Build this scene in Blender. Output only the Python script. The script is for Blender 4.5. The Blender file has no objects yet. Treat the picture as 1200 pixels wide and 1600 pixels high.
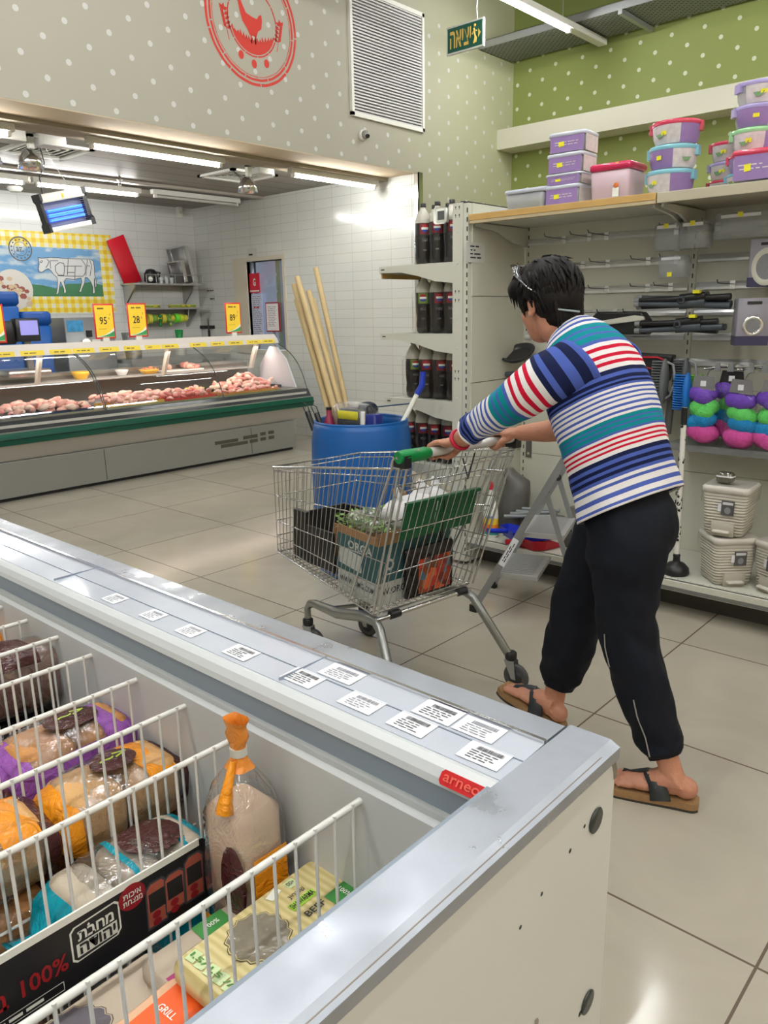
import bpy, bmesh, math, random
from mathutils import Vector, Matrix, Euler, noise as mnoise
random.seed(7)
PI = math.pi
SC = bpy.context.scene
COL = SC.collection

# ---------------------------------------------------------------- camera
cd = bpy.data.cameras.new('camera'); cam = bpy.data.objects.new('camera', cd); COL.objects.link(cam)
cd.sensor_fit = 'HORIZONTAL'; cd.sensor_width = 36.0; cd.lens = 1220.4/1200*36.0
cd.clip_start = 0.02; cd.clip_end = 100
_r = Vector((0.74460839, 0.66723156, -0.0189839)); _u = Vector((-0.15097794, 0.19605332, 0.9689008)); _f = Vector((-0.65020305, 0.71858551, -0.24672019))
_m = Matrix(((_r.x, _u.x, -_f.x), (_r.y, _u.y, -_f.y), (_r.z, _u.z, -_f.z))).to_4x4()
_m.translation = (5.15727, -2.38853, 1.41361)
cam.matrix_world = _m
SC.camera = cam
SC.view_settings.view_transform = 'Standard'; SC.view_settings.look = 'None'
SC.view_settings.gamma = 1.0; SC.view_settings.use_curve_mapping = False
SC.view_settings.exposure = 0.08
SC.cycles.max_bounces = 7; SC.cycles.diffuse_bounces = 3; SC.cycles.glossy_bounces = 3
SC.cycles.transmission_bounces = 4; SC.cycles.transparent_max_bounces = 16
SC.cycles.sample_clamp_indirect = 4.0; SC.cycles.caustics_reflective = False; SC.cycles.caustics_refractive = False

# ---------------------------------------------------------------- light
W = bpy.data.worlds.new('world'); SC.world = W; W.use_nodes = True
W.node_tree.nodes['Background'].inputs[0].default_value = (0.9, 0.95, 1.0, 1)
W.node_tree.nodes['Background'].inputs[1].default_value = 0.25

def area(name, loc, sx, sy, power, color=(1, 0.98, 0.94), rot=(0, 0, 0)):
    l = bpy.data.lights.new(name, 'AREA'); l.shape = 'RECTANGLE'; l.size = sx; l.size_y = sy
    l.energy = power; l.color = color
    o = bpy.data.objects.new(name, l); o.location = loc; o.rotation_euler = rot; COL.objects.link(o)
    return o
# rows of fluorescent tubes run along y under the shop ceiling; the glowing tubes themselves light the room
TUBE_POWER = 112.0
BAY_POWER = 92.0
SHOP_TUBES = [(1.02, 4.27), (2.3, 0.5), (2.3, -1.2)]+[(x, y) for x in (3.3, 5.3, 7.3) for y in (-5.0, -3.9, -2.6, -1.2, 0.5, 2.45, 4.27)]  # second and third tubes are unseen extras, added to brighten the aisle floor
# warm lamp under the counter canopy
area('counter_tube_light', (-1.62, 1.85, 1.09), 0.05, 3.0, 9, (1.0, 0.78, 0.66))

# ---------------------------------------------------------------- materials
MATS = {}
def M(name, col=(0.8, 0.8, 0.8), rough=0.5, metal=0.0, noise=0.0, nscale=8.0, bump=0.0, bscale=60.0, emit=None, estr=0.0,
      alpha=1.0, trans=0.0, ior=1.45, coat=0.0, sub=0.0, spec=0.5):
    if name in MATS: return MATS[name]
    m = bpy.data.materials.new(name); m.use_nodes = True; nt = m.node_tree; b = nt.nodes['Principled BSDF']
    c4 = (*col, 1)
    b.inputs['Base Color'].default_value = c4; b.inputs['Roughness'].default_value = rough; b.inputs['Metallic'].default_value = metal
    b.inputs['IOR'].default_value = ior; b.inputs['Alpha'].default_value = alpha
    b.inputs['Transmission Weight'].default_value = trans; b.inputs['Coat Weight'].default_value = coat
    b.inputs['Specular IOR Level'].default_value = spec
    if sub:
        b.inputs['Subsurface Weight'].default_value = sub; b.inputs['Subsurface Radius'].default_value = (0.02, 0.008, 0.004)
    if emit:
        b.inputs['Emission Color'].default_value = (*emit, 1); b.inputs['Emission Strength'].default_value = estr
    tc = None
    if noise or bump:
        tc = nt.nodes.new('ShaderNodeTexCoord')
    if noise:
        n = nt.nodes.new('ShaderNodeTexNoise'); n.inputs['Scale'].default_value = nscale; n.inputs['Detail'].default_value = 5
        nt.links.new(tc.outputs['Object'], n.inputs['Vector'])
        mx = nt.nodes.new('ShaderNodeMix'); mx.data_type = 'RGBA'
        mx.inputs['A'].default_value = tuple(max(0, v*(1-noise)) for v in col)+(1,)
        mx.inputs['B'].default_value = tuple(min(1, v*(1+noise)) for v in col)+(1,)
        nt.links.new(n.outputs['Fac'], mx.inputs['Factor']); nt.links.new(mx.outputs['Result'], b.inputs['Base Color'])
    if bump:
        n = nt.nodes.new('ShaderNodeTexNoise'); n.inputs['Scale'].default_value = bscale; n.inputs['Detail'].default_value = 3
        nt.links.new(tc.outputs['Object'], n.inputs['Vector'])
        bp = nt.nodes.new('ShaderNodeBump'); bp.inputs['Strength'].default_value = bump; bp.inputs['Distance'].default_value = 0.01
        nt.links.new(n.outputs['Fac'], bp.inputs['Height']); nt.links.new(bp.outputs['Normal'], b.inputs['Normal'])
    MATS[name] = m
    return m
def nodes(m):
    return m.node_tree, m.node_tree.nodes['Principled BSDF']
def film(name, tint=(1, 1, 1), alpha=0.25, rough=0.08, gloss=0.06):
    """thin clear plastic or glass sheet"""
    if name in MATS: return MATS[name]
    m = bpy.data.materials.new(name); m.use_nodes = True; nt = m.node_tree
    nt.nodes.remove(nt.nodes['Principled BSDF'])
    out = nt.nodes['Material Output']; tr = nt.nodes.new('ShaderNodeBsdfTransparent'); tr.inputs[0].default_value = (*tint, 1)
    gl = nt.nodes.new('ShaderNodeBsdfGlossy'); gl.inputs['Roughness'].default_value = rough
    df = nt.nodes.new('ShaderNodeBsdfDiffuse'); df.inputs[0].default_value = (*tint, 1)
    lw = nt.nodes.new('ShaderNodeLayerWeight'); lw.inputs[0].default_value = 0.5
    pw = nt.nodes.new('ShaderNodeMath'); pw.operation = 'POWER'; pw.inputs[1].default_value = 4.0; nt.links.new(lw.outputs['Facing'], pw.inputs[0])
    fr = nt.nodes.new('ShaderNodeMath'); fr.operation = 'MULTIPLY_ADD'; fr.inputs[1].default_value = 0.85; fr.inputs[2].default_value = gloss; nt.links.new(pw.outputs[0], fr.inputs[0])
    mp = nt.nodes.new('ShaderNodeMixShader'); mp.inputs[0].default_value = alpha
    mq = nt.nodes.new('ShaderNodeMixShader')
    nt.links.new(tr.outputs[0], mp.inputs[1]); nt.links.new(df.outputs[0], mp.inputs[2])
    nt.links.new(fr.outputs[0], mq.inputs[0]); nt.links.new(mp.outputs[0], mq.inputs[1]); nt.links.new(gl.outputs[0], mq.inputs[2])
    nt.links.new(mq.outputs[0], out.inputs['Surface'])
    MATS[name] = m
    return m

def sr(r, g, b):
    """8 bit colour to linear"""
    f = lambda v: (v/255/12.92) if v/255 <= 0.04045 else ((v/255+0.055)/1.055)**2.4
    return (f(r), f(g), f(b))

# ---------------------------------------------------------------- mesh helpers
def V(*a): return Vector(a)
def frame(d, up=None):
    d = Vector(d).normalized(); up = Vector(up) if up is not None else (V(0, 0, 1) if abs(d.z) < 0.95 else V(1, 0, 0))
    x = up.cross(d)
    if x.length < 1e-6: x = V(1, 0, 0).cross(d)
    x.normalize(); y = d.cross(x).normalized()
    return x, y, d
class MB:
    def __init__(s): s.v = []; s.f = []; s.mi = []; s.sm = []; s.m = 0
    def add(s, vs, fs, smooth=False):
        o = len(s.v); s.v += [tuple(p) for p in vs]
        for f in fs: s.f.append([o+i for i in f]); s.mi.append(s.m); s.sm.append(smooth)
        return s
    def mat(s, i): s.m = i; return s
    def box(s, x0, x1, y0, y1, z0, z1, mtx=None):
        p = [V(x, y, z) for z in (z0, z1) for y in (y0, y1) for x in (x0, x1)]
        if mtx is not None: p = [mtx @ q for q in p]
        return s.add(p, [(0, 2, 3, 1), (4, 5, 7, 6), (0, 1, 5, 4), (2, 6, 7, 3), (0, 4, 6, 2), (1, 3, 7, 5)])
    def rbox(s, x0, x1, y0, y1, z0, z1, r=0.01, n=3, mtx=None, taper=1.0):
        """box with rounded vertical corners and softened top/bottom; taper scales the bottom"""
        cx, cy = (x0+x1)/2, (y0+y1)/2; hx, hy = (x1-x0)/2, (y1-y0)/2
        e = min(r*0.5, (z1-z0)*0.25)
        def ring(z, ins, k):
            o = []
            for qx, qy, a0 in ((1, 1, 0), (-1, 1, PI/2), (-1, -1, PI), (1, -1, 1.5*PI)):
                for i in range(n+1):
                    a = a0+i/n*PI/2
                    o.append(V(cx+(qx*(hx-r)+math.cos(a)*(r-ins))*k, cy+(qy*(hy-r)+math.sin(a)*(r-ins))*k, z))
            return o
        rs = [ring(z0, e, taper), ring(z0+e, 0, taper), ring(z1-e, 0, 1), ring(z1, e, 1)]
        if mtx is not None: rs = [[mtx @ q for q in R] for R in rs]
        return s.loft(rs, cap=True, smooth=True)
    def loft(s, rings, cap=True, smooth=True, closed=True):
        n = len(rings[0]); vs = [p for R in rings for p in R]; fs = []
        for i in range(len(rings)-1):
            for j in range(n if closed else n-1):
                k = (j+1) % n
                fs.append((i*n+j, i*n+k, (i+1)*n+k, (i+1)*n+j))
        s.add(vs, fs, smooth)
        if cap and closed:
            s.add(rings[0], [tuple(range(n))[::-1]]); s.add(rings[-1], [tuple(range(n))])
        return s
    def cyl(s, p0, p1, r0, r1=None, n=12, cap=True, smooth=True):
        p0, p1 = Vector(p0), Vector(p1); r1 = r0 if r1 is None else r1
        x, y, d = frame(p1-p0)
        R = lambda p, r: [p+x*math.cos(2*PI*i/n)*r+y*math.sin(2*PI*i/n)*r for i in range(n)]
        return s.loft([R(p0, r0), R(p1, r1)], cap, smooth)
    def tube(s, pts, r, n=6, closed=False, cap=True, radii=None, flat=None):
        pts = [Vector(p) for p in pts]; rings = []; m = len(pts); px = None
        for i, p in enumerate(pts):
            a = pts[(i-1) % m] if (i or closed) else p; b = pts[(i+1) % m] if (i < m-1 or closed) else p
            d = (b-a).normalized()
            if px is None: x, y, _ = frame(d)
            else:
                x = px-d*px.dot(d)
                x = x.normalized() if x.length > 1e-5 else frame(d)[0]
                y = d.cross(x)
            px = x; rr = radii[i] if radii else r
            fy = flat or 1.0
            rings.append([p+x*math.cos(2*PI*k/n)*rr+y*math.sin(2*PI*k/n)*rr*fy for k in range(n)])
        if closed: rings.append(rings[0])
        return s.loft(rings, cap and not closed, True)
    def lathe(s, prof, o=(0, 0, 0), n=20, axis=None, cap=True, sx=1.0, sy=1.0, mtx=None):
        o = Vector(o)
        if axis is None: x, y, d = V(1, 0, 0), V(0, 1, 0), V(0, 0, 1)
        else: x, y, d = frame(axis)
        rs = [[o+x*math.cos(2*PI*i/n)*r*sx+y*math.sin(2*PI*i/n)*r*sy+d*z for i in range(n)] for r, z in prof]
        if mtx is not None: rs = [[mtx @ q for q in R] for R in rs]
        return s.loft(rs, cap, True)
    def prism(s, poly, a, b, c, o=(0, 0, 0), d=0.01):
        """poly of (u,v) in axes a,b extruded along c by d from o"""
        o, a, b, c = Vector(o), Vector(a), Vector(b), Vector(c)
        P0 = [o+a*u+b*v for u, v in poly]; P1 = [p+c*d for p in P0]; n = len(poly)
        s.add(P0+P1, [tuple(range(n))[::-1], tuple(range(n, 2*n))]+[(i, (i+1) % n, n+(i+1) % n, n+i) for i in range(n)])
        return s
    def quad(s, a, b, c, d): return s.add([a, b, c, d], [(0, 1, 2, 3)])
    def ball(s, c, r, n=12, m=8, sx=1, sy=1, sz=1, mtx=None):
        c = Vector(c); rings = []
        for i in range(1, m):
            t = PI*i/m
            rings.append([V(math.sin(t)*math.cos(2*PI*j/n)*r*sx, math.sin(t)*math.sin(2*PI*j/n)*r*sy, -math.cos(t)*r*sz) for j in range(n)])
        T = (lambda q: c+(mtx @ q if mtx is not None else q))
        rings = [[T(q) for q in R] for R in rings]
        s.loft(rings, False, True); k = len(rings)
        s.add([T(V(0, 0, -r*sz))]+rings[0], [(0, 1+(j+1) % n, 1+j) for j in range(n)], True)
        s.add([T(V(0, 0, r*sz))]+rings[-1], [(0, 1+j, 1+(j+1) % n) for j in range(n)], True)
        return s
    def mesh(s, name, mats):
        me = bpy.data.meshes.new(name); me.from_pydata(s.v, [], s.f)
        for m in (mats if isinstance(mats, (list, tuple)) else [mats]): me.materials.append(m)
        me.polygons.foreach_set('material_index', s.mi); me.polygons.foreach_set('use_smooth', s.sm)
        me.update(); return me
    def build(s, name, mats, parent=None, merge=False, bevel=0.0, sub=0, loc=None, rot=None):
        me = s.mesh(name, mats)
        if merge or bevel:
            bm = bmesh.new(); bm.from_mesh(me)
            bmesh.ops.remove_doubles(bm, verts=bm.verts, dist=1e-5)
            bmesh.ops.recalc_face_normals(bm, faces=bm.faces)
            if bevel:
                ed = [e for e in bm.edges if len(e.link_faces) == 2 and e.calc_face_angle(0) > 0.6]
                bmesh.ops.bevel(bm, geom=ed, offset=bevel, segments=2, affect='EDGES', profile=0.6)
            bm.to_mesh(me); bm.free()
        o = bpy.data.objects.new(name, me); COL.objects.link(o)
        if parent is not None: o.parent = parent
        if loc is not None: o.location = loc
        if rot is not None: o.rotation_euler = rot
        if sub:
            md = o.modifiers.new('sub', 'SUBSURF'); md.levels = sub; md.render_levels = sub
        return o
def thing(name, label, cat, loc=(0, 0, 0), rz=0.0, group=None, rot=None):
    o = bpy.data.objects.new(name, None); COL.objects.link(o); o.empty_display_size = 0.05
    o.location = loc; o.rotation_euler = rot if rot is not None else (0, 0, rz)
    return tag(o, label, cat, group)
def tag(o, label=None, cat=None, group=None, kind=None):
    if label: o['label'] = label
    if cat: o['category'] = cat
    if group: o['group'] = group
    if kind: o['kind'] = kind
    return o
def struct(name, mb, mats, label=None, **k):
    o = mb.build(name, mats, **k); o['kind'] = 'structure'
    if label: o['label'] = label
    return o
_kids = {}
def kids(o): return [c for c in bpy.data.objects if c.parent == o]
def dup(o, loc=None, rz=None, label=None, group=None, rot=None, scale=None):
    c = o.copy(); COL.objects.link(c)
    if loc is not None: c.location = loc
    if rz is not None: c.rotation_euler = (0, 0, rz)
    if rot is not None: c.rotation_euler = rot
    if scale is not None: c.scale = scale
    if label: c['label'] = label
    if group: c['group'] = group
    for ch in kids(o):
        d = ch.copy(); COL.objects.link(d); d.parent = c
        for g in kids(ch):
            e = g.copy(); COL.objects.link(e); e.parent = d
    return c
TEXTS = {}
def text_mesh(s, depth=0.0, bold=0.0, shear=0.0):
    key = (s, depth, bold, shear)
    if key in TEXTS: return TEXTS[key]
    cu = bpy.data.curves.new('lettering', 'FONT'); cu.body = s; cu.size = 1.0; cu.extrude = depth; cu.offset = bold; cu.shear = shear
    cu.resolution_u = 2; cu.align_x = 'CENTER'; cu.align_y = 'CENTER'
    o = bpy.data.objects.new('lettering', cu); COL.objects.link(o)
    dg = bpy.context.evaluated_depsgraph_get(); me = bpy.data.meshes.new_from_object(o.evaluated_get(dg))
    bpy.data.objects.remove(o); bpy.data.curves.remove(cu)
    TEXTS[key] = me
    return me
def text(s, o, right, up, h, mat, parent=None, name='lettering', width=None, bold=0.0, lift=0.0006, tagk=None):
    """flat lettering centred at o, letter height h (cap ~0.7h), in the plane of right/up; width squeezes it"""
    me = text_mesh(s, 0.0, bold).copy(); me.materials.clear(); me.materials.append(mat)
    right = Vector(right).normalized(); up = Vector(up); up = (up-right*up.dot(right)).normalized(); n = right.cross(up)
    xs = [v.co.x for v in me.vertices]; ys = [v.co.y for v in me.vertices]
    if not xs: return None
    wx = max(xs)-min(xs); cx = (max(xs)+min(xs))/2; cy = (max(ys)+min(ys))/2; hy = max(ys)-min(ys)
    kx = (width/wx) if width else h/hy; ky = h/hy
    O = Vector(o)+n*lift
    for v in me.vertices:
        v.co = O+right*((v.co.x-cx)*kx)+up*((v.co.y-cy)*ky)
    ob = bpy.data.objects.new(name, me); COL.objects.link(ob)
    if parent is not None: ob.parent = parent
    return ob
def text_into(mb, mi, s, o, right, up, h, width=None, bold=0.0, lift=0.0006):
    """the same lettering added to a mesh builder"""
    me = text_mesh(s, 0.0, bold)
    right = Vector(right).normalized(); up = Vector(up); up = (up-right*up.dot(right)).normalized(); n = right.cross(up)
    xs = [v.co.x for v in me.vertices]; ys = [v.co.y for v in me.vertices]
    if not xs: return
    wx = max(xs)-min(xs); cx = (max(xs)+min(xs))/2; cy = (max(ys)+min(ys))/2; hy = max(ys)-min(ys)
    kx = (width/wx) if width else h/hy; ky = h/hy; O = Vector(o)+n*lift
    m0 = mb.m; mb.m = mi
    mb.add([O+right*((v.co.x-cx)*kx)+up*((v.co.y-cy)*ky) for v in me.vertices], [tuple(p.vertices) for p in me.polygons])
    mb.m = m0
def scribble(mb, mi, o, right, up, w, h, rows, lift=0.0006, fill=0.55, rnd=random):
    """rows of small printed marks, as fine print reads from afar"""
    right = Vector(right).normalized(); up = Vector(up).normalized(); n = right.cross(up); O = Vector(o)+n*lift
    m0 = mb.m; mb.m = mi; dh = h/rows
    for i in range(rows):
        y = h/2-dh*(i+0.5); x = -w/2+rnd.random()*w*0.08
        while x < w/2*0.9:
            l = dh*(0.8+rnd.random()*2.2)
            if x+l > w/2: break
            mb.quad(O+right*x+up*(y-dh*fill/2), O+right*(x+l)+up*(y-dh*fill/2), O+right*(x+l)+up*(y+dh*fill/2), O+right*x+up*(y+dh*fill/2))
            x += l+dh*0.55
    mb.m = m0
def barcode(mb, mi, o, right, up, w, h, lift=0.0006, rnd=random):
    right = Vector(right).normalized(); up = Vector(up).normalized(); n = right.cross(up); O = Vector(o)+n*lift
    m0 = mb.m; mb.m = mi; x = -w/2
    while x < w/2:
        l = w*(0.012+0.03*rnd.random())
        mb.quad(O+right*x-up*h/2, O+right*(x+l)-up*h/2, O+right*(x+l)+up*h/2, O+right*x+up*h/2)
        x += l+w*(0.012+0.02*rnd.random())
    mb.m = m0
def remesh(mb, name, mats, parent=None, voxel=0.004, smooth=2, loc=None):
    """union of overlapping closed shapes as one continuous smooth skin"""
    me = mb.mesh(name, mats); o = bpy.data.objects.new(name, me); COL.objects.link(o)
    r = o.modifiers.new('r', 'REMESH'); r.mode = 'VOXEL'; r.voxel_size = voxel; r.use_smooth_shade = True
    if smooth:
        s = o.modifiers.new('s', 'SMOOTH'); s.iterations = smooth; s.factor = 0.5
    dg = bpy.context.evaluated_depsgraph_get(); m2 = bpy.data.meshes.new_from_object(o.evaluated_get(dg))
    o.modifiers.clear(); o.data = m2; bpy.data.meshes.remove(me); m2.name = name
    if parent is not None: o.parent = parent
    if loc is not None: o.location = loc
    return o
# ---------------------------------------------------------------- shell materials
def plane_vec(nt, a, b):
    """object coordinates reordered to (a, b, 0)"""
    tc = nt.nodes.new('ShaderNodeTexCoord'); sp = nt.nodes.new('ShaderNodeSeparateXYZ'); cb = nt.nodes.new('ShaderNodeCombineXYZ')
    nt.links.new(tc.outputs['Object'], sp.inputs[0])
    nt.links.new(sp.outputs[a], cb.inputs[0]); nt.links.new(sp.outputs[b], cb.inputs[1])
    return cb.outputs[0]
def math_node(nt, op, a, b=None, c=None):
    n = nt.nodes.new('ShaderNodeMath'); n.operation = op
    for i, v in enumerate((a, b, c)):
        if v is None: continue
        if isinstance(v, (int, float)): n.inputs[i].default_value = v
        else: nt.links.new(v, n.inputs[i])
    return n.outputs[0]
def mixc(nt, fac, A, B):
    mx = nt.nodes.new('ShaderNodeMix'); mx.data_type = 'RGBA'
    if isinstance(fac, (int, float)): mx.inputs['Factor'].default_value = fac
    else: nt.links.new(fac, mx.inputs['Factor'])
    for k, v in (('A', A), ('B', B)):
        if isinstance(v, tuple): mx.inputs[k].default_value = v if len(v) == 4 else (*v, 1)
        else: nt.links.new(v, mx.inputs[k])
    return mx.outputs['Result']
def brick_mat(name, a, b, w, h, mortar, c1, c2, cm, rough, offset=0.0, bump=0.15, nz=0.0, org=(0, 0)):
    m = M(name, c1, rough); nt, bs = nodes(m)
    v = plane_vec(nt, a, b); mp = nt.nodes.new('ShaderNodeMapping'); nt.links.new(v, mp.inputs[0]); mp.inputs['Location'].default_value = (org[0], org[1], 0)
    br = nt.nodes.new('ShaderNodeTexBrick'); nt.links.new(mp.outputs[0], br.inputs['Vector'])
    br.offset = offset; br.squash = 1.0
    br.inputs['Scale'].default_value = 1; br.inputs['Brick Width'].default_value = w; br.inputs['Row Height'].default_value = h
    br.inputs['Mortar Size'].default_value = mortar; br.inputs['Mortar Smooth'].default_value = 0.1; br.inputs['Bias'].default_value = 0
    br.inputs['Color1'].default_value = (*c1, 1); br.inputs['Color2'].default_value = (*c2, 1); br.inputs['Mortar'].default_value = (*cm, 1)
    col = br.outputs['Color']
    if nz:
        n = nt.nodes.new('ShaderNodeTexNoise'); n.inputs['Scale'].default_value = 1.7; n.inputs['Detail'].default_value = 8; n.inputs['Distortion'].default_value = 2.5
        nt.links.new(v, n.inputs['Vector'])
        rp = nt.nodes.new('ShaderNodeMapRange'); rp.inputs['From Min'].default_value = 0.35; rp.inputs['From Max'].default_value = 0.7
        rp.inputs['To Min'].default_value = 1-nz; rp.inputs['To Max'].default_value = 1+nz
        nt.links.new(n.outputs['Fac'], rp.inputs['Value'])
        vm = nt.nodes.new('ShaderNodeVectorMath'); vm.operation = 'SCALE'; nt.links.new(col, vm.inputs[0]); nt.links.new(rp.outputs[0], vm.inputs['Scale'])
        col = vm.outputs[0]
    nt.links.new(col, bs.inputs['Base Color'])
    bp = nt.nodes.new('ShaderNodeBump'); bp.invert = True; bp.inputs['Strength'].default_value = bump; bp.inputs['Distance'].default_value = 0.004
    nt.links.new(br.outputs['Fac'], bp.inputs['Height']); nt.links.new(bp.outputs['Normal'], bs.inputs['Normal'])
    return m
def dot_mat(name, a, base, dots, u0, v0, du=0.155, dv=0.239, r=0.0195, vmax=4.12, grad=None):
    """painted wall with staggered white dots"""
    m = M(name, base, 0.6); nt, bs = nodes(m)
    tc = nt.nodes.new('ShaderNodeTexCoord'); sp = nt.nodes.new('ShaderNodeSeparateXYZ'); nt.links.new(tc.outputs['Object'], sp.inputs[0])
    u = math_node(nt, 'DIVIDE', math_node(nt, 'SUBTRACT', sp.outputs[a], u0), du)
    k = math_node(nt, 'ROUND', u)
    fu = math_node(nt, 'MULTIPLY', math_node(nt, 'SUBTRACT', u, k), du)
    odd = math_node(nt, 'MODULO', math_node(nt, 'ABSOLUTE', k), 2.0)
    vv = math_node(nt, 'DIVIDE', math_node(nt, 'SUBTRACT', sp.outputs['Z'], v0), dv)
    vv = math_node(nt, 'ADD', vv, math_node(nt, 'MULTIPLY', odd, 0.5))
    fv = math_node(nt, 'MULTIPLY', math_node(nt, 'SUBTRACT', vv, math_node(nt, 'ROUND', vv)), dv)
    d = math_node(nt, 'SQRT', math_node(nt, 'ADD', math_node(nt, 'MULTIPLY', fu, fu), math_node(nt, 'MULTIPLY', fv, fv)))
    inside = math_node(nt, 'LESS_THAN', d, r)
    inside = math_node(nt, 'MULTIPLY', inside, math_node(nt, 'LESS_THAN', sp.outputs['Z'], vmax))
    n = nt.nodes.new('ShaderNodeTexNoise'); n.inputs['Scale'].default_value = 1.2; n.inputs['Detail'].default_value = 6; nt.links.new(tc.outputs['Object'], n.inputs['Vector'])
    b2 = tuple(v*0.9 for v in base)
    c = mixc(nt, n.outputs['Fac'], base, b2)
    if grad:  # base colour blends to a greener tone towards the corner
        g = nt.nodes.new('ShaderNodeMapRange'); g.inputs['From Min'].default_value = grad[0]; g.inputs['From Max'].default_value = grad[1]
        nt.links.new(sp.outputs[a], g.inputs['Value']); c = mixc(nt, g.outputs[0], c, grad[2])
    nt.links.new(mixc(nt, inside, c, dots), bs.inputs['Base Color'])
    return m
grime = sr(96, 88, 74)
m_floor = brick_mat('polished_floor_tile', 'X', 'Y', 0.8, 0.8, 0.0035, sr(176, 168, 153), sr(171, 163, 148), sr(104, 92, 80), 0.13, bump=0.2, nz=0.045)
m_tileX = brick_mat('white_wall_tile_end', 'X', 'Z', 0.283, 0.0975, 0.0016, sr(216, 217, 211), sr(212, 213, 207), sr(172, 170, 164), 0.12, org=(0.115, 0.0))
m_tileY = brick_mat('white_wall_tile_side', 'Y', 'Z', 0.283, 0.0975, 0.0016, sr(212, 213, 210), sr(208, 209, 206), sr(172, 171, 168), 0.12)
m_cream = dot_mat('cream_wall_paint', 'Y', sr(169, 164, 149), sr(196, 196, 192), 0.133, 3.019, grad=(3.4, 5.6, sr(176, 177, 141)))
m_green = dot_mat('green_wall_paint', 'X', sr(146, 156, 88), sr(214, 218, 194), 1.536, 3.56)
m_plain = M('beige_plaster', sr(196, 178, 152), 0.8, spec=.1)
m_beige_ceil = M('ceiling_paint', sr(128, 126, 116), 0.8)
m_white = M('white_paint', sr(226, 224, 216), 0.5)
m_offwhite = M('offwhite_enamel', sr(205, 204, 192), 0.4)
m_chrome = M('chrome', (0.78, 0.78, 0.78), 0.16, 1.0)
m_steel = M('brushed_steel', (0.55, 0.55, 0.54), 0.32, 1.0, noise=0.08, nscale=30)
m_black = M('black_plastic', (0.012, 0.012, 0.013), 0.4)
m_dark = M('dark_void', (0.02, 0.02, 0.022), 0.7)
m_tube = M('tube_glow', (1, 1, 1), 0.5, emit=(0.98, 1.0, 0.99), estr=TUBE_POWER); m_btube = M('bay_tube_glow', (1, 1, 1), 0.5, emit=(1.0, 1.0, 0.97), estr=BAY_POWER)

XS, YT, YG, XM = -0.069, 3.95, 5.64, -3.8
# floor
b = MB(); b.quad((-4.2, -6, 0), (9, -6, 0), (9, 6, 0), (-4.2, 6, 0)); struct('floor', b, m_floor)
# the cream wall: header over the butcher's opening, then the full wall to the corner
b = MB(); b.box(XS-0.36, XS, -6, YT, 2.735, 4.6); b.box(XS-0.36, XS, YT, YG, 0, 4.6)
o = struct('wall_left', b, [m_cream])
b = MB(); b.box(XS-0.355, XS-0.002, -6, YT, 2.728, 2.736); struct('trim_1', b, m_plain)
b = MB(); b.box(-4.2, 9, YG, YG+0.2, 0, 4.6); struct('wall_back', b, m_green)
b = MB(); b.box(8.8, 9, -6, YG, 0, 4.6); struct('wall_right', b, m_plain)
b = MB(); b.box(-4.2, 9, -6.2, -6, 0, 4.6); struct('wall_front', b, m_white)
b = MB(); b.box(XS, 9, -6, YG, 4.6, 4.7); struct('ceiling', b, m_beige_ceil)
# boxed beam across the green wall
b = MB(); b.box(XS, 8.8, 5.34, YG, 3.115, 3.315); struct('trim_2', b, M('beam_paint', sr(214, 210, 192), 0.6))
# butcher's bay
DX0, DX1, DZ = -2.76, -2.10, 2.05
b = MB()
b.box(XM-0.2, DX0, YT, YT+0.14, 0, 2.8); b.box(DX1, XS-0.36, YT, YT+0.14, 0, 2.8); b.box(DX0, DX1, YT, YT+0.14, DZ, 2.8)
b.box(XS-0.36, XS-0.012, YT-0.012, YT, 0, 2.735)
struct('wall_end', b, m_tileX)
b = MB(); b.box(XM-0.2, XM, -6, YT+0.14, 0, 2.8); struct('wall_mural', b, m_tileY)
m_slat = brick_mat('ceiling_slats', 'X', 'Y', 0.30, 9.0, 0.008, sr(150, 144, 134), sr(140, 135, 126), sr(84, 80, 74), 0.5, bump=0.3)
b = MB(); b.box(XM, XS-0.36, -6, YT, 2.76, 2.8); nodes(m_slat)[1].inputs['Specular IOR Level'].default_value = .25; struct('ceiling_bay', b, m_slat)
b = MB(); b.box(XS-0.62, XS-0.36, -6, YT, 2.70, 2.76); struct('trim_3', b, M('bay_ledge', sr(170, 160, 140), 0.7, spec=.1))
b = MB(); b.box(-2.93, -2.80, -6, YT, 2.715, 2.76); b.box(-2.45, -2.38, -6, YT, 2.735, 2.76); struct('trim_4', b, M('bay_ceiling_rail', sr(168, 160, 148), 0.4))
# metal edge on the tiled return
b = MB(); b.box(XS-0.012, XS+0.045, YT-0.018, YT-0.008, 0, 2.735); b.box(XS+0.035, XS+0.045, YT-0.018, YT+0.05, 0, 2.735)
struct('trim_5', b, m_chrome)
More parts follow.
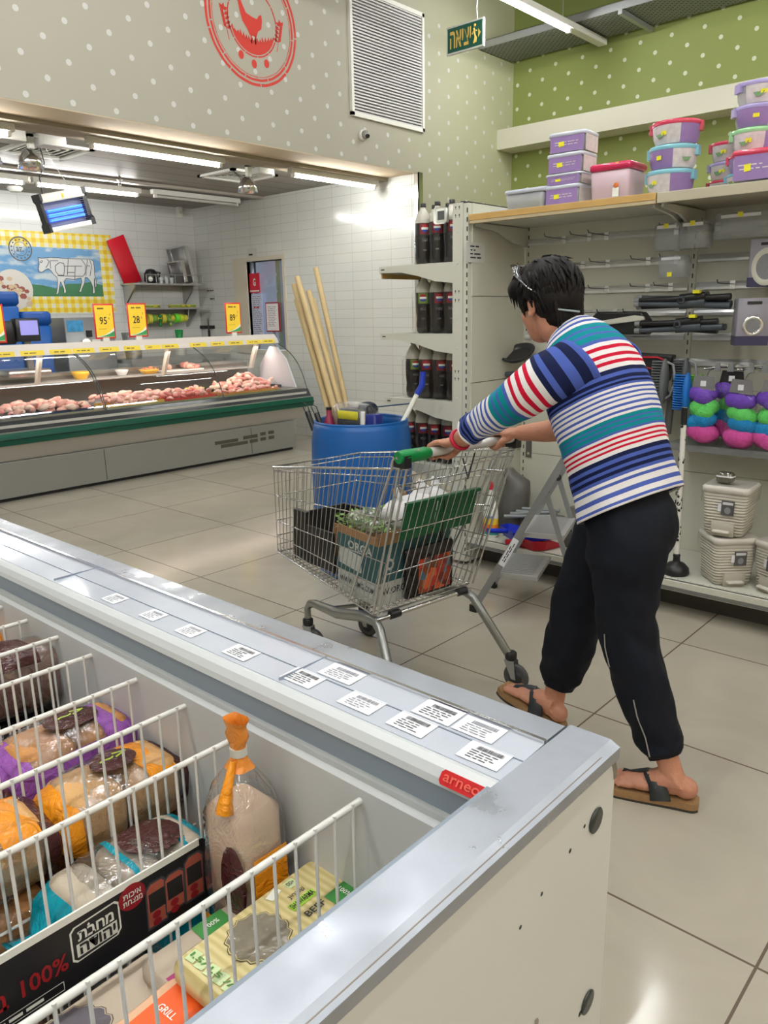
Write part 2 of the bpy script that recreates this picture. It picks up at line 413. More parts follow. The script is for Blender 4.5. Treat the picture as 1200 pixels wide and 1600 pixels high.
# hatch opening with its frame, reveal and the room beyond
b = MB()
b.box(DX0-0.27, DX0, YT-0.012, YT+0.14, 1.0, DZ+0.05); b.box(DX1, DX1+0.04, YT-0.012, YT+0.14, 1.0, DZ+0.05); b.box(DX0, DX1, YT-0.012, YT+0.14, DZ, DZ+0.05)
b.box(DX0-0.27, DX1+0.04, YT-0.02, YT+0.14, 0.96, 1.0)
struct('trim_6', b, M('hatch_frame', sr(206, 198, 180), 0.5))
b = MB(); b.box(DX0, DX1, YT, YT+0.14, 0, 0.96); struct('wall_hatch', b, m_tileX)
area('passage_light', (-2.2, YT+0.7, 2.7), 0.6, 0.3, 60, (0.92, 0.95, 1.0))
b = MB(); b.box(-4.0, -0.45, YT+1.6, YT+1.69, 0, 2.8); struct('wall_passage', b, M('passage_paint', sr(150, 152, 160), 0.6))
win = thing('window_1', None, None, (0, 0, 0)); win['kind'] = 'structure'
b = MB(); b.box(DX0, DX1, YT+0.06, YT+0.068, 1.0, DZ); b.build('pane', film('window_glass', (0.85, 0.9, 1.0), 0.06), win)
b = MB(); b.box(DX0, DX0+0.025, YT+0.045, YT+0.085, 1.0, DZ); b.build('window_frame', M('window_metal', sr(170, 172, 175), 0.35, 0.6), win)
# things seen through the hatch: grey hood with a green band
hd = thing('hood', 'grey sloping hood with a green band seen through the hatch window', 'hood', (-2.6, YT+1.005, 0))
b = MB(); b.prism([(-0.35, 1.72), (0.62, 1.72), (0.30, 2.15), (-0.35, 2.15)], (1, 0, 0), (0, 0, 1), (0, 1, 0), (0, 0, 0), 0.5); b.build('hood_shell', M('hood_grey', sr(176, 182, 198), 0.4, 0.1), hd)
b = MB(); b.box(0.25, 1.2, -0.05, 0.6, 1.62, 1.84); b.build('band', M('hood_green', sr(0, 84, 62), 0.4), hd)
b = MB(); b.box(-0.36, 1.2, -0.06, 0.59, 1.58, 1.72); b.build('under_panel', M('hood_under', sr(60, 62, 66), 0.5), hd)  # dark grey panel along the bottom of the hood
cb = thing('work_cabinet', 'grey steel work cabinet seen through the hatch window', 'cabinet', (-2.3, YT+1.3, 0))
b = MB(); b.rbox(-0.8, 0.9, -0.2, 0.25, 0.0, 1.3, 0.02); b.build('body', M('cabinet_grey', sr(110, 112, 118), 0.4, 0.5), cb)
b = MB(); b.box(-0.82, 0.92, -0.22, 0.26, 1.3, 1.34); b.build('worktop', m_steel, cb)

# air grille
g = thing('vent_grille', 'large white louvred air grille high on the cream wall', 'vent', (XS, 3.55, 3.62))
b = MB(); b.box(0, 0.03, -0.505, -0.475, -0.51, 0.51); b.box(0, 0.03, 0.475, 0.505, -0.51, 0.51); b.box(0, 0.03, -0.505, 0.505, 0.48, 0.515); b.box(0, 0.03, -0.505, 0.505, -0.515, -0.48)
b.build('frame', m_white, g)
b = MB()
for i in range(38):
    z = -0.475+0.95*i/37
    b.box(-0.002, 0.018, -0.476, 0.476, z-0.004, z+0.009, Matrix.Translation((0, 0, 0)))
b.build('louvre', M('louvre_paint', sr(205, 204, 202), 0.4), g)['kind'] = 'stuff'
b = MB(); b.box(-0.003, 0.001, -0.476, 0.476, -0.48, 0.48); b.build('backing', M('louvre_dark', sr(96, 88, 92), 0.6), g)
# dome camera
c = thing('security_camera', 'small white dome security camera on the cream wall below the grille', 'camera', (XS, 3.19, 2.965))
b = MB(); b.lathe([(0.045, 0), (0.05, 0.012), (0.04, 0.03)], (0, 0, 0), 20, (1, 0, 0)); b.build('base', m_white, c)
b = MB(); b.ball((0.045, 0, 0), 0.038, 14, 10); b.build('dome', M('camera_grey', sr(150, 148, 140), 0.3), c)
b = MB(); b.cyl((0.06, -0.005, -0.01), (0.088, -0.012, -0.02), 0.02, 0.017, 14); b.build('lens', m_black, c)
# chicken stencil (vinyl, flat on the wall)
st = thing('wall_decal', 'round red farm decal with a hen, wheat ears and three dots on the cream wall', 'wall decal', (XS+0.0015, 1.99, 3.6))
m_red = M('decal_red', sr(196, 52, 40), 0.55)
def arc_band(b, r0, r1, a0, a1, n=10, wob=0.0, seed=0):
    rs = random.Random(seed)
    for i in range(n):
        t0, t1 = a0+(a1-a0)*i/n, a0+(a1-a0)*(i+1)/n
        w0 = wob*math.sin(i*1.7+seed); w1 = wob*math.sin((i+1)*1.7+seed)
        p = lambda r, t: (0, r*math.sin(t), r*math.cos(t))
        b.quad(p(r0+w0, t0), p(r0+w1, t1), p(r1+w1*0.4, t1), p(r1+w0*0.4, t0))
rd = random.Random(3)
b = MB(); 
for R0, R1, segs in ((0.425, 0.446, 9), (0.392, 0.410, 11), (0.377, 0.382, 7)):
    a = rd.random()
    for k in range(segs):
        L = 2*PI/segs; arc_band(b, R0, R1, a+k*L, a+(k+1)*L-0.022, 8, 0.0015, k)
b.build('ring', m_red, st)
b = MB(); a = 0.4
for k in range(12): arc_band(b, 0.232, 0.243, a+k*PI/6, a+(k+1)*PI/6-0.03, 5, 0.001, k)
b.build('inner_ring', m_red, st)
def poly_yz(b, pts): b.add([(0, y, z) for y, z in pts], [tuple(range(len(pts)))])
b = MB()
hen = [(-0.145, 0.165), (-0.16, 0.12), (-0.135, 0.115), (-0.12, 0.05), (-0.10, -0.01), (-0.055, -0.06), (-0.035, -0.095), (0.03, -0.098), (0.05, -0.055), (0.085, -0.03), (0.095, 0.03), (0.09, 0.07), (0.065, 0.058), (0.045, 0.03), (0.0, 0.035), (-0.06, 0.05), (-0.085, 0.09), (-0.11, 0.135), (-0.115, 0.165), (-0.13, 0.18)]
poly_yz(b, hen)
for y in (-0.02, 0.02): b.quad((0, y-0.006, -0.15), (0, y+0.006, -0.15), (0, y+0.006, -0.09), (0, y-0.006, -0.09))
b.build('hen', m_red, st)
b = MB(); n = 26; top = []
for i in range(n+1):
    y = -0.215+0.43*i/n; top.append((y, -0.065-0.075*math.cos(y/0.215*PI/2)+(0.022 if i % 2 else 0)))
low = [(0.225*math.sin(t), -0.225*math.cos(t)) for t in [PI/2*0.82*(1-2*i/16) for i in range(17)]]
for i in range(16):
    ya, yb = -0.213+0.426*i/16, -0.213+0.426*(i+1)/16
    lo = lambda y: -math.sqrt(max(0, 0.224**2-y*y)); hi = lambda y: max(lo(y)+0.001, -0.075-0.055*math.cos(y/0.215*PI/2))
    b.quad((0, ya, lo(ya)), (0, yb, lo(yb)), (0, yb, hi(yb)), (0, ya, hi(ya)))
    b.add([(0, ya, hi(ya)-0.002), (0, yb, hi(yb)-0.002), (0, (ya+yb)/2+rd.uniform(-.01, .01), hi((ya+yb)/2)+rd.uniform(0.015, 0.04))], [(0, 1, 2)])
b.build('grass', m_red, st)
for i, (y, z) in enumerate(((-0.13, -0.25), (-0.005, -0.29), (0.12, -0.265))):
    b = MB(); b.add([(0, y+0.026*math.cos(t*PI/8), z+0.031*math.sin(t*PI/8)) for t in range(16)], [tuple(range(16))]); b.build('dot', m_red, st)
for sgn in (-1, 1):
    b = MB(); y0, z0 = sgn*0.235, -0.17
    if sgn > 0: z0 = -0.16
    b.quad((0, y0-0.003, z0), (0, y0+0.003, z0), (0, y0+sgn*0.05+0.002, z0+0.21), (0, y0+sgn*0.05-0.002, z0+0.21))
    for k in range(5):
        for s2 in (-1, 1, 0):
            t = 0.35+k*0.14; cy, cz = y0+sgn*0.05*t, z0+0.21*t; ang = s2*0.9-sgn*0.2
            if s2 == 0 and k < 4: continue
            dy, dz = math.sin(ang), math.cos(ang); L, w = 0.05, 0.014
            b.add([(0, cy, cz), (0, cy+dy*L/2+dz*w, cz+dz*L/2-dy*w), (0, cy+dy*L, cz+dz*L), (0, cy+dy*L/2-dz*w, cz+dz*L/2+dy*w)], [(0, 1, 2, 3)])
    b.build('wheat_ear', m_red, st)
# exit sign
e = thing('exit_sign', 'hanging green exit sign with yellow Hebrew letters and a running figure', 'sign', (0.48, 4.0, 3.81))
b = MB(); b.box(-0.205, 0.205, -0.012, 0.012, -0.115, 0.115); b.build('frame', M('sign_frame', sr(196, 196, 190), 0.4), e)
b = MB(); b.box(-0.19, 0.19, -0.014, 0.014, -0.10, 0.10); b.build('panel', M('sign_green', sr(24, 82, 66), 0.35), e)
my = M('sign_yellow', sr(214, 176, 84), 0.5)
text('האיצי'[0:1]+'איצי', (-0.045, -0.0145, 0), (1, 0, 0), (0, 0, 1), 0.14, my, e, width=0.235, bold=0.02)
b = MB()
b.tube([(0.105, -0.016, 0.045), (0.112, -0.016, 0.0), (0.118, -0.016, -0.03), (0.105, -0.016, -0.075)], 0.008, 6)
b.tube([(0.114, -0.016, -0.01), (0.13, -0.016, -0.035), (0.122, -0.016, -0.07)], 0.007, 6)
b.tube([(0.085, -0.016, 0.0), (0.108, -0.016, 0.03), (0.135, -0.016, 0.02)], 0.006, 6); b.ball((0.112, -0.016, 0.068), 0.013, 8, 6, sy=0.3)
b.add([(0.15, -0.0145, 0.035), (0.15, -0.0145, -0.035), (0.178, -0.0145, 0.0)], [(0, 1, 2)])
b.build('running_figure', my, e)
b = MB(); b.tube([(0.13, 0, 0.113), (0.12, 0, 0.2), (0.133, 0, 0.35), (0.11, 0, 0.5), (0.10, 0, 0.79)], 0.006, 6); b.build('cord', m_white, e)
# cable tray
t = thing('cable_tray', 'galvanised perforated cable tray under the ceiling along the green wall', 'cable tray', (XS, 5.27, 4.02))
m_galv = brick_mat('galvanised', 'X', 'Y', 0.06, 0.03, 0.006, sr(150, 152, 150), sr(138, 140, 138), sr(58, 60, 58), 0.45, offset=0.5, bump=0.1)
b = MB(); b.box(0.02, 8.5, -0.3, 0.3, 0.0, 0.004); b.build('tray_floor', m_galv, t)
m_galv2 = M('galvanised_rim', sr(176, 178, 180), 0.4, 0.7)
b = MB(); b.box(0.02, 8.5, -0.302, -0.298, 0, 0.07); b.box(0.02, 8.5, -0.302, -0.27, 0.066, 0.07); b.box(0.02, 8.5, 0.298, 0.302, 0, 0.07); b.build('rim', m_galv2, t)
for x in (1.55, 3.4, 5.5):
    b = MB(); b.box(x, x+0.04, -0.33, 0.34, -0.045, -0.005); b.build('bracket', m_galv2, t)
b = MB()
for i in range(7):
    y = -0.2+i*0.06; b.tube([(0.1, y, 0.03), (2, y+0.02, 0.035), (5, y-0.02, 0.03), (8.4, y, 0.035)], 0.017, 6)
b.build('cable', m_dark, t)['kind'] = 'stuff'
# ceiling tube fixtures of the shop
def tube_fixture(name, label, loc, L, group=None, hang=0.0, cap=True, housing=None):
    t = thing(name, label, 'light', loc, 0, group)
    h = housing or (L/2+0.06, L/2+0.06)
    b = MB(); b.box(-0.045, 0.045, -h[0], h[1], 0.0, 0.055); b.build('housing', m_white, t, bevel=0.006)
    b = MB(); b.cyl((0, -L/2, -0.017), (0, L/2, -0.017), 0.016, n=8); b.build('tube', m_tube, t)
    for y in (-L/2-0.03, L/2): b = MB(); b.box(-0.02, 0.02, y, y+0.03, -0.035, 0.0); b.build('socket', m_white, t)
    if hang:
        for y in (-L/2+0.1, L/2-0.1): b = MB(); b.cyl((0, y, 0.05), (0, y, hang), 0.004, n=6); b.build('hanger', m_steel, t)
    return t
vis = tube_fixture('tube_light', 'lit ceiling tube light hanging in front of the cable tray, top of the photo', (1.02, 4.27, 3.95), 1.2, 'shop ceiling tube lights', 0.65, housing=(0.66, 1.3))
tb0 = None
for x, y in SHOP_TUBES:
    if (x, y) == (1.02, 4.27): continue
    if tb0 is None: tb0 = tube_fixture('tube_light', 'ceiling tube light of the shop, outside the photo frame', (x, y, 3.95), 1.2, 'shop ceiling tube lights', 0.65)
    else: dup(tb0, (x, y, 3.95))
# ================================================================ butcher's bay
def arc_pts(p0, p1, bulge, n=8):
    """points (x,z) from p0 to p1 bowed outwards"""
    (x0, z0), (x1, z1) = p0, p1; dx, dz = x1-x0, z1-z0; L = math.hypot(dx, dz); nx, nz = dz/L, -dx/L
    return [(x0+dx*t+nx*bulge*math.sin(PI*t), z0+dz*t+nz*bulge*math.sin(PI*t)) for t in [i/n for i in range(n+1)]]
CY0, CY1 = -1.3, 3.33
ctr = thing('meat_counter', 'long glass-fronted butcher display counter with a dark green bumper rail', 'counter', (0, 0, 0))
m_panel = M('counter_panel', sr(150, 149, 146), 0.35, 0.4, noise=0.05, nscale=3)
m_light = M('counter_apron', sr(190, 186, 180), 0.35, 0.2)
b = MB(); b.box(-2.15, -1.17, CY0, 3.2, 0.03, 0.318); b.build('base', m_panel, ctr, bevel=0.004)
b = MB(); b.box(-2.1, -1.2, CY0, 3.18, 0.0, 0.03); b.build('plinth', m_dark, ctr)
b = MB(); b.prism([(-2.15, 0.32), (-1.19, 0.32), (-1.07, 0.46), (-1.07, 0.62), (-2.15, 0.62)], (1, 0, 0), (0, 0, 1), (0, 1, 0), (0, CY0, 0), 3.3-CY0); b.build('apron', m_light, ctr)
for y in (0.98, 2.6, -0.6):
    b = MB(); b.box(-1.171, -1.168, y, y+0.004, 0.04, 0.31); b.build('panel_joint', m_dark, ctr)
for k, (y0, y1, z) in enumerate(((2.15, 2.43, 0.205), (2.22, 2.55, 0.165), (2.72, 2.79, 0.225), (2.83, 2.9, 0.228), (2.72, 2.79, 0.172), (2.83, 2.9, 0.175), (2.50, 2.68, 0.215), (2.58, 2.68, 0.168))):
    b = MB(); b.box(-1.172, -1.165, y0, y1, z-0.016, z+0.016); b.build('vent_slot', M('vent_slot', sr(72, 70, 64), 0.5), ctr)
b = MB(); b.prism([(-1.08, 0.462), (-1.035, 0.468), (-1.025, 0.515), (-1.035, 0.562), (-1.08, 0.566)], (1, 0, 0), (0, 0, 1), (0, 1, 0), (0, CY0, 0), 3.36-CY0); b.build('bumper', M('bumper_green', sr(0, 72, 56), 0.3), ctr)
b = MB(); b.box(-1.045, -1.02, CY0, 3.362, 0.512, 0.518); b.build('bumper_groove', M('groove', sr(4, 30, 24), 0.5), ctr)
b = MB(); b.prism([(-1.09, 0.566), (-1.05, 0.566), (-1.10, 0.648), (-1.12, 0.648)], (1, 0, 0), (0, 0, 1), (0, 1, 0), (0, CY0, 0), 3.35-CY0); b.build('front_strip', M('smoked_strip', sr(52, 54, 56), 0.12), ctr)
b = MB(); b.box(-1.062, -1.045, CY0, 3.35, 0.563, 0.572); b.build('strip_edge', M('strip_edge', sr(170, 172, 170), 0.25, 0.6), ctr)
# inside
b = MB(); b.box(-2.05, -1.1, CY0, 3.3, 0.62, 0.655); b.build('deck', M('deck_steel', sr(120, 116, 112), 0.3, 0.6), ctr)
b = MB(); b.box(-2.12, -2.05, CY0, 3.3, 0.62, 0.90); b.build('back_panel', M('counter_back', sr(140, 132, 124), 0.35, 0.3), ctr)
b = MB(); b.box(-2.1, -1.80, CY0, 3.2, 0.855, 0.87); b.build('shelf', M('counter_shelf', sr(190, 190, 188), 0.25, 0.3), ctr)
b = MB(); b.box(-2.2, -2.05, CY0, 3.25, 0.90, 0.93); b.build('worktop', m_steel, ctr)
for y in (0.72, 2.0, 3.1):
    b = MB(); b.prism([(-1.78, 0.86), (-1.73, 0.86), (-1.60, 1.14), (-1.66, 1.14)], (1, 0, 0), (0, 0, 1), (0, 1, 0), (0, y, 0), 0.03); b.build('canopy_post', m_offwhite, ctr)
# canopy
b = MB(); b.prism([(-1.55, 1.165), (-1.53, 1.12), (-1.545, 1.118), (-1.60, 1.165), (-1.92, 1.17), (-1.92, 1.205), (-1.60, 1.215)], (1, 0, 0), (0, 0, 1), (0, 1, 0), (0, CY0, 0), 3.34-CY0); b.build('canopy', M('canopy_white', sr(214, 206, 198), 0.3), ctr)
rs = random.Random(5); y = -1.2; m_stk = M('price_yellow', sr(232, 205, 60), 0.5); m_ink = M('print_grey', sr(120, 104, 50), 0.6)
while y < 3.25:
    L = rs.choice((0.17, 0.19, 0.2, 0.36))
    if y+L > 3.32: break
    b = MB(); R = V(0, 1, 0); U_ = V(-0.02, 0, 0.045).normalized()
    c = V(-1.5385, y+L/2, 1.143); b.quad(c-R*L/2-U_*0.022, c+R*L/2-U_*0.022, c+R*L/2+U_*0.022, c-R*L/2+U_*0.022)
    scribble(b, 1, c, R, U_, L*0.7, 0.02, 1, 0.0008, 0.5, rs)
    b.build('price_sticker', [m_stk, m_ink], ctr); y += L+rs.choice((0.01, 0.05, 0.13))
# curved glass panes and their ribs
gp = arc_pts((-1.10, 0.648), (-1.54, 1.118), 0.085, 10)
m_glass = film('counter_glass', (0.95, 0.97, 0.96), 0.015, 0.03)
edges = [CY0, 1.0, 2.24, 3.34]
for y0, y1 in zip(edges, edges[1:]):
    b = MB(); b.loft([[V(x, y0+0.008, z) for x, z in gp], [V(x, y1-0.008, z) for x, z in gp]], False, True, closed=False); b.build('glass_pane', m_glass, ctr)
m_rib = M('glass_edge', sr(70, 82, 80), 0.2, 0.3)
for y in (0.992, 1.012, 2.24, 3.335):
    b = MB(); b.tube([(x+0.001, y, z) for x, z in gp], 0.005, 6); b.build('glass_rib', m_rib, ctr)
b = MB(); b.add([(x, 3.335, z) for x, z in gp]+[(-2.0, 3.335, 1.118), (-2.0, 3.335, 0.648)], [tuple(range(len(gp)+2))]); b.build('end_glass', m_glass, ctr)
b = MB(); b.prism([(-1.22, 0.66), (-1.36, 0.95), (-1.50, 1.08), (-1.62, 1.08), (-1.80, 0.88), (-1.80, 0.66)], (1, 0, 0), (0, 0, 1), (0, 1, 0), (0, 3.28, 0), 0.02); b.build('end_panel', M('end_panel_white', sr(214, 214, 222), 0.3), ctr)
for y0, y1 in ((CY0, 0.98), (1.02, 2.22), (2.26, 3.2)):
    b = MB(); b.box(-1.135, -1.12, y0, y1, 0.648, 0.668); b.build('inner_ledge', m_chrome, ctr)
b = MB(); b.cyl((-1.60, 0.35, 1.150), (-1.60, 3.3, 1.150), 0.012, n=8); b.build('lamp_tube', M('warm_tube', (1, 1, 1), 0.5, emit=(1, 0.86, 0.76), estr=9), ctr)
# meat
def lumps(b, x0, x1, y0, y1, z, n, r, rs, flat=0.45, layers=1):
    for i in range(n):
        c = (rs.uniform(x0, x1), rs.uniform(y0, y1), z+rs.uniform(0, layers*r))
        m = Euler((rs.uniform(-.5, .5), rs.uniform(-.5, .5), rs.uniform(0, 6.28))).to_matrix()
        b.mat(rs.randrange(3)); b.ball(c, r*rs.uniform(.55, 1.0), 9, 6, 1.0, rs.uniform(.55, .9), flat*rs.uniform(.7, 1.3), m)
    b.mat(0)
m_meats = [M('meat_pink', sr(232, 168, 158), 0.3, coat=0.3), M('meat_red', sr(212, 120, 112), 0.3, coat=0.3), M('meat_pale', sr(236, 190, 176), 0.3, coat=0.3)]
m_chk = [M('chicken_pink', sr(232, 170, 156), 0.3, coat=0.3), M('chicken_pale', sr(238, 200, 182), 0.3, coat=0.3), M('chicken_rose', sr(224, 146, 136), 0.3, coat=0.3)]
def tray(x0, x1, y0, y1, label, n, r, col, mats, seed, tc=(150, 150, 150), layers=1):
    rs = random.Random(seed); t = thing('meat_tray', label, 'meat tray', ((x0+x1)/2, (y0+y1)/2, 0.656)); hx, hy = (x1-x0)/2, (y1-y0)/2
    b = MB(); b.box(-hx, hx, -hy, hy, 0, 0.006)
    for q in ((-hx, -hx+.006, -hy, hy), (hx-.006, hx, -hy, hy), (-hx, hx, -hy, -hy+.006), (-hx, hx, hy-.006, hy)): b.box(*q, 0, 0.03)
    b.build('tray', M('tray_%d_%d_%d' % tc, sr(*tc), 0.3), t)
    b = MB(); lumps(b, -hx*.85, hx*.85, -hy*.93, hy*.93, 0.022, n, r, rs, 0.5, layers); b.build('sliced_meat', mats, t)['kind'] = 'stuff'
    return t
tray(-1.44, -1.15, -0.55, 0.22, 'tray of red minced meat at the left end of the counter', 46, 0.045, None, [m_meats[1], m_meats[0], m_meats[1]], 1, (160, 150, 150))
tray(-1.42, -1.15, 0.27, 0.92, 'dark blue-rimmed tray of pale pink fillets left of the first glass joint', 44, 0.055, None, m_chk, 2, (28, 44, 72), 1)
tray(-1.75, -1.47, 0.30, 0.95, 'second row tray of pale pink cutlets behind the blue-rimmed tray', 40, 0.055, None, [m_meats[2], m_chk[0], m_meats[0]], 3, (170, 160, 150), 1)
tray(-1.40, -1.15, 1.05, 1.62, 'yellow-rimmed tray of pink marbled slices just right of the first glass joint', 44, 0.05, None, [m_meats[2], m_meats[0], m_meats[0]], 4, (200, 160, 60), 1)
tray(-1.40, -1.15, 1.66, 2.2, 'red tray of pink slices left of the second glass joint', 44, 0.05, None, m_meats, 6, (190, 50, 50), 1)
tray(-1.72, -1.43, 1.1, 2.15, 'long back tray of pale pink slices between the two glass joints', 52, 0.055, None, [m_meats[2], m_meats[0], m_chk[0]], 7, (150, 150, 150), 1)
tray(-1.36, -1.15, 2.27, 3.0, 'low tray of flat pink cuts in front of the chicken', 40, 0.045, None, m_meats, 8, (196, 130, 60), 0.4)
tray(-1.78, -1.38, 2.50, 3.22, 'black tray under the heap of raw chicken pieces', 20, 0.05, None, m_chk, 9, (40, 40, 42), 0.5)
rs = random.Random(21); proto = []
for k in range(3):
    t = thing('chicken_piece', 'raw pink chicken piece in the heap at the right end of the counter', 'chicken', (0, 0, 0), 0, 'chicken pieces heaped in the counter')
    b = MB(); b.ball((0, 0, 0), 0.045, 10, 7, 1.1, 0.8, 0.6); b.ball((0.05, 0.01, 0), 0.026, 8, 6, 1.5, 0.8, 0.8); b.build('flesh', m_chk[k], t); proto.append(t)
for i in range(44):
    t = i/44.; a = rs.uniform(0, 6.28); q = math.sqrt(rs.random()); x = -1.56+0.17*q*math.cos(a); y = 2.85+0.34*q*math.sin(a); z = 0.70+0.13*(1-q)*rs.uniform(.5, 1.1)
    rot = (rs.uniform(-.6, .6), rs.uniform(-.6, .6), rs.uniform(0, 6.28))
    if i < 3: proto[i].location = (x, y, z); proto[i].rotation_euler = rot
    else: dup(proto[i % 3], (x, y, z), rot=rot)
def bowl(loc, r, h, col, label, fill=None, name='bowl'):
    t = thing(name, label, 'bowl', loc)
    b = MB(); b.lathe([(r*.6, 0), (r*.9, h*.6), (r, h), (r*.96, h), (r*.85, h*.6), (r*.55, 0.006)], n=20); b.build('shell', M('bowl_%d_%d_%d' % col, sr(*col), 0.3), t)
    if fill:
        b = MB(); lumps(b, -r*.6, r*.6, -r*.6, r*.6, h*.8, 14, r*.28, random.Random(int(r*1000)), .6, .6); b.build('filling', fill, t)['kind'] = 'stuff'
    return t
bowl((-1.9, 1.22, 0.87), 0.085, 0.07, (240, 190, 60), 'yellow bowl on the inner counter shelf beside the first glass joint')
bowl((-1.93, 1.66, 0.872), 0.065, 0.055, (240, 240, 236), 'small white bowl on the inner counter shelf')
bowl((-1.88, 1.93, 0.871), 0.10, 0.045, (244, 190, 70), 'shallow yellow bowl of orange mince on the inner shelf', [M('mince_orange', sr(226, 140, 96), .5)]*3)
bowl((-1.66, 2.30, 0.662), 0.10, 0.05, (214, 190, 90), 'wide yellow dish on the deck left of the chicken heap', m_chk, 'dish')
t = thing('meat_plate', 'white platter with pink meat on the inner shelf right of the yellow bowls', 'plate', (-1.93, 2.32, 0.871))
b = MB(); b.rbox(-0.09, 0.09, -0.26, 0.26, 0, 0.018, 0.04); b.build('platter', m_white, t)
b = MB(); lumps(b, -0.05, 0.05, -0.18, 0.2, 0.035, 14, 0.045, random.Random(2), .7, .5); b.build('meat', m_chk, t)['kind'] = 'stuff'
# price signs on the canopy
m_sred = M('sign_red', sr(205, 40, 36), 0.4); m_syel = M('sign_yellow_card', sr(246, 208, 62), 0.45); m_swh = M('sign_white', sr(236, 236, 226), 0.4); m_sgr = M('sign_swoosh', sr(60, 150, 90), 0.4)
m_ptxt = M('print_black', (0.02, 0.02, 0.02), 0.5)
def price_sign(y, z0, num, label, w=0.205, h=0.315, tilt=0.0, small='2', x=-1.70, yaw=0.0):
    t = thing('price_sign', label, 'price sign', (x, y, z0), rot=(tilt, 0, yaw))
    b = MB(); b.rbox(-0.004, 0.0, -w/2, w/2, 0, h, 0.002, 1); b.build('frame', m_sred, t)
    R, U_ = V(0, 1, 0), V(0, 0, 1); b = MB()
    iw, ih = w-0.028, h-0.03
    b.quad((0.002, -iw/2, 0.015), (0.002, iw/2, 0.015), (0.002, iw/2, 0.015+ih), (0.002, -iw/2, 0.015+ih))
    b.build('card', m_syel, t)
    b = MB()
    for i in range(8):
        u0, u1 = i/8, (i+1)/8; f = lambda u: 0.017+0.075*u**2.4
        b.mat(0); b.quad((0.003, -iw/2+iw*u0, 0.017), (0.003, -iw/2+iw*u1, 0.017), (0.003, -iw/2+iw*u1, f(u1)+0.008), (0.003, -iw/2+iw*u0, f(u0)+0.008))
        g = lambda u: 0.017+0.05*u**2
        b.mat(1); b.quad((0.004, -iw/2+iw*u0, 0.019), (0.004, -iw/2+iw*u1, 0.019), (0.004, -iw/2+iw*u1, g(u1)+0.003), (0.004, -iw/2+iw*u0, g(u0)+0.003))
    b.build('swoosh', [m_swh, m_sgr], t)
    b = MB(); c = V(0.003, 0, 0.015+ih*0.52)
    text_into(b, 0, num, c+R*(-0.012), R, U_, 0.068, width=0.072, bold=0.01)
    text_into(b, 0, '0', c+R*0.045+U_*0.018, R, U_, 0.02, width=0.012); text_into(b, 0, small, c+R*0.058+U_*0.055, R, U_, 0.018, width=0.012)
    b.m = 0; b.build('price', m_ptxt, t)
    b = MB(); scribble(b, 0, V(0.003, 0, 0.015+ih*0.9), R, U_, iw*0.75, 0.022, 1, 0.0005, .6, random.Random(hash(num) % 99)); scribble(b, 0, V(0.003, -0.02, 0.015+ih*0.26), R, U_, iw*0.5, 0.008, 1, 0.0005, .4, random.Random(3))
    b.build('small_print', M('print_olive', sr(120, 100, 40), 0.6), t)
    b = MB(); b.box(-0.012, 0.006, -0.03, 0.03, -0.028, 0.01); b.build('clip', m_white, t)
    return t
price_sign(0.40, 1.232, '49', 'price sign at the very left edge of the photo, mostly cut off', tilt=0.0)
price_sign(1.405, 1.232, '95', 'red-framed yellow price sign reading 95 on the counter top')
price_sign(1.745, 1.236, '28', 'red-framed yellow price sign reading 28, beside the 95 sign', tilt=0.0)
price_sign(2.878, 1.236, '89', 'red-framed yellow price sign reading 89, right of the other price signs')
# notice in a red frame by the hatch
t = thing('notice_board', 'white printed notice in a dark red frame standing in front of the hatch', 'notice', (-2.30, 3.93, 1.0))
b = MB(); b.box(-0.125, 0.125, -0.004, 0.004, 0.22, 0.565); b.build('frame', M('dark_red', sr(150, 30, 48), 0.4), t)
b = MB(); b.quad((-0.11, -0.006, 0.235), (0.11, -0.006, 0.235), (0.11, -0.006, 0.55), (-0.11, -0.006, 0.55)); scribble(b, 1, V(0, -0.006, 0.40), (1, 0, 0), (0, 0, 1), 0.16, 0.24, 12, 0.001, .3, random.Random(8)); b.build('sheet', [M('paper', sr(232, 226, 226), 0.6), M('print_mid', sr(110, 104, 108), 0.6)], t)
b = MB(); b.box(-0.02, 0.02, 0.0, 0.01, 0.0, 0.24); b.build('stem', m_steel, t)
t = thing('poster', 'red poster with a white letter mark on the hatch window', 'poster', (-2.665, 3.975, 1.80))
b = MB(); b.box(-0.10, 0.10, -0.002, 0.002, -0.115, 0.115); b.build('sheet', M('poster_red', sr(200, 36, 58), 0.5), t)
text('G', (0.0, -0.003, 0.01), (1, 0, 0), (0, 0, 1), 0.09, m_swh, t, width=0.05, bold=0.03)
b = MB(); b.box(-0.085, 0.085, -0.004, -0.0025, -0.10, -0.085); b.build('white_rule', m_swh, t)
t = thing('paper_list', 'long white printed list hanging below the red poster', 'list', (-2.64, 3.975, 1.42))
b = MB(); b.box(-0.10, 0.10, -0.002, 0.002, -0.25, 0.25); scribble(b, 1, V(0, -0.0025, 0), (1, 0, 0), (0, 0, 1), 0.17, 0.46, 20, 0.0006, .3, random.Random(9)); scribble(b, 2, V(0, -0.0025, 0.09), (1, 0, 0), (0, 0, 1), 0.12, 0.03, 1, 0.001, .6, random.Random(4)); b.build('sheet', [M('paper_blue', sr(196, 202, 222), 0.6), M('print_mid', sr(110, 104, 108), 0.6), m_sred], t)
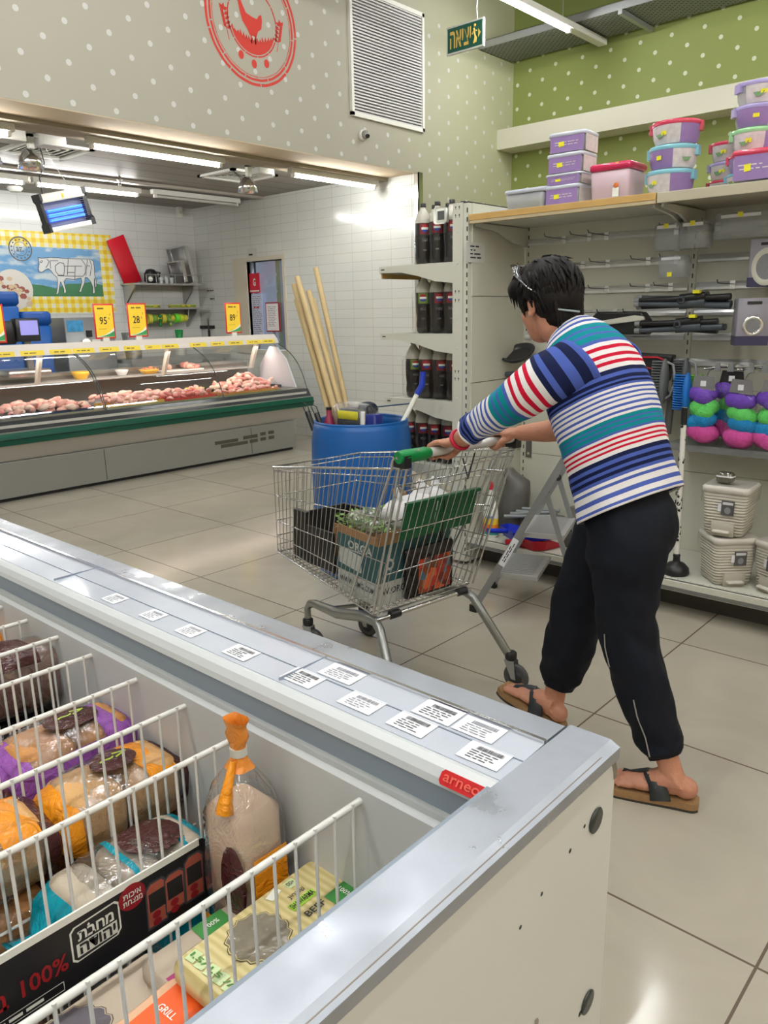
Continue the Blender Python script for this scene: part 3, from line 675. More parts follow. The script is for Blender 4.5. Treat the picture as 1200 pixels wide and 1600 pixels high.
for i, (x, z, w, h, lab) in enumerate(((-2.645, 2.15, 0.17, 0.10, 'small plaque on the tiles above the hatch'), (-3.53, 1.75, 0.19, 0.06, 'upper of two small labels on the tiles left of the hatch'), (-3.50, 1.65, 0.14, 0.07, 'lower of two small labels on the tiles left of the hatch'))):
    t = thing('wall_plaque', lab, 'plaque', (x, YT-0.003, z))
    b = MB(); b.box(-w/2, w/2, -0.003, 0.002, -h/2, h/2); b.build('plate', M('plaque', sr(200, 198, 190), 0.4), t)
    b = MB(); scribble(b, 0, V(0, -0.0035, -h*0.2), (1, 0, 0), (0, 0, 1), w*.8, h*.3, 1, 0.0006, .7, random.Random(i)); b.build('print', m_ptxt, t)
# scale with blue screen
t = thing('shop_scale', 'black shop scale with a lilac screen behind the counter at the left', 'scale', (-1.98, 0.72, 0.93))
b = MB(); b.rbox(-0.17, 0.17, -0.2, 0.2, 0.0, 0.06, 0.03); b.build('base', m_steel, t)
b = MB(); b.box(-0.03, 0.0, 0.06, 0.11, 0.05, 0.36); b.build('post', M('post_grey', sr(150, 150, 150), 0.4), t)
b = MB(); b.rbox(-0.05, 0.05, -0.03, 0.185, 0.30, 0.50, 0.015); b.build('display', m_black, t)
b = MB(); b.box(0.045, 0.054, 0.005, 0.165, 0.355, 0.48); b.build('screen', M('lilac_screen', sr(140, 138, 205), 0.3, emit=sr(140, 138, 205), estr=0.45), t)
b = MB(); b.rbox(-0.06, 0.02, -0.24, -0.02, 0.28, 0.48, 0.02); b.build('rear_housing', m_black, t)
# blue bins
for i, (y, zt, w, lab) in enumerate(((1.16, 1.70, 0.34, 'taller blue plastic bin against the tiled wall at the left edge'), (1.50, 1.50, 0.30, 'shorter blue plastic bin beside the taller one, behind the scale'))):
    t = thing('blue_bin', lab, 'bin', (-3.4, y-0.02, 0))
    b = MB(); b.rbox(-0.2, 0.2, -w/2, w/2, 0, zt-0.14, 0.04, taper=0.85); b.build('body', M('bin_blue', sr(20, 84, 160), 0.35), t)
    b = MB(); b.rbox(-0.21, 0.21, -w/2-0.01, w/2+0.01, zt-0.14, zt, 0.05); b.build('lid', M('bin_blue_lid', sr(16, 74, 150), 0.35), t)
# stainless machine
t = thing('slicing_machine', 'stainless machine with a blue picture panel behind the counter', 'machine', (-3.35, 2.03, 0))
b = MB(); b.rbox(-0.25, 0.1, -0.24, 0.35, 0, 1.43, 0.015); b.build('body', M('machine_steel', sr(130, 132, 134), 0.35, 0.6), t)
mp = M('blue_picture', sr(70, 150, 200), 0.3, noise=0.5, nscale=22)
b = MB(); b.box(0.10, 0.104, -0.215, -0.03, 1.28, 1.40); b.build('picture_panel', mp, t)
for q in ((0.0, 0.06, 1.22, 1.29), (0.16, 0.24, 1.22, 1.31)): b = MB(); b.box(0.10, 0.12, *q); b.build('switch', m_black, t)
b = MB(); b.cyl((0.12, -0.02, 1.16), (0.2, -0.06, 1.16), 0.045, n=14); b.build('knob', m_chrome, t)
b = MB(); b.box(0.1, 0.16, 0.03, 0.13, 1.10, 1.19); b.build('label_holder', m_white, t)
t = thing('wall_socket', 'cream socket box on the tiled wall behind the scale', 'socket', (XM, 1.81, 1.24))
b = MB(); b.rbox(0, 0.04, -0.07, 0.07, -0.05, 0.05, 0.01); b.build('box', M('cream_plastic', sr(206, 200, 176), 0.4), t)
b = MB(); b.box(0.04, 0.045, -0.055, 0.055, -0.015, 0.03); b.build('cover', M('cream_plastic2', sr(186, 180, 156), 0.4), t)
t = thing('steel_bucket', 'grey steel bucket between the 95 and 28 price signs', 'bucket', (-3.3, 2.62, 0.95))
b = MB(); b.lathe([(0.09, 0), (0.12, 0.3), (0.115, 0.3), (0.085, 0.01)], n=20); b.build('pail', M('bucket_steel', sr(140, 142, 142), 0.35, 0.6), t)
b = MB(); b.tube([(0, -0.118, 0.29), (0.09, -0.08, 0.25), (0.12, 0, 0.23), (0.09, 0.08, 0.25), (0, 0.118, 0.29)], 0.005, 6); b.build('handle', m_steel, t)
t = thing('work_table', 'steel work table against the mural wall holding the bucket', 'table', (-3.3, 2.7, 0))
b = MB(); b.box(-0.25, 0.3, -0.29, 1.1, 0.91, 0.95); b.build('tabletop', m_steel, t)
for x, y in ((-0.2, -0.25), (0.25, -0.25), (-0.2, 1.05), (0.25, 1.05)):
    b = MB(); b.box(x-.02, x+.02, y-.02, y+.02, 0, 0.91); b.build('leg', m_steel, t)
# wall shelves
def wall_shelf(z, y0, y1, label, rail=True):
    t = thing('wall_shelf', label, 'shelf', (XM, (y0+y1)/2, z)); h = (y1-y0)/2
    b = MB(); b.box(0, 0.30, -h, h, -0.02, 0.0); b.build('board', m_steel, t)
    if rail:
        b = MB(); b.cyl((0.29, -h+0.18, 0.10), (0.29, h, 0.10), 0.005, n=6)
        for i in range(7): yy = -h+0.18+(2*h-0.2)*i/6; b.cyl((0.29, yy, 0), (0.29, yy, 0.10), 0.004, n=6)
        b.build('rail', m_steel, t)
    for yy in (-h+0.03, h-0.14):
        b = MB(); b.prism([(0, 0), (0.26, 0), (0.24, -0.04), (0.03, -0.22), (0, -0.22)], (1, 0, 0), (0, 0, 1), (0, 1, 0), (0, yy, -0.02), 0.02); b.build('bracket', m_steel, t)
    return t
wall_shelf(1.82, 2.83, 3.84, 'upper stainless wall shelf holding the red board and steel pans')
wall_shelf(1.53, 2.86, 3.86, 'lower stainless wall shelf with yellow packets', False)
t = thing('cutting_board', 'big red cutting board leaning on the upper wall shelf', 'cutting board', (XM+0.03, 2.99, 1.822), rot=(-0.42, 0, 0))
b = MB(); b.rbox(0, 0.025, -0.13, 0.11, 0.0, 0.56, 0.008); t.rotation_euler = (0.36, 0.02, 0); b.build('board', M('board_red', sr(204, 26, 44), 0.4), t)
t = thing('kettle', 'black round kettle with a white mark beside the red board', 'kettle', (XM+0.14, 3.17, 1.82))
b = MB(); b.lathe([(0.06, 0), (0.085, 0.03), (0.08, 0.12), (0.05, 0.165), (0.0, 0.175)], n=16, cap=False); b.build('body', m_black, t)
b = MB(); b.ball((0.075, -0.055, 0.05), 0.032, 12, 8, 0.4); b.build('mark', m_swh, t)
b = MB(); b.tube([(0, 0.06, 0.14), (0, 0.13, 0.13), (0, 0.11, 0.07)], 0.012, 6); b.build('handle', m_black, t)
def pan(loc, w, h, d, tilt, label, m):
    t = thing('steel_pan', label, 'pan', loc, rot=(tilt, 0.0, 0.0))
    b = MB(); b.rbox(0, d*0.5, -w/2, w/2, 0, h, 0.012); b.build('pan_bottom', m, t)
    b = MB(); b.box(d*0.5, d, w/2-0.05, w/2, 0.01, h-0.01); b.box(0, d*0.55, -w/2-0.015, w/2+0.015, h-0.012, h); b.build('rim', m_chrome, t)
    return t
pan((XM+0.01, 3.70, 1.822), 0.22, 0.46, 0.16, 0.2, 'taller grey steel pan standing on end on the upper wall shelf', M('pan_grey', sr(150, 150, 150), 0.3, 0.7))
pan((XM+0.17, 3.52, 1.822), 0.19, 0.27, 0.10, 0.15, 'shorter grey steel pan standing in front of the taller pan', M('pan_grey2', sr(120, 120, 122), 0.3, 0.7))
for i in range(3):
    t = thing('drinking_glass', ['small glass on the upper shelf, next to the kettle', 'small glass on the upper shelf, middle of three', 'small glass on the upper shelf, next to the steel pans'][i], 'glass', (XM+0.2, 3.27+i*0.075, 1.822), 0, 'glasses on the shelf')
    b = MB(); b.lathe([(0.022, 0), (0.028, 0.07)], n=12); b.build('cup', M('milky_glass', sr(200, 205, 205), 0.15), t)
rs = random.Random(4); m_py = M('packet_yellow', sr(206, 196, 70), 0.5); m_pg = M('packet_green', sr(110, 150, 60), 0.5); m_pk = M('packet_dark', sr(60, 60, 46), 0.5)
pp = thing('spice_packet', 'yellow and green packet lying on the lower wall shelf', 'packet', (0, 0, 0), 0, 'packets on the lower shelf')
b = MB(); b.rbox(-0.05, 0.05, -0.03, 0.03, 0, 0.035, 0.012); b.build('bag', m_py, pp)
b = MB(); b.rbox(0.02, 0.051, -0.028, 0.028, 0.006, 0.032, 0.01); b.build('label', m_pg, pp)
for i in range(10):
    y = (3.0+i*0.05) if i < 4 else (3.38+(i-4)*0.062)
    q = pp if i == 0 else dup(pp); q['label'] = 'yellow and green packet on the lower wall shelf, %s from the left' % ('first', 'second', 'third', 'fourth', 'fifth', 'sixth', 'seventh', 'eighth', 'ninth', 'tenth')[i]; q.location = (XM+0.2+rs.uniform(-.03, .03), y, 1.531); q.rotation_euler = (0, 0, rs.uniform(-.4, .4))
t = thing('string_spool_rack', 'horizontal rod of yellow and green spools hanging under the lower wall shelf', 'rack', (XM+0.2, 3.32, 1.40))
b = MB(); b.cyl((0, -0.33, 0), (0, 0.31, 0), 0.008, n=8); b.tube([(0, 0.30, 0), (-0.02, 0.32, 0.05), (0, 0.32, 0.11)], 0.006, 6); b.tube([(0, -0.30, 0), (-0.02, -0.32, 0.05), (0, -0.32, 0.11)], 0.006, 6); b.build('rod', m_steel, t)
for i in range(9):
    y = -0.27+i*0.064; mm = [m_py, m_pg, m_py, m_py, m_pg, m_py, M('packet_lime', sr(110, 220, 60), .5), M('packet_lime2', sr(190, 220, 50), .5), m_py][i]
    b = MB(); b.cyl((0, y-0.026, 0), (0, y+0.026, 0), 0.06-0.008*(i % 3), n=14); b.build('spool', mm, t)
for i, (y, mm) in enumerate(((-0.14, M('packet_darkgreen', sr(20, 110, 50), .5)), (0.0, m_pg))):
    for k in range(3):
        b = MB(); b.ball((0.045, y, 0.03-0.052*k), 0.024, 8, 6); b.build('tag', mm, t)
t = thing('green_cup', 'green plastic cup below the hanging spools', 'cup', (XM+0.3, 3.40, 0.951+0.19))
b = MB(); b.lathe([(0.04, 0), (0.052, 0.12), (0.047, 0.12), (0.036, 0.01)], n=16); b.build('cup', M('cup_green', sr(16, 130, 60), .4), t)
t2 = thing('white_tub', 'white tub on the work table under the green cup', 'tub', (XM+0.3, 3.40, 0.95))
b = MB(); b.lathe([(0.07, 0), (0.08, 0.185), (0.08, 0.19)], n=16); b.build('tub', m_offwhite, t2)
t = thing('knife_rack', 'black magnetic knife bar on the end wall', 'knife rack', (-3.74, YT, 1.278))
b = MB(); b.box(-0.245, 0.245, -0.02, 0, -0.022, 0.022); b.build('bar', m_black, t)
t = thing('kitchen_knife', 'knife hanging upright on the magnetic bar', 'knife', (-3.60, YT-0.024, 1.26))
b = MB(); b.prism([(-0.012, 0.12), (0.0, 0.14), (0.018, -0.02), (-0.018, -0.02)], (1, 0, 0), (0, 0, 1), (0, 1, 0), (0, 0, 0), 0.003); b.build('blade', M('blade_dark', sr(90, 90, 92), .3, .8), t)
b = MB(); b.box(-0.014, 0.014, -0.008, 0.01, -0.13, -0.02); b.build('handle', m_black, t)
# mural
mu = thing('wall_mural', 'tile mural of a cow cut diagram in a field with a yellow gingham border', 'mural', (XM+0.002, 0, 0))
mg = M('gingham', sr(240, 214, 60), 0.3); nt, bs = nodes(mg); tc = nt.nodes.new('ShaderNodeTexCoord'); sp = nt.nodes.new('ShaderNodeSeparateXYZ'); nt.links.new(tc.outputs['Object'], sp.inputs[0])
def stripe(ax, per=0.094, off=0.0):
    v = math_node(nt, 'FRACT', math_node(nt, 'DIVIDE', math_node(nt, 'ADD', sp.outputs[ax], 10+off), per)); return math_node(nt, 'GREATER_THAN', v, 0.5)
s1, s2 = stripe('Y'), stripe('Z', 0.094, 0.02); sm = math_node(nt, 'MULTIPLY', math_node(nt, 'ADD', s1, s2), 0.5)
cr = nt.nodes.new('ShaderNodeValToRGB'); cr.color_ramp.interpolation = 'CONSTANT'; e = cr.color_ramp.elements; e[0].color = (*sr(228, 224, 205), 1); e[1].position = 0.25; e[1].color = (*sr(234, 212, 90), 1); e2 = e.new(0.75); e2.color = (*sr(226, 188, 38), 1)
nt.links.new(sm, cr.inputs[0]); nt.links.new(cr.outputs[0], bs.inputs['Base Color'])
b = MB(); b.add([(0, -0.4, 1.497), (0, 2.73, 1.482), (0, 2.755, 2.372), (0, -0.4, 2.345)], [(0, 1, 2, 3)]); b.build('gingham_border', mg, mu)
ms = M('mural_sky', sr(120, 165, 205), 0.25); nt, bs = nodes(ms); tc = nt.nodes.new('ShaderNodeTexCoord'); mp2 = nt.nodes.new('ShaderNodeMapping'); mp2.inputs['Scale'].default_value = (1, 2.2, 6); nt.links.new(tc.outputs['Object'], mp2.inputs[0])
n = nt.nodes.new('ShaderNodeTexNoise'); n.inputs['Scale'].default_value = 1.3; n.inputs['Detail'].default_value = 4; nt.links.new(mp2.outputs[0], n.inputs[0])
r_ = nt.nodes.new('ShaderNodeValToRGB'); e = r_.color_ramp.elements; e[0].position = 0.5; e[0].color = (*sr(110, 160, 204), 1); e[1].position = 0.62; e[1].color = (*sr(196, 208, 214), 1); nt.links.new(n.outputs[0], r_.inputs[0]); nt.links.new(r_.outputs[0], bs.inputs['Base Color'])
b = MB(); b.quad((0.001, -0.3, 1.672), (0.001, 2.59, 1.669), (0.001, 2.595, 2.202), (0.001, -0.3, 2.195)); b.build('sky_picture', ms, mu)
b = MB(); hl = [(0.002, -0.3, 1.672), (0.002, 2.59, 1.669)]+[(0.002, 2.59-i*0.145, 1.80+0.03*math.sin(i*1.1)+0.015*math.sin(i*2.7)) for i in range(21)]; b.add(hl, [tuple(range(len(hl)))]); b.build('hills', M('mural_hills', sr(66, 120, 84), .3, noise=.25, nscale=6), mu)
cow = [(1.848, 2.086), (1.878, 2.081), (1.946, 2.086), (1.983, 2.092), (2.095, 2.091), (2.196, 2.088), (2.351, 2.088), (2.47, 2.09), (2.501, 2.067), (2.506, 1.996), (2.5, 1.911), (2.514, 1.839), (2.507, 1.778), (2.493, 1.772), (2.494, 1.839), (2.491, 1.881), (2.481, 1.79), (2.482, 1.718), (2.471, 1.703), (2.451, 1.705), (2.462, 1.778), (2.44, 1.838), (2.405, 1.883), (2.379, 1.885), (2.365, 1.825), (2.323, 1.753), (2.309, 1.719), (2.282, 1.719), (2.305, 1.764), (2.331, 1.836), (2.328, 1.878), (2.245, 1.859), (2.143, 1.866), (2.113, 1.833), (2.121, 1.774), (2.128, 1.727), (2.12, 1.706), (2.098, 1.709), (2.103, 1.751), (2.086, 1.797), (2.075, 1.832), (2.053, 1.774), (2.038, 1.715), (2.02, 1.691), (2.005, 1.694), (2.026, 1.762), (2.037, 1.832), (2.037, 1.878), (2.003, 1.907), (1.977, 1.947), (1.949, 1.971), (1.917, 1.959), (1.871, 1.93), (1.841, 1.934), (1.832, 1.96), (1.85, 2.023), (1.845, 2.063)]
b = MB(); b.add([(0.004, y, z) for y, z in cow], [tuple(range(len(cow)))]); b.build('cow', M('cow_white', sr(214, 216, 214), .4), mu)
def lines(b, pl, w, x=0.006):
    for p, q in zip(pl, pl[1:]):
        dy, dz = q[0]-p[0], q[1]-p[1]; L = math.hypot(dy, dz) or 1; ny, nz = -dz/L*w/2, dy/L*w/2
        b.quad((x, p[0]-ny, p[1]-nz), (x, q[0]-ny, q[1]-nz), (x, q[0]+ny, q[1]+nz), (x, p[0]+ny, p[1]+nz))
b = MB(); lines(b, cow+[cow[0]], 0.006)
for pl in ([(1.985, 2.056), (2.072, 2.059)], [(2.195, 2.081), (2.163, 1.904)], [(2.141, 2.003), (2.354, 2.009)], [(2.269, 2.007), (2.247, 1.859)], [(2.167, 1.934), (2.254, 1.936)], [(2.357, 2.08), (2.396, 2.028), (2.385, 1.933), (2.354, 1.896), (2.146, 1.895), (2.045, 1.896)], [(2.089, 2.042), (2.034, 2.006), (2.027, 1.948), (2.059, 1.902), (2.122, 1.903), (2.136, 1.974), (2.138, 2.032), (2.089, 2.042)], [(2.429, 2.083), (2.415, 2.017), (2.387, 1.897)], [(2.456, 2.084), (2.475, 2.019), (2.44, 1.898)], [(2.415, 2.017), (2.454, 2.012)], [(1.979, 2.062), (1.974, 1.97)], [(1.944, 2.072), (1.966, 2.05), (1.941, 2.003), (1.92, 1.98)], [(1.86, 2.05), (1.87, 2.03), (1.89, 2.045), (1.88, 2.06)]): lines(b, pl, 0.007)
b.build('cut_lines', M('cut_line', sr(52, 56, 60), .5), mu)
def disc(b, cy, cz, r0, r1, x, n=28):
    for i in range(n):
        a0, a1 = 2*PI*i/n, 2*PI*(i+1)/n
        p = lambda r, a: (x, cy+r*math.cos(a), cz+r*math.sin(a))
        b.quad(p(r0, a0), p(r1, a0), p(r1, a1), p(r0, a1))
b = MB(); disc(b, 1.659, 2.17, 0.117, 0.13, 0.007); disc(b, 1.659, 2.17, 0.07, 0.075, 0.007); 
for k in range(14):
    a = k*PI/7+.2; disc(b, 1.659+0.097*math.cos(a), 2.17+0.097*math.sin(a), 0, 0.010, 0.007, 5)
scribble(b, 0, V(0.006, 1.659, 2.165), (0, 1, 0), (0, 0, 1), 0.09, 0.05, 3, .001, .7); b.build('stamp', M('stamp_ink', sr(84, 92, 96), .5), mu)
b = MB(); disc(b, 1.53, 1.74, 0, 0.215, 0.005); b.build('plate', M('mural_plate', sr(214, 210, 200), .4), mu)
rs = random.Random(12); b = MB()
for i in range(26):
    y, z = 1.36+i*0.013+rs.uniform(-.05, .05), 1.86-i*0.0085+rs.uniform(-.06, .06); b.mat(i % 2); a0 = rs.random()*3; r = rs.uniform(.025, .042)
    b.add([(0.007+i*0.0001, y+r*math.cos(a0+k), z+r*.8*math.sin(a0+k)) for k in (0, 1, 2.2, 3.1, 4.2, 5.3)], [tuple(range(6))])
b.build('meat_cubes', [M('mural_meat', sr(150, 84, 72), .4), M('mural_onion', sr(206, 182, 150), .4)], mu)
# ceiling things of the bay
def bay_light(loc, L, label, lit=True, full=None):
    t = thing('tube_light', label, 'light', loc, 0, None)
    b = MB(); b.box(-0.03, 0.03, -L/2-0.05, L/2+0.05, 0, 0.05); b.build('housing', m_white, t, bevel=0.004)
    for s in (-1, 1):
        b = MB(); b.box(-0.018, 0.018, s*(L/2+0.012)-0.012, s*(L/2+0.012)+0.012, -0.032, 0.002); b.build('socket', m_white, t)
    b = MB(); b.cyl((0, -L/2, -0.018), (0, L/2, -0.018), 0.014, n=8); b.build('tube', m_btube if lit else M('tube_off', sr(200, 198, 190), .3), t)
    return t
bay_light((-0.55, 1.385, 2.652), 1.12, 'lit tube light behind the wall header, left of the middle spotlight')
bay_light((-0.50, 3.27, 2.652), 1.06, 'lit tube light behind the wall header, ending at the tiled end wall')
bay_light((-0.55, -0.35, 2.652), 1.1, 'lit tube light behind the wall header, past the left edge of the photo')
bay_light((-2.68, 1.93, 2.69), 1.06, 'lit tube light on the bay ceiling behind the insect killer')
bay_light((-2.68, 0.72, 2.69), 1.06, 'lit tube light on the bay ceiling at the left edge of the photo')
bay_light((-2.60, 3.18, 2.69), 1.06, 'unlit tube light on the bay ceiling near the tiled corner', lit=False)
def ac_vent(loc, label):
    t = thing('ceiling_vent', label, 'vent', loc)
    b = MB(); 
    for q in ((-.28, .28, -.28, -.235), (-.28, .28, .235, .28), (-.28, -.235, -.28, .28), (.235, .28, -.28, .28)): b.box(*q, -0.012, 0.008)
    b.build('frame', m_white, t)
    for k, h in enumerate((0.2, 0.15, 0.10, 0.05)):
        b = MB(); z = -0.004+0.003*k
        for q in ((-h, h, -h, -h+.02), (-h, h, h-.02, h), (-h, -h+.02, -h, h), (h-.02, h, -h, h)): b.box(*q, z, z+0.006)
        b.build('slat', m_offwhite, t)
    b = MB(); b.box(-.235, .235, -.235, .235, 0.006, 0.009); b.build('backing', m_dark, t)
    return t
ac_vent((-1.48, 0.92, 2.752), 'square ceiling air vent above the insect killer'); ac_vent((-1.42, 2.83, 2.752), 'square ceiling air vent left of the second tube light')
def spotlight(loc, label):
    t = thing('spotlight', label, 'spotlight', loc)
    b = MB(); b.rbox(-0.08, 0.08, -0.02, 0.16, -0.09, 0.03, 0.01); b.build('gear_box', m_white, t)
    b = MB(); b.box(-0.02, 0.02, -0.10, -0.06, -0.12, -0.02); b.box(-0.02, 0.02, -0.10, 0.0, -0.04, -0.02); b.build('arm', m_white, t)
    b = MB(); b.lathe([(0.025, 0.0), (0.042, -0.012), (0.075, -0.06), (0.09, -0.13), (0.085, -0.13), (0.06, -0.06), (0.0, -0.02)], (-0.01, -0.09, -0.12), 18, cap=False); b.build('reflector', m_chrome, t)
    b = MB(); b.ball((-0.01, -0.09, -0.20), 0.03, 10, 8); b.build('bulb', M('bulb', sr(230, 228, 215), .3), t)
    return t
spotlight((-0.85, 0.58, 2.74), 'silver spotlight under the bay ceiling at the left, above the insect killer')
spotlight((-0.75, 2.50, 2.74), 'silver spotlight under the bay ceiling between the two lit tubes')
spotlight((-0.85, 0.28, 2.74), 'silver spotlight cut by the left edge of the photo')
t = thing('smoke_detector', 'round white smoke detector on the bay ceiling', 'detector', (-3.5, 1.55, 2.76)); b = MB(); b.lathe([(0.075, 0), (0.08, -0.02), (0.05, -0.05)], n=18); b.build('body', m_white, t)
t = thing('motion_sensor', 'small white sensor high in the corner of the tiled bay', 'sensor', (XM, 3.73, 2.71)); b = MB(); b.rbox(0, 0.06, -0.035, 0.035, -0.07, 0.06, 0.015); b.build('body', m_white, t)
b = MB(); b.ball((0.055, 0, -0.02), 0.022, 10, 6); b.build('lens', m_offwhite, t)
t = thing('sprinkler', 'small steel sprinkler head on the bay ceiling', 'sprinkler', (-2.2, 2.0, 2.76)); b = MB(); b.lathe([(0.01, 0), (0.012, -0.03), (0.03, -0.035), (0.03, -0.04), (0.008, -0.045), (0.01, -0.08), (0.02, -0.085), (0.0, -0.09)], n=12, cap=False); b.build('head', m_steel, t)
# insect killer
t = thing('insect_killer', 'hanging electric insect killer glowing blue in front of the mural', 'insect killer', (-1.2, 0.90, 2.12), rot=(0.24, 0, 0.0))
b = MB(); b.rbox(-0.06, 0.06, -0.17, 0.20, 0.22, 0.285, 0.008); b.rbox(-0.06, 0.06, -0.17, 0.20, 0.0, 0.035, 0.008); b.build('rail', m_white, t)
for y in (-0.185, 0.185):
    b = MB(); b.prism([(-0.065, 0.0), (0.065, 0.0), (0.065, 0.055), (0.04, 0.075), (0.04, 0.22), (0.065, 0.24), (0.065, 0.29), (-0.065, 0.29), (-0.065, 0.24), (-0.04, 0.22), (-0.04, 0.075), (-0.065, 0.055)], (1, 0, 0), (0, 0, 1), (0, 1, 0), (0, y-0.0, 0), 0.035 if y > 0 else 0.02); b.build('end_cap', M('cap_charcoal', sr(34, 34, 38), .4), t)
b = MB(); b.box(-0.02, -0.01, -0.165, 0.19, 0.035, 0.22); b.build('back_grid', M('grid_grey', sr(120, 122, 140), .4, .5), t)
for z in (0.085, 0.12, 0.155):
    b = MB(); b.cyl((0.01, -0.135, z), (0.01, 0.17, z), 0.013, n=10); b.build('tube', M('uv_tube', (.1, .3, 1), .5, emit=(0.02, 0.13, 1.0), estr=2.6), t)
b = MB()
for i in range(12): z = 0.045+i*0.0152; b.cyl((0.05, -0.165, z), (0.05, 0.19, z), 0.0018, n=4)
b.build('front_grille', M('grille_wire', sr(110, 110, 120), .4, .6), t)
b = MB(); b.box(0.06, 0.063, 0.0, 0.018, 0.235, 0.265); b.build('sticker', m_stk, t)
b = MB(); b.tube([(0, -0.12, 0.28), (0.0, -0.10, 0.40), (0, -0.02, 0.50), (0, -0.01, 0.66)], 0.005, 6); b.build('cord', m_black, t)
b = MB(); b.tube([(0, 0.15, 0.28), (0, 0.08, 0.40), (0, 0.02, 0.64)], 0.003, 5); b.build('chain', m_steel, t)
# ================================================================ chest freezer in the foreground
m_alu = M('worn_aluminium', (0.38, 0.40, 0.44), 0.34, 0.8)
nt, bs = nodes(m_alu); tc = nt.nodes.new('ShaderNodeTexCoord')
n1 = nt.nodes.new('ShaderNodeTexNoise'); n1.inputs['Scale'].default_value = 14; n1.inputs['Detail'].default_value = 7; nt.links.new(tc.outputs['Object'], n1.inputs[0])
r1 = nt.nodes.new('ShaderNodeMapRange'); r1.inputs['From Min'].default_value = .3; r1.inputs['From Max'].default_value = .75; r1.inputs['To Min'].default_value = 0.22; r1.inputs['To Max'].default_value = 0.55
nt.links.new(n1.outputs[0], r1.inputs[0]); nt.links.new(r1.outputs[0], bs.inputs['Roughness'])
mpk = nt.nodes.new('ShaderNodeMapping'); mpk.inputs['Rotation'].default_value = (0, 0, PI/4); nt.links.new(tc.outputs['Object'], mpk.inputs[0])
ck = nt.nodes.new('ShaderNodeTexChecker'); ck.inputs['Scale'].default_value = 330; nt.links.new(mpk.outputs[0], ck.inputs[0])
bpk = nt.nodes.new('ShaderNodeBump'); bpk.inputs['Strength'].default_value = .22; bpk.inputs['Distance'].default_value = .001; nt.links.new(ck.outputs['Fac'], bpk.inputs['Height']); nt.links.new(bpk.outputs[0], bs.inputs['Normal'])
m_fw = M('freezer_white', sr(208, 208, 202), 0.38, noise=0.03, nscale=4)
m_lin = M('freezer_liner', sr(196, 197, 196), 0.45, noise=0.05, nscale=7)
m_grey = M('freezer_inner_grey', sr(132, 142, 152), 0.4)
m_trim = M('freezer_trim', sr(130, 122, 108), 0.4, 0.5)
FX0, FX1 = 0.9, 4.77
fz = thing('chest_freezer', 'long open white chest freezer with a worn metal rim in the foreground', 'freezer', (0, 0, 0))
b = MB(); b.box(FX0, FX1-0.03, -1.56, -1.53, 0.06, 0.855); b.box(FX0, FX1-0.03, -3.2, -3.17, 0.06, 0.855); b.box(FX0, FX0+0.03, -3.2, -1.53, 0.06, 0.855); b.box(FX0, FX1-0.03, -3.2, -1.53, 0.06, 0.1); b.build('body', m_fw, fz)
b = MB(); b.box(FX0+0.1, FX1-0.08, -3.1, -1.6, 0, 0.06); b.build('plinth', m_dark, fz)
# end panel with rounded top corners
def rr(y0, y1, z0, z1, r, n=6):
    p = []
    for cy, cz, a0 in ((y1-r, z1-r, 0), (y0+r, z1-r, PI/2)):
        p += [(cy+r*math.cos(a0+i/n*PI/2), cz+r*math.sin(a0+i/n*PI/2)) for i in range(n+1)]
    return p+[(y0, z0), (y1, z0)]
b = MB(); b.prism(rr(-3.215, -1.522, 0.03, 0.862, 0.045), (0, 1, 0), (0, 0, 1), (1, 0, 0), (FX1-0.012, 0, 0), 0.012)
b.build('end_panel', m_fw, fz)
b = MB(); o_ = rr(-3.222, -1.515, 0.025, 0.869, 0.05); i_ = rr(-3.213, -1.524, 0.03, 0.860, 0.043)
for k in range(len(o_)-1):
    for x in (FX1-0.03, FX1+0.0005):
        b.quad((x, *o_[k]), (x, *i_[k]), (x, *i_[k+1]), (x, *o_[k+1]))
    b.quad((FX1-0.03, *o_[k]), (FX1+0.0005, *o_[k]), (FX1+0.0005, *o_[k+1]), (FX1-0.03, *o_[k+1]))
b.build('edge_trim', m_trim, fz)
b = MB()
for y, z in ((-1.571, 0.783), (-1.566, 0.495)):
    h = MB(); h.lathe([(0.0, 0), (0.0165, 0), (0.0175, 0.0015), (0.0, 0.0016)], (FX1+0.0002, y, z), 20, (1, 0, 0), cap=False); h.build('bolt_hole', M('hole_dark', (0.03, 0.035, 0.03), 0.3), fz)
rs = random.Random(2)
for y, z, r in ((-1.60, 0.79, .003), (-1.635, 0.775, .0035), (-1.70, 0.755, .003), (-1.745, 0.74, .003), (-1.585, 0.49, .005)):
    h = MB(); h.lathe([(0.0, 0), (r, 0), (0.0, 0.001)], (FX1+0.0002, y, z), 8, (1, 0, 0), cap=False); h.build('screw_hole', M('hole_dark', (0.03, 0.035, 0.03), 0.3), fz)
for y, z in ((-1.72, 0.52), (-1.70, 0.56)):
    h = MB(); h.add([(FX1+0.0006, y+rs.uniform(-.005, .005)*(k % 3)*2, z+0.006*k) for k in range(4)]+[(FX1+0.0006, y-0.004-rs.uniform(0, .006), z+0.006*k) for k in (3, 2, 1, 0)], [tuple(range(8))]); h.build('scuff', M('scuff', sr(150, 140, 124), .6), fz)
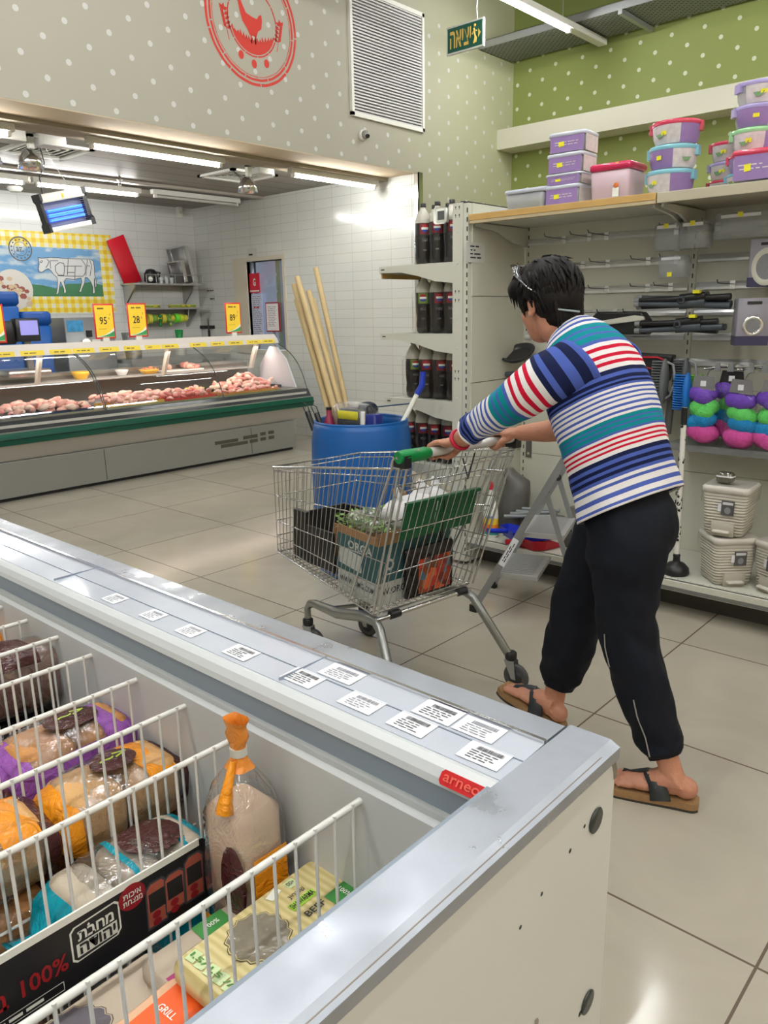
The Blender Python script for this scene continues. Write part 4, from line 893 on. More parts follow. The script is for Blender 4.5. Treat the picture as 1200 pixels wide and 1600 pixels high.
# rim across the end: metal strip
b = MB(); b.prism([(4.700, 0.866), (4.704, 0.8725), (4.762, 0.8725), (4.7755, 0.866), (4.7755, 0.850), (4.772, 0.850), (4.770, 0.862), (4.705, 0.862)], (1, 0, 0), (0, 0, 1), (0, 1, 0), (0, -3.2, 0), 3.2-1.522); b.build('end_rim', m_alu, fz)
b = MB(); b.prism([(-1.520, 0.85), (-1.523, 0.868), (-1.530, 0.872), (-1.575, 0.872), (-1.578, 0.866), (-1.578, 0.855)], (0, 1, 0), (0, 0, 1), (1, 0, 0), (FX0, 0, 0), 4.7-FX0); b.build('side_rim', m_alu, fz)
b = MB(); b.box(FX0, 4.70, -1.5835, -1.578, 0.855, 0.8745); b.build('rim_edge', m_chrome, fz)
# price rail and the moulded frame
m_rail = M('price_rail', sr(194, 199, 210), 0.10, noise=0.08, nscale=12, coat=.6)
b = MB(); b.prism([(-1.5835, 0.870), (-1.682, 0.8655), (-1.682, 0.858), (-1.5835, 0.858)], (0, 1, 0), (0, 0, 1), (1, 0, 0), (FX0, 0, 0), 4.70-FX0); b.build('price_rail', m_rail, fz)
b = MB(); b.box(FX0, 4.70, -1.6345, -1.6335, 0.866, 0.8695); b.build('rail_divider', M('rail_line', sr(140, 150, 165), .3), fz)
b = MB(); b.prism([(-1.682, 0.864), (-1.690, 0.866), (-1.700, 0.861), (-1.707, 0.850), (-1.709, 0.840), (-1.66, 0.840)], (0, 1, 0), (0, 0, 1), (1, 0, 0), (FX0, 0, 0), 4.70-FX0); b.build('frame_moulding', M('moulding_white', sr(206, 209, 210), 0.3), fz)
b = MB(); b.box(FX0, 4.70, -1.706, -1.69, 0.805, 0.840); b.box(4.69, 4.702, -3.16, -1.69, 0.805, 0.862); b.build('inner_band', m_grey, fz)
b = MB(); b.box(FX0, 4.69, -1.716, -1.69, 0.796, 0.805); b.box(4.688, 4.70, -3.16, -1.69, 0.796, 0.805); b.build('liner_lip', M('lip_grey', sr(178, 180, 178), .35), fz)
b = MB(); b.box(FX0+0.03, 4.69, -1.73, -1.716, 0.30, 0.796); b.box(4.68, 4.695, -3.15, -1.716, 0.30, 0.796); b.box(FX0+0.03, 4.69, -3.16, -3.145, 0.30, 0.80); b.box(FX0+0.03, 4.69, -3.15, -1.716, 0.29, 0.30); b.build('liner', m_lin, fz)
# red maker's badge
bd = MB(); c = V(4.660, -1.7055, 0.853); R = V(1, 0, 0); N = V(0, -0.75, 0.66); Up = N.cross(R).normalized()*1
P_ = lambda u, v, k=0.0: c+R*u+Up*v+N*(0.001+k)
pts = [(-0.033+0.004, -0.0095), (0.033-0.004, -0.0095), (0.033, -0.0055), (0.033, 0.0055), (0.029, 0.0095), (-0.029, 0.0095), (-0.033, 0.0055), (-0.033, -0.0055)]
bd.add([P_(u, v) for u, v in pts]+[P_(u, v, 0.002) for u, v in pts], [tuple(range(8, 16))]+[(i, (i+1) % 8, 8+(i+1) % 8, 8+i) for i in range(8)]); bdo = bd.build('maker_badge', M('badge_red', sr(196, 24, 28), 0.3), fz)
text('arneo', P_(0, 0.0, 0.0032), R, Up, 0.009, M('badge_letter', sr(226, 96, 80), .4), bdo, width=0.054, bold=0.01)
# barcode price labels in the rail
m_lbl = M('label_white', sr(232, 232, 236), 0.45); m_lpr = M('label_print', sr(60, 60, 66), .6)
RL, UL = V(1, 0, 0), V(0, 1, 0.045).normalized()
def price_label(x, y, w, h, label, yaw=0.0, seed=0, faint=False):
    z = 0.8655+(y+1.682)/0.0985*0.0045+0.0012
    t = thing('price_label', label, 'price label', (x, y, z), rot=(0.045, 0, yaw), group='barcode labels in the freezer price rail')
    rs = random.Random(seed); R, U_ = V(1, 0, 0), V(0, 1, 0)
    b = MB(); b.box(-w/2, w/2, -h/2, h/2, 0, 0.0006); b.build('card', m_lbl, t)
    b = MB(); barcode(b, 0, V(w*0.06, h*0.22, 0.0008), R, U_, w*0.62, h*0.2, rnd=rs); scribble(b, 0, V(-w*.02, -h*0.16, 0.0008), R, U_, w*0.7, h*0.5, 4, 0.0004, .35, rs)
    b.build('print', m_lpr if not faint else M('label_print_faint', sr(130, 132, 142), .6), t)
    return t
labs = [(4.655, -1.653, .062, .040, 'white barcode label at the metal corner, just above the red maker badge', 0.02, False),
        (4.615, -1.607, .066, .040, 'faint barcode label in the far row, nearest the metal corner', 0.0, True),
        (4.535, -1.652, .064, .040, 'crisp barcode label in the near row, second from the metal corner', 0.0, False),
        (4.545, -1.6065, .066, .042, 'crisp barcode label in the far row, second from the metal corner', 0.0, False),
        (4.440, -1.652, .064, .040, 'shiny barcode label in the near row, third from the metal corner', 0.0, True),
        (4.355, -1.607, .070, .040, 'barcode label in the far row beside the rail joint', 0.0, True),
        (4.315, -1.652, .066, .040, 'barcode label in the near row left of the rail joint', 0.0, False),
        (4.165, -1.655, .060, .038, 'barcode label with a black pen mark above it', 0.0, False),
        (4.020, -1.655, .052, .036, 'small barcode label third from the left in the near row', 0.0, True),
        (3.900, -1.655, .050, .036, 'small barcode label second from the left in the near row', 0.0, True),
        (3.760, -1.655, .050, .036, 'small barcode label farthest left in the near row', 0.0, True)]
for i, (x, y, w, h, l, yw, f) in enumerate(labs): price_label(x, y, w, h, l, yw, i+1, f)
for x in (4.29, 3.55, 2.8):
    b = MB(); b.box(x, x+0.0015, -1.68, -1.585, 0.867, 0.8712); b.build('rail_joint', M('rail_line', sr(140, 150, 165), .3), fz)
# wire dividers
m_wire = M('white_wire', sr(222, 220, 214), 0.35)
DIV = [4.508, 4.249, 4.10, 3.948, 3.785, 3.646, 3.504, 3.376, 3.23, 3.08]
desc = ['nearest the metal end of the freezer', 'behind the black promotional strip', 'between the teal bag and the orange bags', 'between the orange bags and the purple bag', 'just behind the purple bread bag', 'in front of the dark brown bread bag', 'just behind the dark brown bread bag', 'eighth from the metal end', 'ninth from the metal end', 'farthest from the metal end']
dv = thing('wire_divider', 'white wire divider rack '+desc[0], 'divider', (DIV[0], 0, 0), 0, 'wire dividers in the freezer')
b = MB(); b.tube([(0, -1.722, 0.778), (0, -2.3, 0.778), (0, -3.14, 0.778)], 0.0048, 8); b.build('top_bar', m_wire, dv)
b = MB(); b.cyl((0, -1.722, 0.31), (0, -1.722, 0.775), 0.0036, n=6); b.build('end_post', m_wire, dv)
b = MB()
for i in range(41):
    y = -1.748-i*0.034; b.cyl((0.003, y, 0.32), (0.003, y, 0.784), 0.0024, n=5)
for z in (0.33, 0.55): b.cyl((0, -1.722, z), (0, -3.12, z), 0.0028, n=5)
b.build('wire_grid', m_wire, dv)
for x, d in zip(DIV[1:], desc[1:]): dup(dv, (x, 0, 0), label='white wire divider rack '+d)

# ---------------------------------------------------------------- bread bags
m_film = film('bag_film', (0.97, 0.97, 0.98), 0.015, 0.05, 0.22)
m_crust = M('bread_crust', sr(196, 138, 80), 0.5, noise=0.25, nscale=16, bump=.4); m_crust2 = M('bread_pale', sr(212, 164, 106), 0.5, noise=0.2, nscale=14, bump=.4)
def crinkle(m, strength=0.9, scale=26, tgt=None):
    nt = m.node_tree; tc = nt.nodes.new('ShaderNodeTexCoord'); v = nt.nodes.new('ShaderNodeTexNoise'); v.inputs['Scale'].default_value = scale; v.inputs['Detail'].default_value = 3; v.inputs['Distortion'].default_value = 1.6
    nt.links.new(tc.outputs['Object'], v.inputs[0]); a = math_node(nt, 'ABSOLUTE', math_node(nt, 'SUBTRACT', v.outputs['Fac'], 0.5)); bp = nt.nodes.new('ShaderNodeBump'); bp.inputs['Strength'].default_value = strength; bp.inputs['Distance'].default_value = 0.012
    nt.links.new(a, bp.inputs['Height'])
    for nd in nt.nodes:
        if nd.type in ('BSDF_PRINCIPLED', 'BSDF_GLOSSY'): nt.links.new(bp.outputs[0], nd.inputs['Normal'])
crinkle(m_film, 1.0, 20)
def bag_mat(name, col):
    if name in MATS: return MATS[name]
    m = M(name, col, 0.16, noise=0.1, nscale=18); crinkle(m, 0.8); return m
m_purple = bag_mat('bag_purple', sr(150, 88, 172)); m_orange = bag_mat('bag_orange', sr(238, 150, 30)); m_brown = bag_mat('bag_brown', sr(70, 34, 34)); m_teal = bag_mat('bag_teal', sr(0, 140, 158)); m_bblack = bag_mat('bag_black', sr(26, 22, 22)); m_dred = bag_mat('bag_darkred', sr(110, 30, 30))
def bag_shell(L, W, H, seed, nu=26, nv=22, tail=0.0):
    """pillow bag along y, base on z=0, returns (grid fn)"""
    def P(u, v, ins=0.0):
        # u along length 0..1, v around 0..1
        e = math.sin(PI*min(max(u, 0.0), 1.0))**0.25 if 0 < u < 1 else 0.0
        e = max(e, 0.12)
        a = 2*PI*v; c, s_ = math.cos(a), math.sin(a); k = 0.5
        x = math.copysign(abs(c)**k, c)*W/2*(0.75+0.25*e)*(1-ins); z = math.copysign(abs(s_)**k, s_)*H/2*e*(1-ins)
        y = (u-0.5)*L
        q = V(x, y, z+H/2)
        if not ins:
            n_ = mnoise.noise(V(x*18+seed*7, y*22, z*18)); m_ = mnoise.noise(V(x*50, y*60+seed*3, z*50))
            q += V(x, 0, z).normalized()*(n_*0.009+m_*0.004) if (abs(x)+abs(z)) > 1e-4 else V(0, 0, 0)
        return q
    return P
def bread_bag(name, label, cat, loc, L, W, H, yaw, paint, mats, seed=1, buns=3, roll=0.0, pitch=0.0, group=None, bunmat=None, label_at=None, labtxt=None):
    """paint(u, v)-> material index; 0 is clear film"""
    t = thing(name, label, cat, loc, rot=(pitch, roll, yaw), group=group); P = bag_shell(L, W, H, seed); nu, nv = 30, 28
    b = MB(); vs = [P(i/nu, j/nv) for i in range(nu+1) for j in range(nv)]; o = 0
    fs = {}
    for i in range(nu):
        for j in range(nv):
            k = paint((i+.5)/nu, (j+.5)/nv); fs.setdefault(k, []).append((i*nv+j, i*nv+(j+1) % nv, (i+1)*nv+(j+1) % nv, (i+1)*nv+j))
    for k, f in fs.items():
        b.m = k; b.add(vs, f, True)
    b.build('bag', mats, t, merge=True)
    bm_ = bunmat or m_crust
    b = MB()
    for i in range(buns):
        yy = (i-(buns-1)/2)*L*0.86/buns; b.rbox(-W*.45, W*.45, yy-L*.42/buns, yy+L*.42/buns, H*.06, H*.95, W*.2, 5)
    b.build('bread', bm_, t, merge=True, sub=1)
    b = MB(); # crimped tail of film
    for s_ in (-1,):
        rs = random.Random(seed); n = 8
        r0 = [P(0.02, j/n) for j in range(n)]; r1 = [V(math.cos(2*PI*j/n)*W*.18+rs.uniform(-.006, .006), -L*0.56, H*.5+math.sin(2*PI*j/n)*H*.1) for j in range(n)]; r2 = [V(math.cos(2*PI*j/n)*W*.40+rs.uniform(-.012, .012), -L*0.66, H*.45+math.sin(2*PI*j/n)*H*.16+rs.uniform(-.01, .01)) for j in range(n)]
        b.loft([r0, r1, r2], False, True)
    b.build('bag_tail', mats[1] if len(mats) > 1 and seed % 2 else m_film, t)
    if label_at:
        u, w, h, mm = label_at; b = MB(); n = 16; c = V(0, (u-.5)*L, 0)
        b.loft([[V(w*q*math.cos(2*PI*i/n), c.y+h*q*math.sin(2*PI*i/n), H*(1.0)+0.012-0.0*q) for i in range(n)] for q in (0.02, 1.0)], False, True)
        # drape the oval over the bag top
        for i, p in enumerate(b.v):
            x, y, z = p; a = max(0.0, 1-(abs(x)/(W/2))**3.0); e = max(0.12, math.sin(PI*min(max(y/L+.5, 0.01), .99))**0.25); b.v[i] = (x, y, H/2+H/2*e*a**(0.5/2)+0.006)
        lo = b.build('printed_oval', mm, t)
        if labtxt: text(labtxt, (0, c.y, H+0.011), (0, 1, 0), (-1, 0, 0), 0.018, M('letter_lime', sr(160, 190, 60), .4), lo, width=0.05, bold=0.02)
    return t
def ptop(v): return 0.06 < v < 0.44
# purple bag
bread_bag('bread_bag', 'purple and clear bag of bread rolls with a dark oval label', 'bread bag', (3.868, -1.835, 0.575), 0.25, 0.140, 0.135, 0.03, lambda u, v: 2 if u > 0.93 else (1 if (u > 0.66 or u < 0.13 or not ptop(v)) else 0), [m_film, m_purple, m_brown], 1, 2, label_at=(0.55, 0.038, 0.05, m_brown), labtxt='~>')
bread_bag('bread_bag', 'second purple bag lying under the top purple bread bag', 'bread bag', (3.868, -1.85, 0.42), 0.25, 0.140, 0.14, 0.0, lambda u, v: 1, [m_film, m_purple], 2, 2)
# orange bags in the next bin
def orange(u, v): return 2 if u > 0.86 else (1 if (u > 0.64 and ptop(v)) or u < 0.12 else 0)
bread_bag('bread_bag', 'clear bag of long rolls with an orange print and dark oval beside the freezer wall', 'bread bag', (4.026, -1.835, 0.565), 0.24, 0.142, 0.125, 0.02, orange, [m_film, m_orange, m_brown], 3, 2, bunmat=m_crust2, label_at=(0.52, 0.032, 0.04, m_brown), labtxt='~>')
bread_bag('bread_bag', 'clear orange-printed roll bag nearer the left edge, topmost of its pile', 'bread bag', (4.026, -2.07, 0.575), 0.24, 0.142, 0.12, -0.05, orange, [m_film, m_orange, m_brown], 4, 2, bunmat=m_crust2)
bread_bag('bread_bag', 'bag of golden rolls below the orange-printed bag by the freezer wall', 'bread bag', (4.026, -1.84, 0.44), 0.24, 0.142, 0.12, 0.0, lambda u, v: 1 if u > .8 else 0, [m_film, m_orange], 5, 2)
bread_bag('bread_bag', 'bag of golden rolls, middle of the left pile behind the black strip', 'bread bag', (4.026, -2.08, 0.45), 0.24, 0.142, 0.12, 0.0, lambda u, v: 2 if u > .8 else 0, [m_film, m_orange, m_brown], 6, 2)
bread_bag('bread_bag', 'bag of golden rolls, lowest of the left pile behind the black strip', 'bread bag', (4.026, -2.08, 0.32), 0.24, 0.142, 0.12, 0.0, lambda u, v: 0, [m_film, m_orange], 7, 2)
bread_bag('bread_bag', 'orange and brown bag behind the purple one at the left edge', 'bread bag', (3.868, -2.06, 0.56), 0.22, 0.14, 0.13, -0.1, orange, [m_film, m_orange, m_brown], 8, 2, bunmat=m_crust)
bread_bag('bread_bag', 'bag of rolls under the brown-orange bag at the left edge', 'bread bag', (3.868, -2.08, 0.42), 0.22, 0.14, 0.13, 0.0, lambda u, v: 0, [m_film, m_orange], 18, 2)
# teal bag
bread_bag('bread_bag', 'teal and clear bag with a round dark brown label behind the black strip', 'bread bag', (4.176, -1.90, 0.50), 0.26, 0.138, 0.135, 0.03, lambda u, v: 1 if u > 0.78 or u < 0.2 or (0.42 < u < .48) else 0, [m_film, m_teal, m_brown], 9, 3, bunmat=M('bread_grey', sr(190, 176, 156), .5), label_at=(0.66, 0.045, 0.05, m_brown))
bread_bag('bread_bag', 'teal bag half hidden under the orange rolls near the freezer wall', 'bread bag', (4.176, -1.80, 0.345), 0.15, 0.138, 0.145, 0.0, lambda u, v: 1, [m_film, m_teal], 10, 1)
# dark bag
bread_bag('bread_bag', 'dark brown bag of seeded bread at the far left of the freezer', 'bread bag', (3.575, -1.80, 0.62), 0.26, 0.135, 0.14, 0.0, lambda u, v: 1 if (0.15 < u < .62 and ptop(v)) else 0, [m_film, m_brown], 11, 1, bunmat=M('bread_dark', sr(130, 92, 70), .5, noise=.2, nscale=20))
bread_bag('bread_bag', 'black bag with lime lettering standing in the bin beside the dark brown bag', 'bread bag', (3.575, -1.84, 0.47), 0.22, 0.138, 0.15, 0.0, lambda u, v: 1, [m_film, m_bblack], 12, 1)
bread_bag('bread_bag', 'black bag low in the bin behind the purple bag', 'bread bag', (3.716, -1.86, 0.44), 0.24, 0.13, 0.16, 0.0, lambda u, v: 1 if u > .3 else 0, [m_film, m_bblack], 13, 1, bunmat=M('bread_dark', sr(130, 92, 70), .5, noise=.2, nscale=20))
bread_bag('bread_bag', 'red and brown bag at the very left edge, farthest in the freezer', 'bread bag', (3.30, -1.83, 0.60), 0.24, 0.12, 0.13, 0.0, lambda u, v: 2 if u > .6 else 1, [m_film, m_dred, m_orange], 14, 1)
bread_bag('bread_bag', 'dark bag under the red and brown bag at the left edge', 'bread bag', (3.30, -1.83, 0.46), 0.24, 0.12, 0.13, 0.0, lambda u, v: 1, [m_film, m_brown], 15, 1)
# standing bag of sliced loaf with an orange twisted top
t = thing('bread_bag', 'tall standing loaf bag with a twisted orange top against the freezer wall', 'bread bag', (4.325, -1.79, 0.50))
b = MB(); sec = [(-0.0, .050, .045), (.02, .056, .05), (.12, .057, .052), (.21, .054, .05), (.255, .042, .036), (.285, .022, .018), (.305, .008, .008), (.322, .012, .010), (.336, .020, .012), (.348, .013, .012), (.360, .021, .014)]
rings = []
for z, rx, ry in sec:
    rings.append([V(rx*math.copysign(abs(math.cos(a))**.7, math.cos(a))*(1+.05*math.sin(5*a+z*40)), ry*math.copysign(abs(math.sin(a))**.7, math.sin(a))*(1+.06*math.sin(7*a+z*30)), z) for a in [2*PI*k/24 for k in range(24)]])
b.loft(rings[:6], False, True); b.build('bag', m_film, t)
b = MB(); b.loft(rings[5:], False, True); b.build('bag_top', bag_mat('bag_amber', sr(226, 140, 56)), t)
b = MB(); b.rbox(-.048, .048, -.042, .042, 0.005, 0.23, 0.025); b.build('bread', M('bread_slice', sr(222, 190, 160), .6, noise=.08, nscale=40), t)
b = MB(); b.box(-.045, -.01, -.0535, -.0525, .0, .05); b.build('printed_patch', m_orange, t)
b = MB(); b.box(.058, .059, -.03, .03, .05, .17); b.build('printed_patch', m_orange, t)
b = MB(); b.ball((.03, -.046, .13), 1, 12, 8, .028, .008, .06); b.build('printed_oval', m_brown, t)
b = MB(); b.tube([(.012, -.040, .235), (.012, -.032, .27), (.004, -.014, .30)], .012, 6, radii=[.014, .008, .005]); b.build('ribbon', m_orange, t)
b = MB(); b.lathe([(.013, 0), (.013, .012)], (0, 0, .304), 10); b.build('clip', m_offwhite, t)
t = thing('bread_bag', 'dark seeded loaf bag lying under the standing loaf bag', 'bread bag', (4.33, -1.80, 0.302)); 
b = MB(); b.rbox(-.075, .12, -.062, .06, 0, .196, .03); b.build('bag', m_bblack, t)
# ---------------------------------------------------------------- burger packs
m_kraft = M('kraft_card', sr(214, 196, 140), 0.5); nt, bs = nodes(m_kraft); tc = nt.nodes.new('ShaderNodeTexCoord'); wv = nt.nodes.new('ShaderNodeTexWave'); wv.bands_direction = 'Y'; wv.inputs['Scale'].default_value = 26; wv.inputs['Distortion'].default_value = 1.5; wv.inputs['Detail'].default_value = 2
nt.links.new(tc.outputs['Object'], wv.inputs[0]); nt.links.new(mixc(nt, wv.outputs['Fac'], sr(196, 178, 118), sr(216, 200, 146)), bs.inputs['Base Color'])
m_kraft2 = M('kraft_pink', sr(186, 170, 150), 0.5, noise=.05); m_win = M('pack_window', sr(128, 120, 104), 0.12, noise=.35, nscale=26, bump=.5, bscale=30); m_winp = M('pack_window_purple', sr(104, 98, 104), 0.15, noise=.2, nscale=16, bump=.5, bscale=22)
m_grn = M('label_green', sr(64, 140, 66), .4); m_lime = M('label_lime', sr(160, 206, 60), .4); m_mag = M('label_magenta', sr(170, 50, 110), .4); m_org = M('label_orange', sr(240, 96, 34), .4); m_pale = M('label_palegreen', sr(206, 222, 170), .4); m_peach = M('kraft_peach', sr(226, 178, 140), .5)
def scallop(b, mi, cx, cy, r, z, n=40, amp=0.06, sy=1.0):
    m0 = b.m; b.m = mi; b.add([(cx+r*(1+amp*math.cos(i/n*2*PI*14))*math.cos(2*PI*i/n), cy+sy*r*(1+amp*math.cos(i/n*2*PI*14))*math.sin(2*PI*i/n), z) for i in range(n)], [tuple(range(n))]); b.m = m0
def pack(label, loc, w, l, h, yaw, base, win, roll=0.0, pitch=0.0, name='burger_pack'):
    """w along x, l along y"""
    t = thing(name, label, 'food pack', loc, rot=(pitch, roll, yaw))
    b = MB(); b.rbox(-w/2, w/2, -l/2, l/2, 0, h, 0.018); b.build('box', base, t)
    if win:
        b = MB(); scallop(b, 0, win[0], win[1], win[2]+0.003, h+0.0006); b.build('window_outline', M('print_brown', sr(84, 72, 50), .5), t)
        b = MB(); scallop(b, 0, win[0], win[1], win[2]+0.0015, h+0.0009); b.build('window_edge', base, t)
        b = MB(); scallop(b, 0, win[0], win[1], win[2], h+0.0013); b.build('window', win[3], t)
    return t
def flat(t, name, x0, x1, y0, y1, z, m, ang=0.0):
    b = MB(); c = V((x0+x1)/2, (y0+y1)/2, 0); rt = Matrix.Rotation(ang, 3, 'Z')
    b.add([c+rt @ (V(x, y, 0)-c)+V(0, 0, z) for x, y in ((x0, y0), (x1, y0), (x1, y1), (x0, y1))], [(0, 1, 2, 3)]); return b.build(name, m, t)
A = pack('kraft pack of beef shawarma with an oval window, topmost and nearest the metal rim', (4.455, -1.845, 0.595), 0.118, 0.255, 0.034, 0.03, m_kraft, (0.002, -0.03, 0.040, m_win))
def lx(t, s, x, y, h, w, m, yaw=0.0, z=0.0355, name='lettering'):
    R = V(math.cos(yaw), math.sin(yaw), 0); text(s, (x, y, z), R, V(-R.y, R.x, 0), h, m, t, name, width=w, bold=0.015)
flat(A, 'green_label', 0.018, 0.05, 0.075, 0.115, 0.0352, m_grn); lx(A, '100%', 0.034, 0.10, .008, .022, m_swh, z=0.0358)
lx(A, 'BEEF', 0.024, 0.052, .011, .034, m_ptxt, PI/2*-1+PI); flat(A, 'lime_label', -0.008, 0.006, 0.03, 0.075, 0.0352, m_lime); lx(A, 'SHAWARMA', -0.001, 0.052, .010, .042, m_ptxt, PI/2, 0.0358)
lx(A, 'ניירועש', -0.016, 0.055, .008, .028, m_ptxt, PI/2)
flat(A, 'cream_label', -0.045, -0.03, 0.055, 0.072, 0.0352, m_pale); lx(A, 'DD+', -0.0375, 0.063, .007, .012, m_ptxt, PI/2, 0.0358)
flat(A, 'white_sticker', -0.046, -0.034, 0.022, 0.045, 0.0352, m_swh, .3)
for k in range(5): flat(A, 'leaflet_label', -0.045+k*0.018, -0.030+k*0.018, -0.112, -0.094, 0.0352, m_pale, .1)
lx(A, 'l,5/ l,5 //', -0.002, -0.103, .009, .08, M('print_green', sr(80, 130, 50), .5), 0, 0.0358)
B = pack('pinkish kraft burger pack with a green top label and dark window, under the shawarma pack', (4.388, -1.855, 0.555), 0.118, 0.25, 0.030, -0.02, m_kraft2, (0.008, 0.055, 0.038, m_winp))
flat(B, 'green_label', -0.052, -0.022, -0.045, 0.005, 0.0312, m_grn); lx(B, '100%', -0.037, -0.02, .008, .022, m_swh, PI/2, 0.0316); lx(B, 'BEEF', -0.012, -0.03, .011, .034, m_ptxt, PI/2, 0.0316)
flat(B, 'magenta_label', -0.003, 0.009, -0.115, -0.02, 0.0312, m_mag); lx(B, 'Burger', 0.003, -0.07, .009, .045, m_ptxt, PI/2, 0.0318)
Cc = pack('orange-labelled pack with a round seal at the bottom edge of the photo', (4.455, -2.06, 0.56), 0.12, 0.22, 0.034, 0.08, m_peach, None)
flat(Cc, 'orange_label', -0.04, 0.055, 0.02, 0.104, 0.0352, m_org)
b = MB(); b.add([(0.03+.022*math.cos(k*PI/12), 0.045+.022*math.sin(k*PI/12), 0.0358) for k in range(24)], [tuple(range(24))]); b.build('seal', m_mag, Cc)
b = MB(); b.add([(0.03+.018*math.cos(k*PI/12), 0.045+.018*math.sin(k*PI/12), 0.0362) for k in range(24)], [tuple(range(24))]); b.build('seal_face', m_pale, Cc)
flat(Cc, 'teal_label', -0.03, 0.03, -0.03, 0.005, 0.0352, M('label_darkgreen', sr(30, 84, 72), .4)); lx(Cc, 'tivall', 0.0, -0.013, .012, .04, m_swh, 0, 0.0358); lx(Cc, 'GRILL', -0.015, 0.06, .010, .03, m_swh, 0, 0.0358)
Dd = pack('kraft burger pack with a scalloped dark window behind the orange-labelled pack', (4.355, -2.06, 0.53), 0.118, 0.25, 0.032, 0.02, m_kraft2, (-0.005, -0.02, 0.043, m_winp))
for k in range(4): flat(Dd, 'leaflet_label', 0.02, 0.036, 0.02+k*0.02, 0.037+k*0.02, 0.0326, m_pale, .1)
for i, (x, y, z, ll) in enumerate(((4.42, -1.86, 0.52, 'dark edge of a pack under the shawarma pack'), (4.42, -1.86, 0.485, 'lower pack in the pile under the shawarma pack'), (4.36, -2.1, 0.495, 'lower pack in the pile under the scalloped-window pack'), (4.46, -2.1, 0.52, 'pack under the orange-labelled pack'))):
    pack(ll, (x, y, z), 0.118, 0.24, 0.032, 0.0, m_winp if i == 0 else m_kraft2, None)
for i, x in enumerate((4.38, )):
    t = thing('cardboard_crate', 'card tray the burger packs are piled in', 'box', (4.40, -2.0, 0.301)); b = MB(); b.rbox(-0.12, 0.10, -0.25, 0.25, 0, 0.18, 0.01); b.build('box', m_kraft2, t)
# promotional strip on the divider
ps = thing('promo_strip', 'black promotional strip reading 100% with meat pack pictures on the wire divider', 'sign', (4.262, -2.115, 0.596))
b = MB(); b.prism([(-0.33, -0.062), (0.285, -0.056), (0.293, -0.052), (0.300, 0.048), (0.294, 0.056), (0.285, 0.0575), (-0.33, 0.05)], (0, 1, 0), (0, 0, 1), (1, 0, 0), (-0.001, 0, 0), 0.002); b.build('board', M('promo_black', (0.012, 0.012, 0.014), .35), ps)
b = MB(); b.box(-0.0015, 0.0015, -0.33, 0.286, 0.0485, 0.0595, Matrix.Shear('XY', 3, (0, 0)).to_4x4()); b.build('white_edge', m_swh, ps)
R, U_ = V(0, 1, 0), V(0, 0, 1)
text('100%', (0.0012, 0.043, -0.004), R, U_, 0.026, M('promo_red', sr(150, 26, 34), .4), ps, width=0.062, bold=0.02)
text('רשב', (0.0012, -0.035, -0.006), R, U_, 0.024, MATS['promo_red'], ps, width=0.06, bold=0.02)
b = MB(); 
for q in ((-0.07, 0.065, -0.032, -0.031), (-0.07, 0.065, -0.045, -0.044)): b.quad((0.0013, q[0], q[2]), (0.0013, q[1], q[2]), (0.0013, q[1], q[3]), (0.0013, q[0], q[3]))
b.quad((0.0013, 0.064, -0.045), (0.0013, 0.065, -0.045), (0.0013, 0.065, -0.031), (0.0013, 0.064, -0.031)); scribble(b, 0, V(0.001, -0.005, -0.038), R, U_, 0.12, 0.008, 1, .0005, .6); b.build('small_print', m_swh, ps)
b = MB(); b.mat(0).add([(0.0014, 0.116+u, 0.012+v) for u, v in [(-.036, -.024), (-.03, -.029), (.03, -.026), (.036, -.018), (.036, .024), (.03, .029), (-.03, .026), (-.036, .02)]], [tuple(range(8))])
b.mat(1).add([(0.0016, 0.116+u*.93, 0.012+v*.92) for u, v in [(-.036, -.024), (-.03, -.029), (.03, -.026), (.036, -.018), (.036, .024), (.03, .029), (-.03, .026), (-.036, .02)]], [tuple(range(8))])
b.mat(0).quad((0.0018, 0.087, -0.010), (0.0018, 0.146, -0.009), (0.0018, 0.146, 0.011), (0.0018, 0.087, 0.010))
lg = b.build('logo_plate', [m_swh, m_ptxt], ps)
text('ת֗בחמ', (0.002, 0.116, 0.024), R, U_, 0.020, m_swh, lg, width=0.052, bold=0.03); text('הדוהי', (0.0022, 0.117, 0.001), R, U_, 0.016, m_ptxt, lg, width=0.052, bold=0.03)
b = MB(); b.add([(0.0018, 0.172+.021*math.cos(k*PI/12), 0.032+.020*math.sin(k*PI/12)) for k in range(24)], [tuple(range(24))]); rb = b.build('round_badge', M('promo_badge', sr(150, 30, 40), .4), ps)
text('תוכיא', (0.0022, 0.172, 0.037), R, U_, 0.008, m_swh, rb, width=0.028, bold=0.02); text('תחצנמ', (0.0022, 0.172, 0.026), R, U_, 0.008, m_swh, rb, width=0.03, bold=0.02)
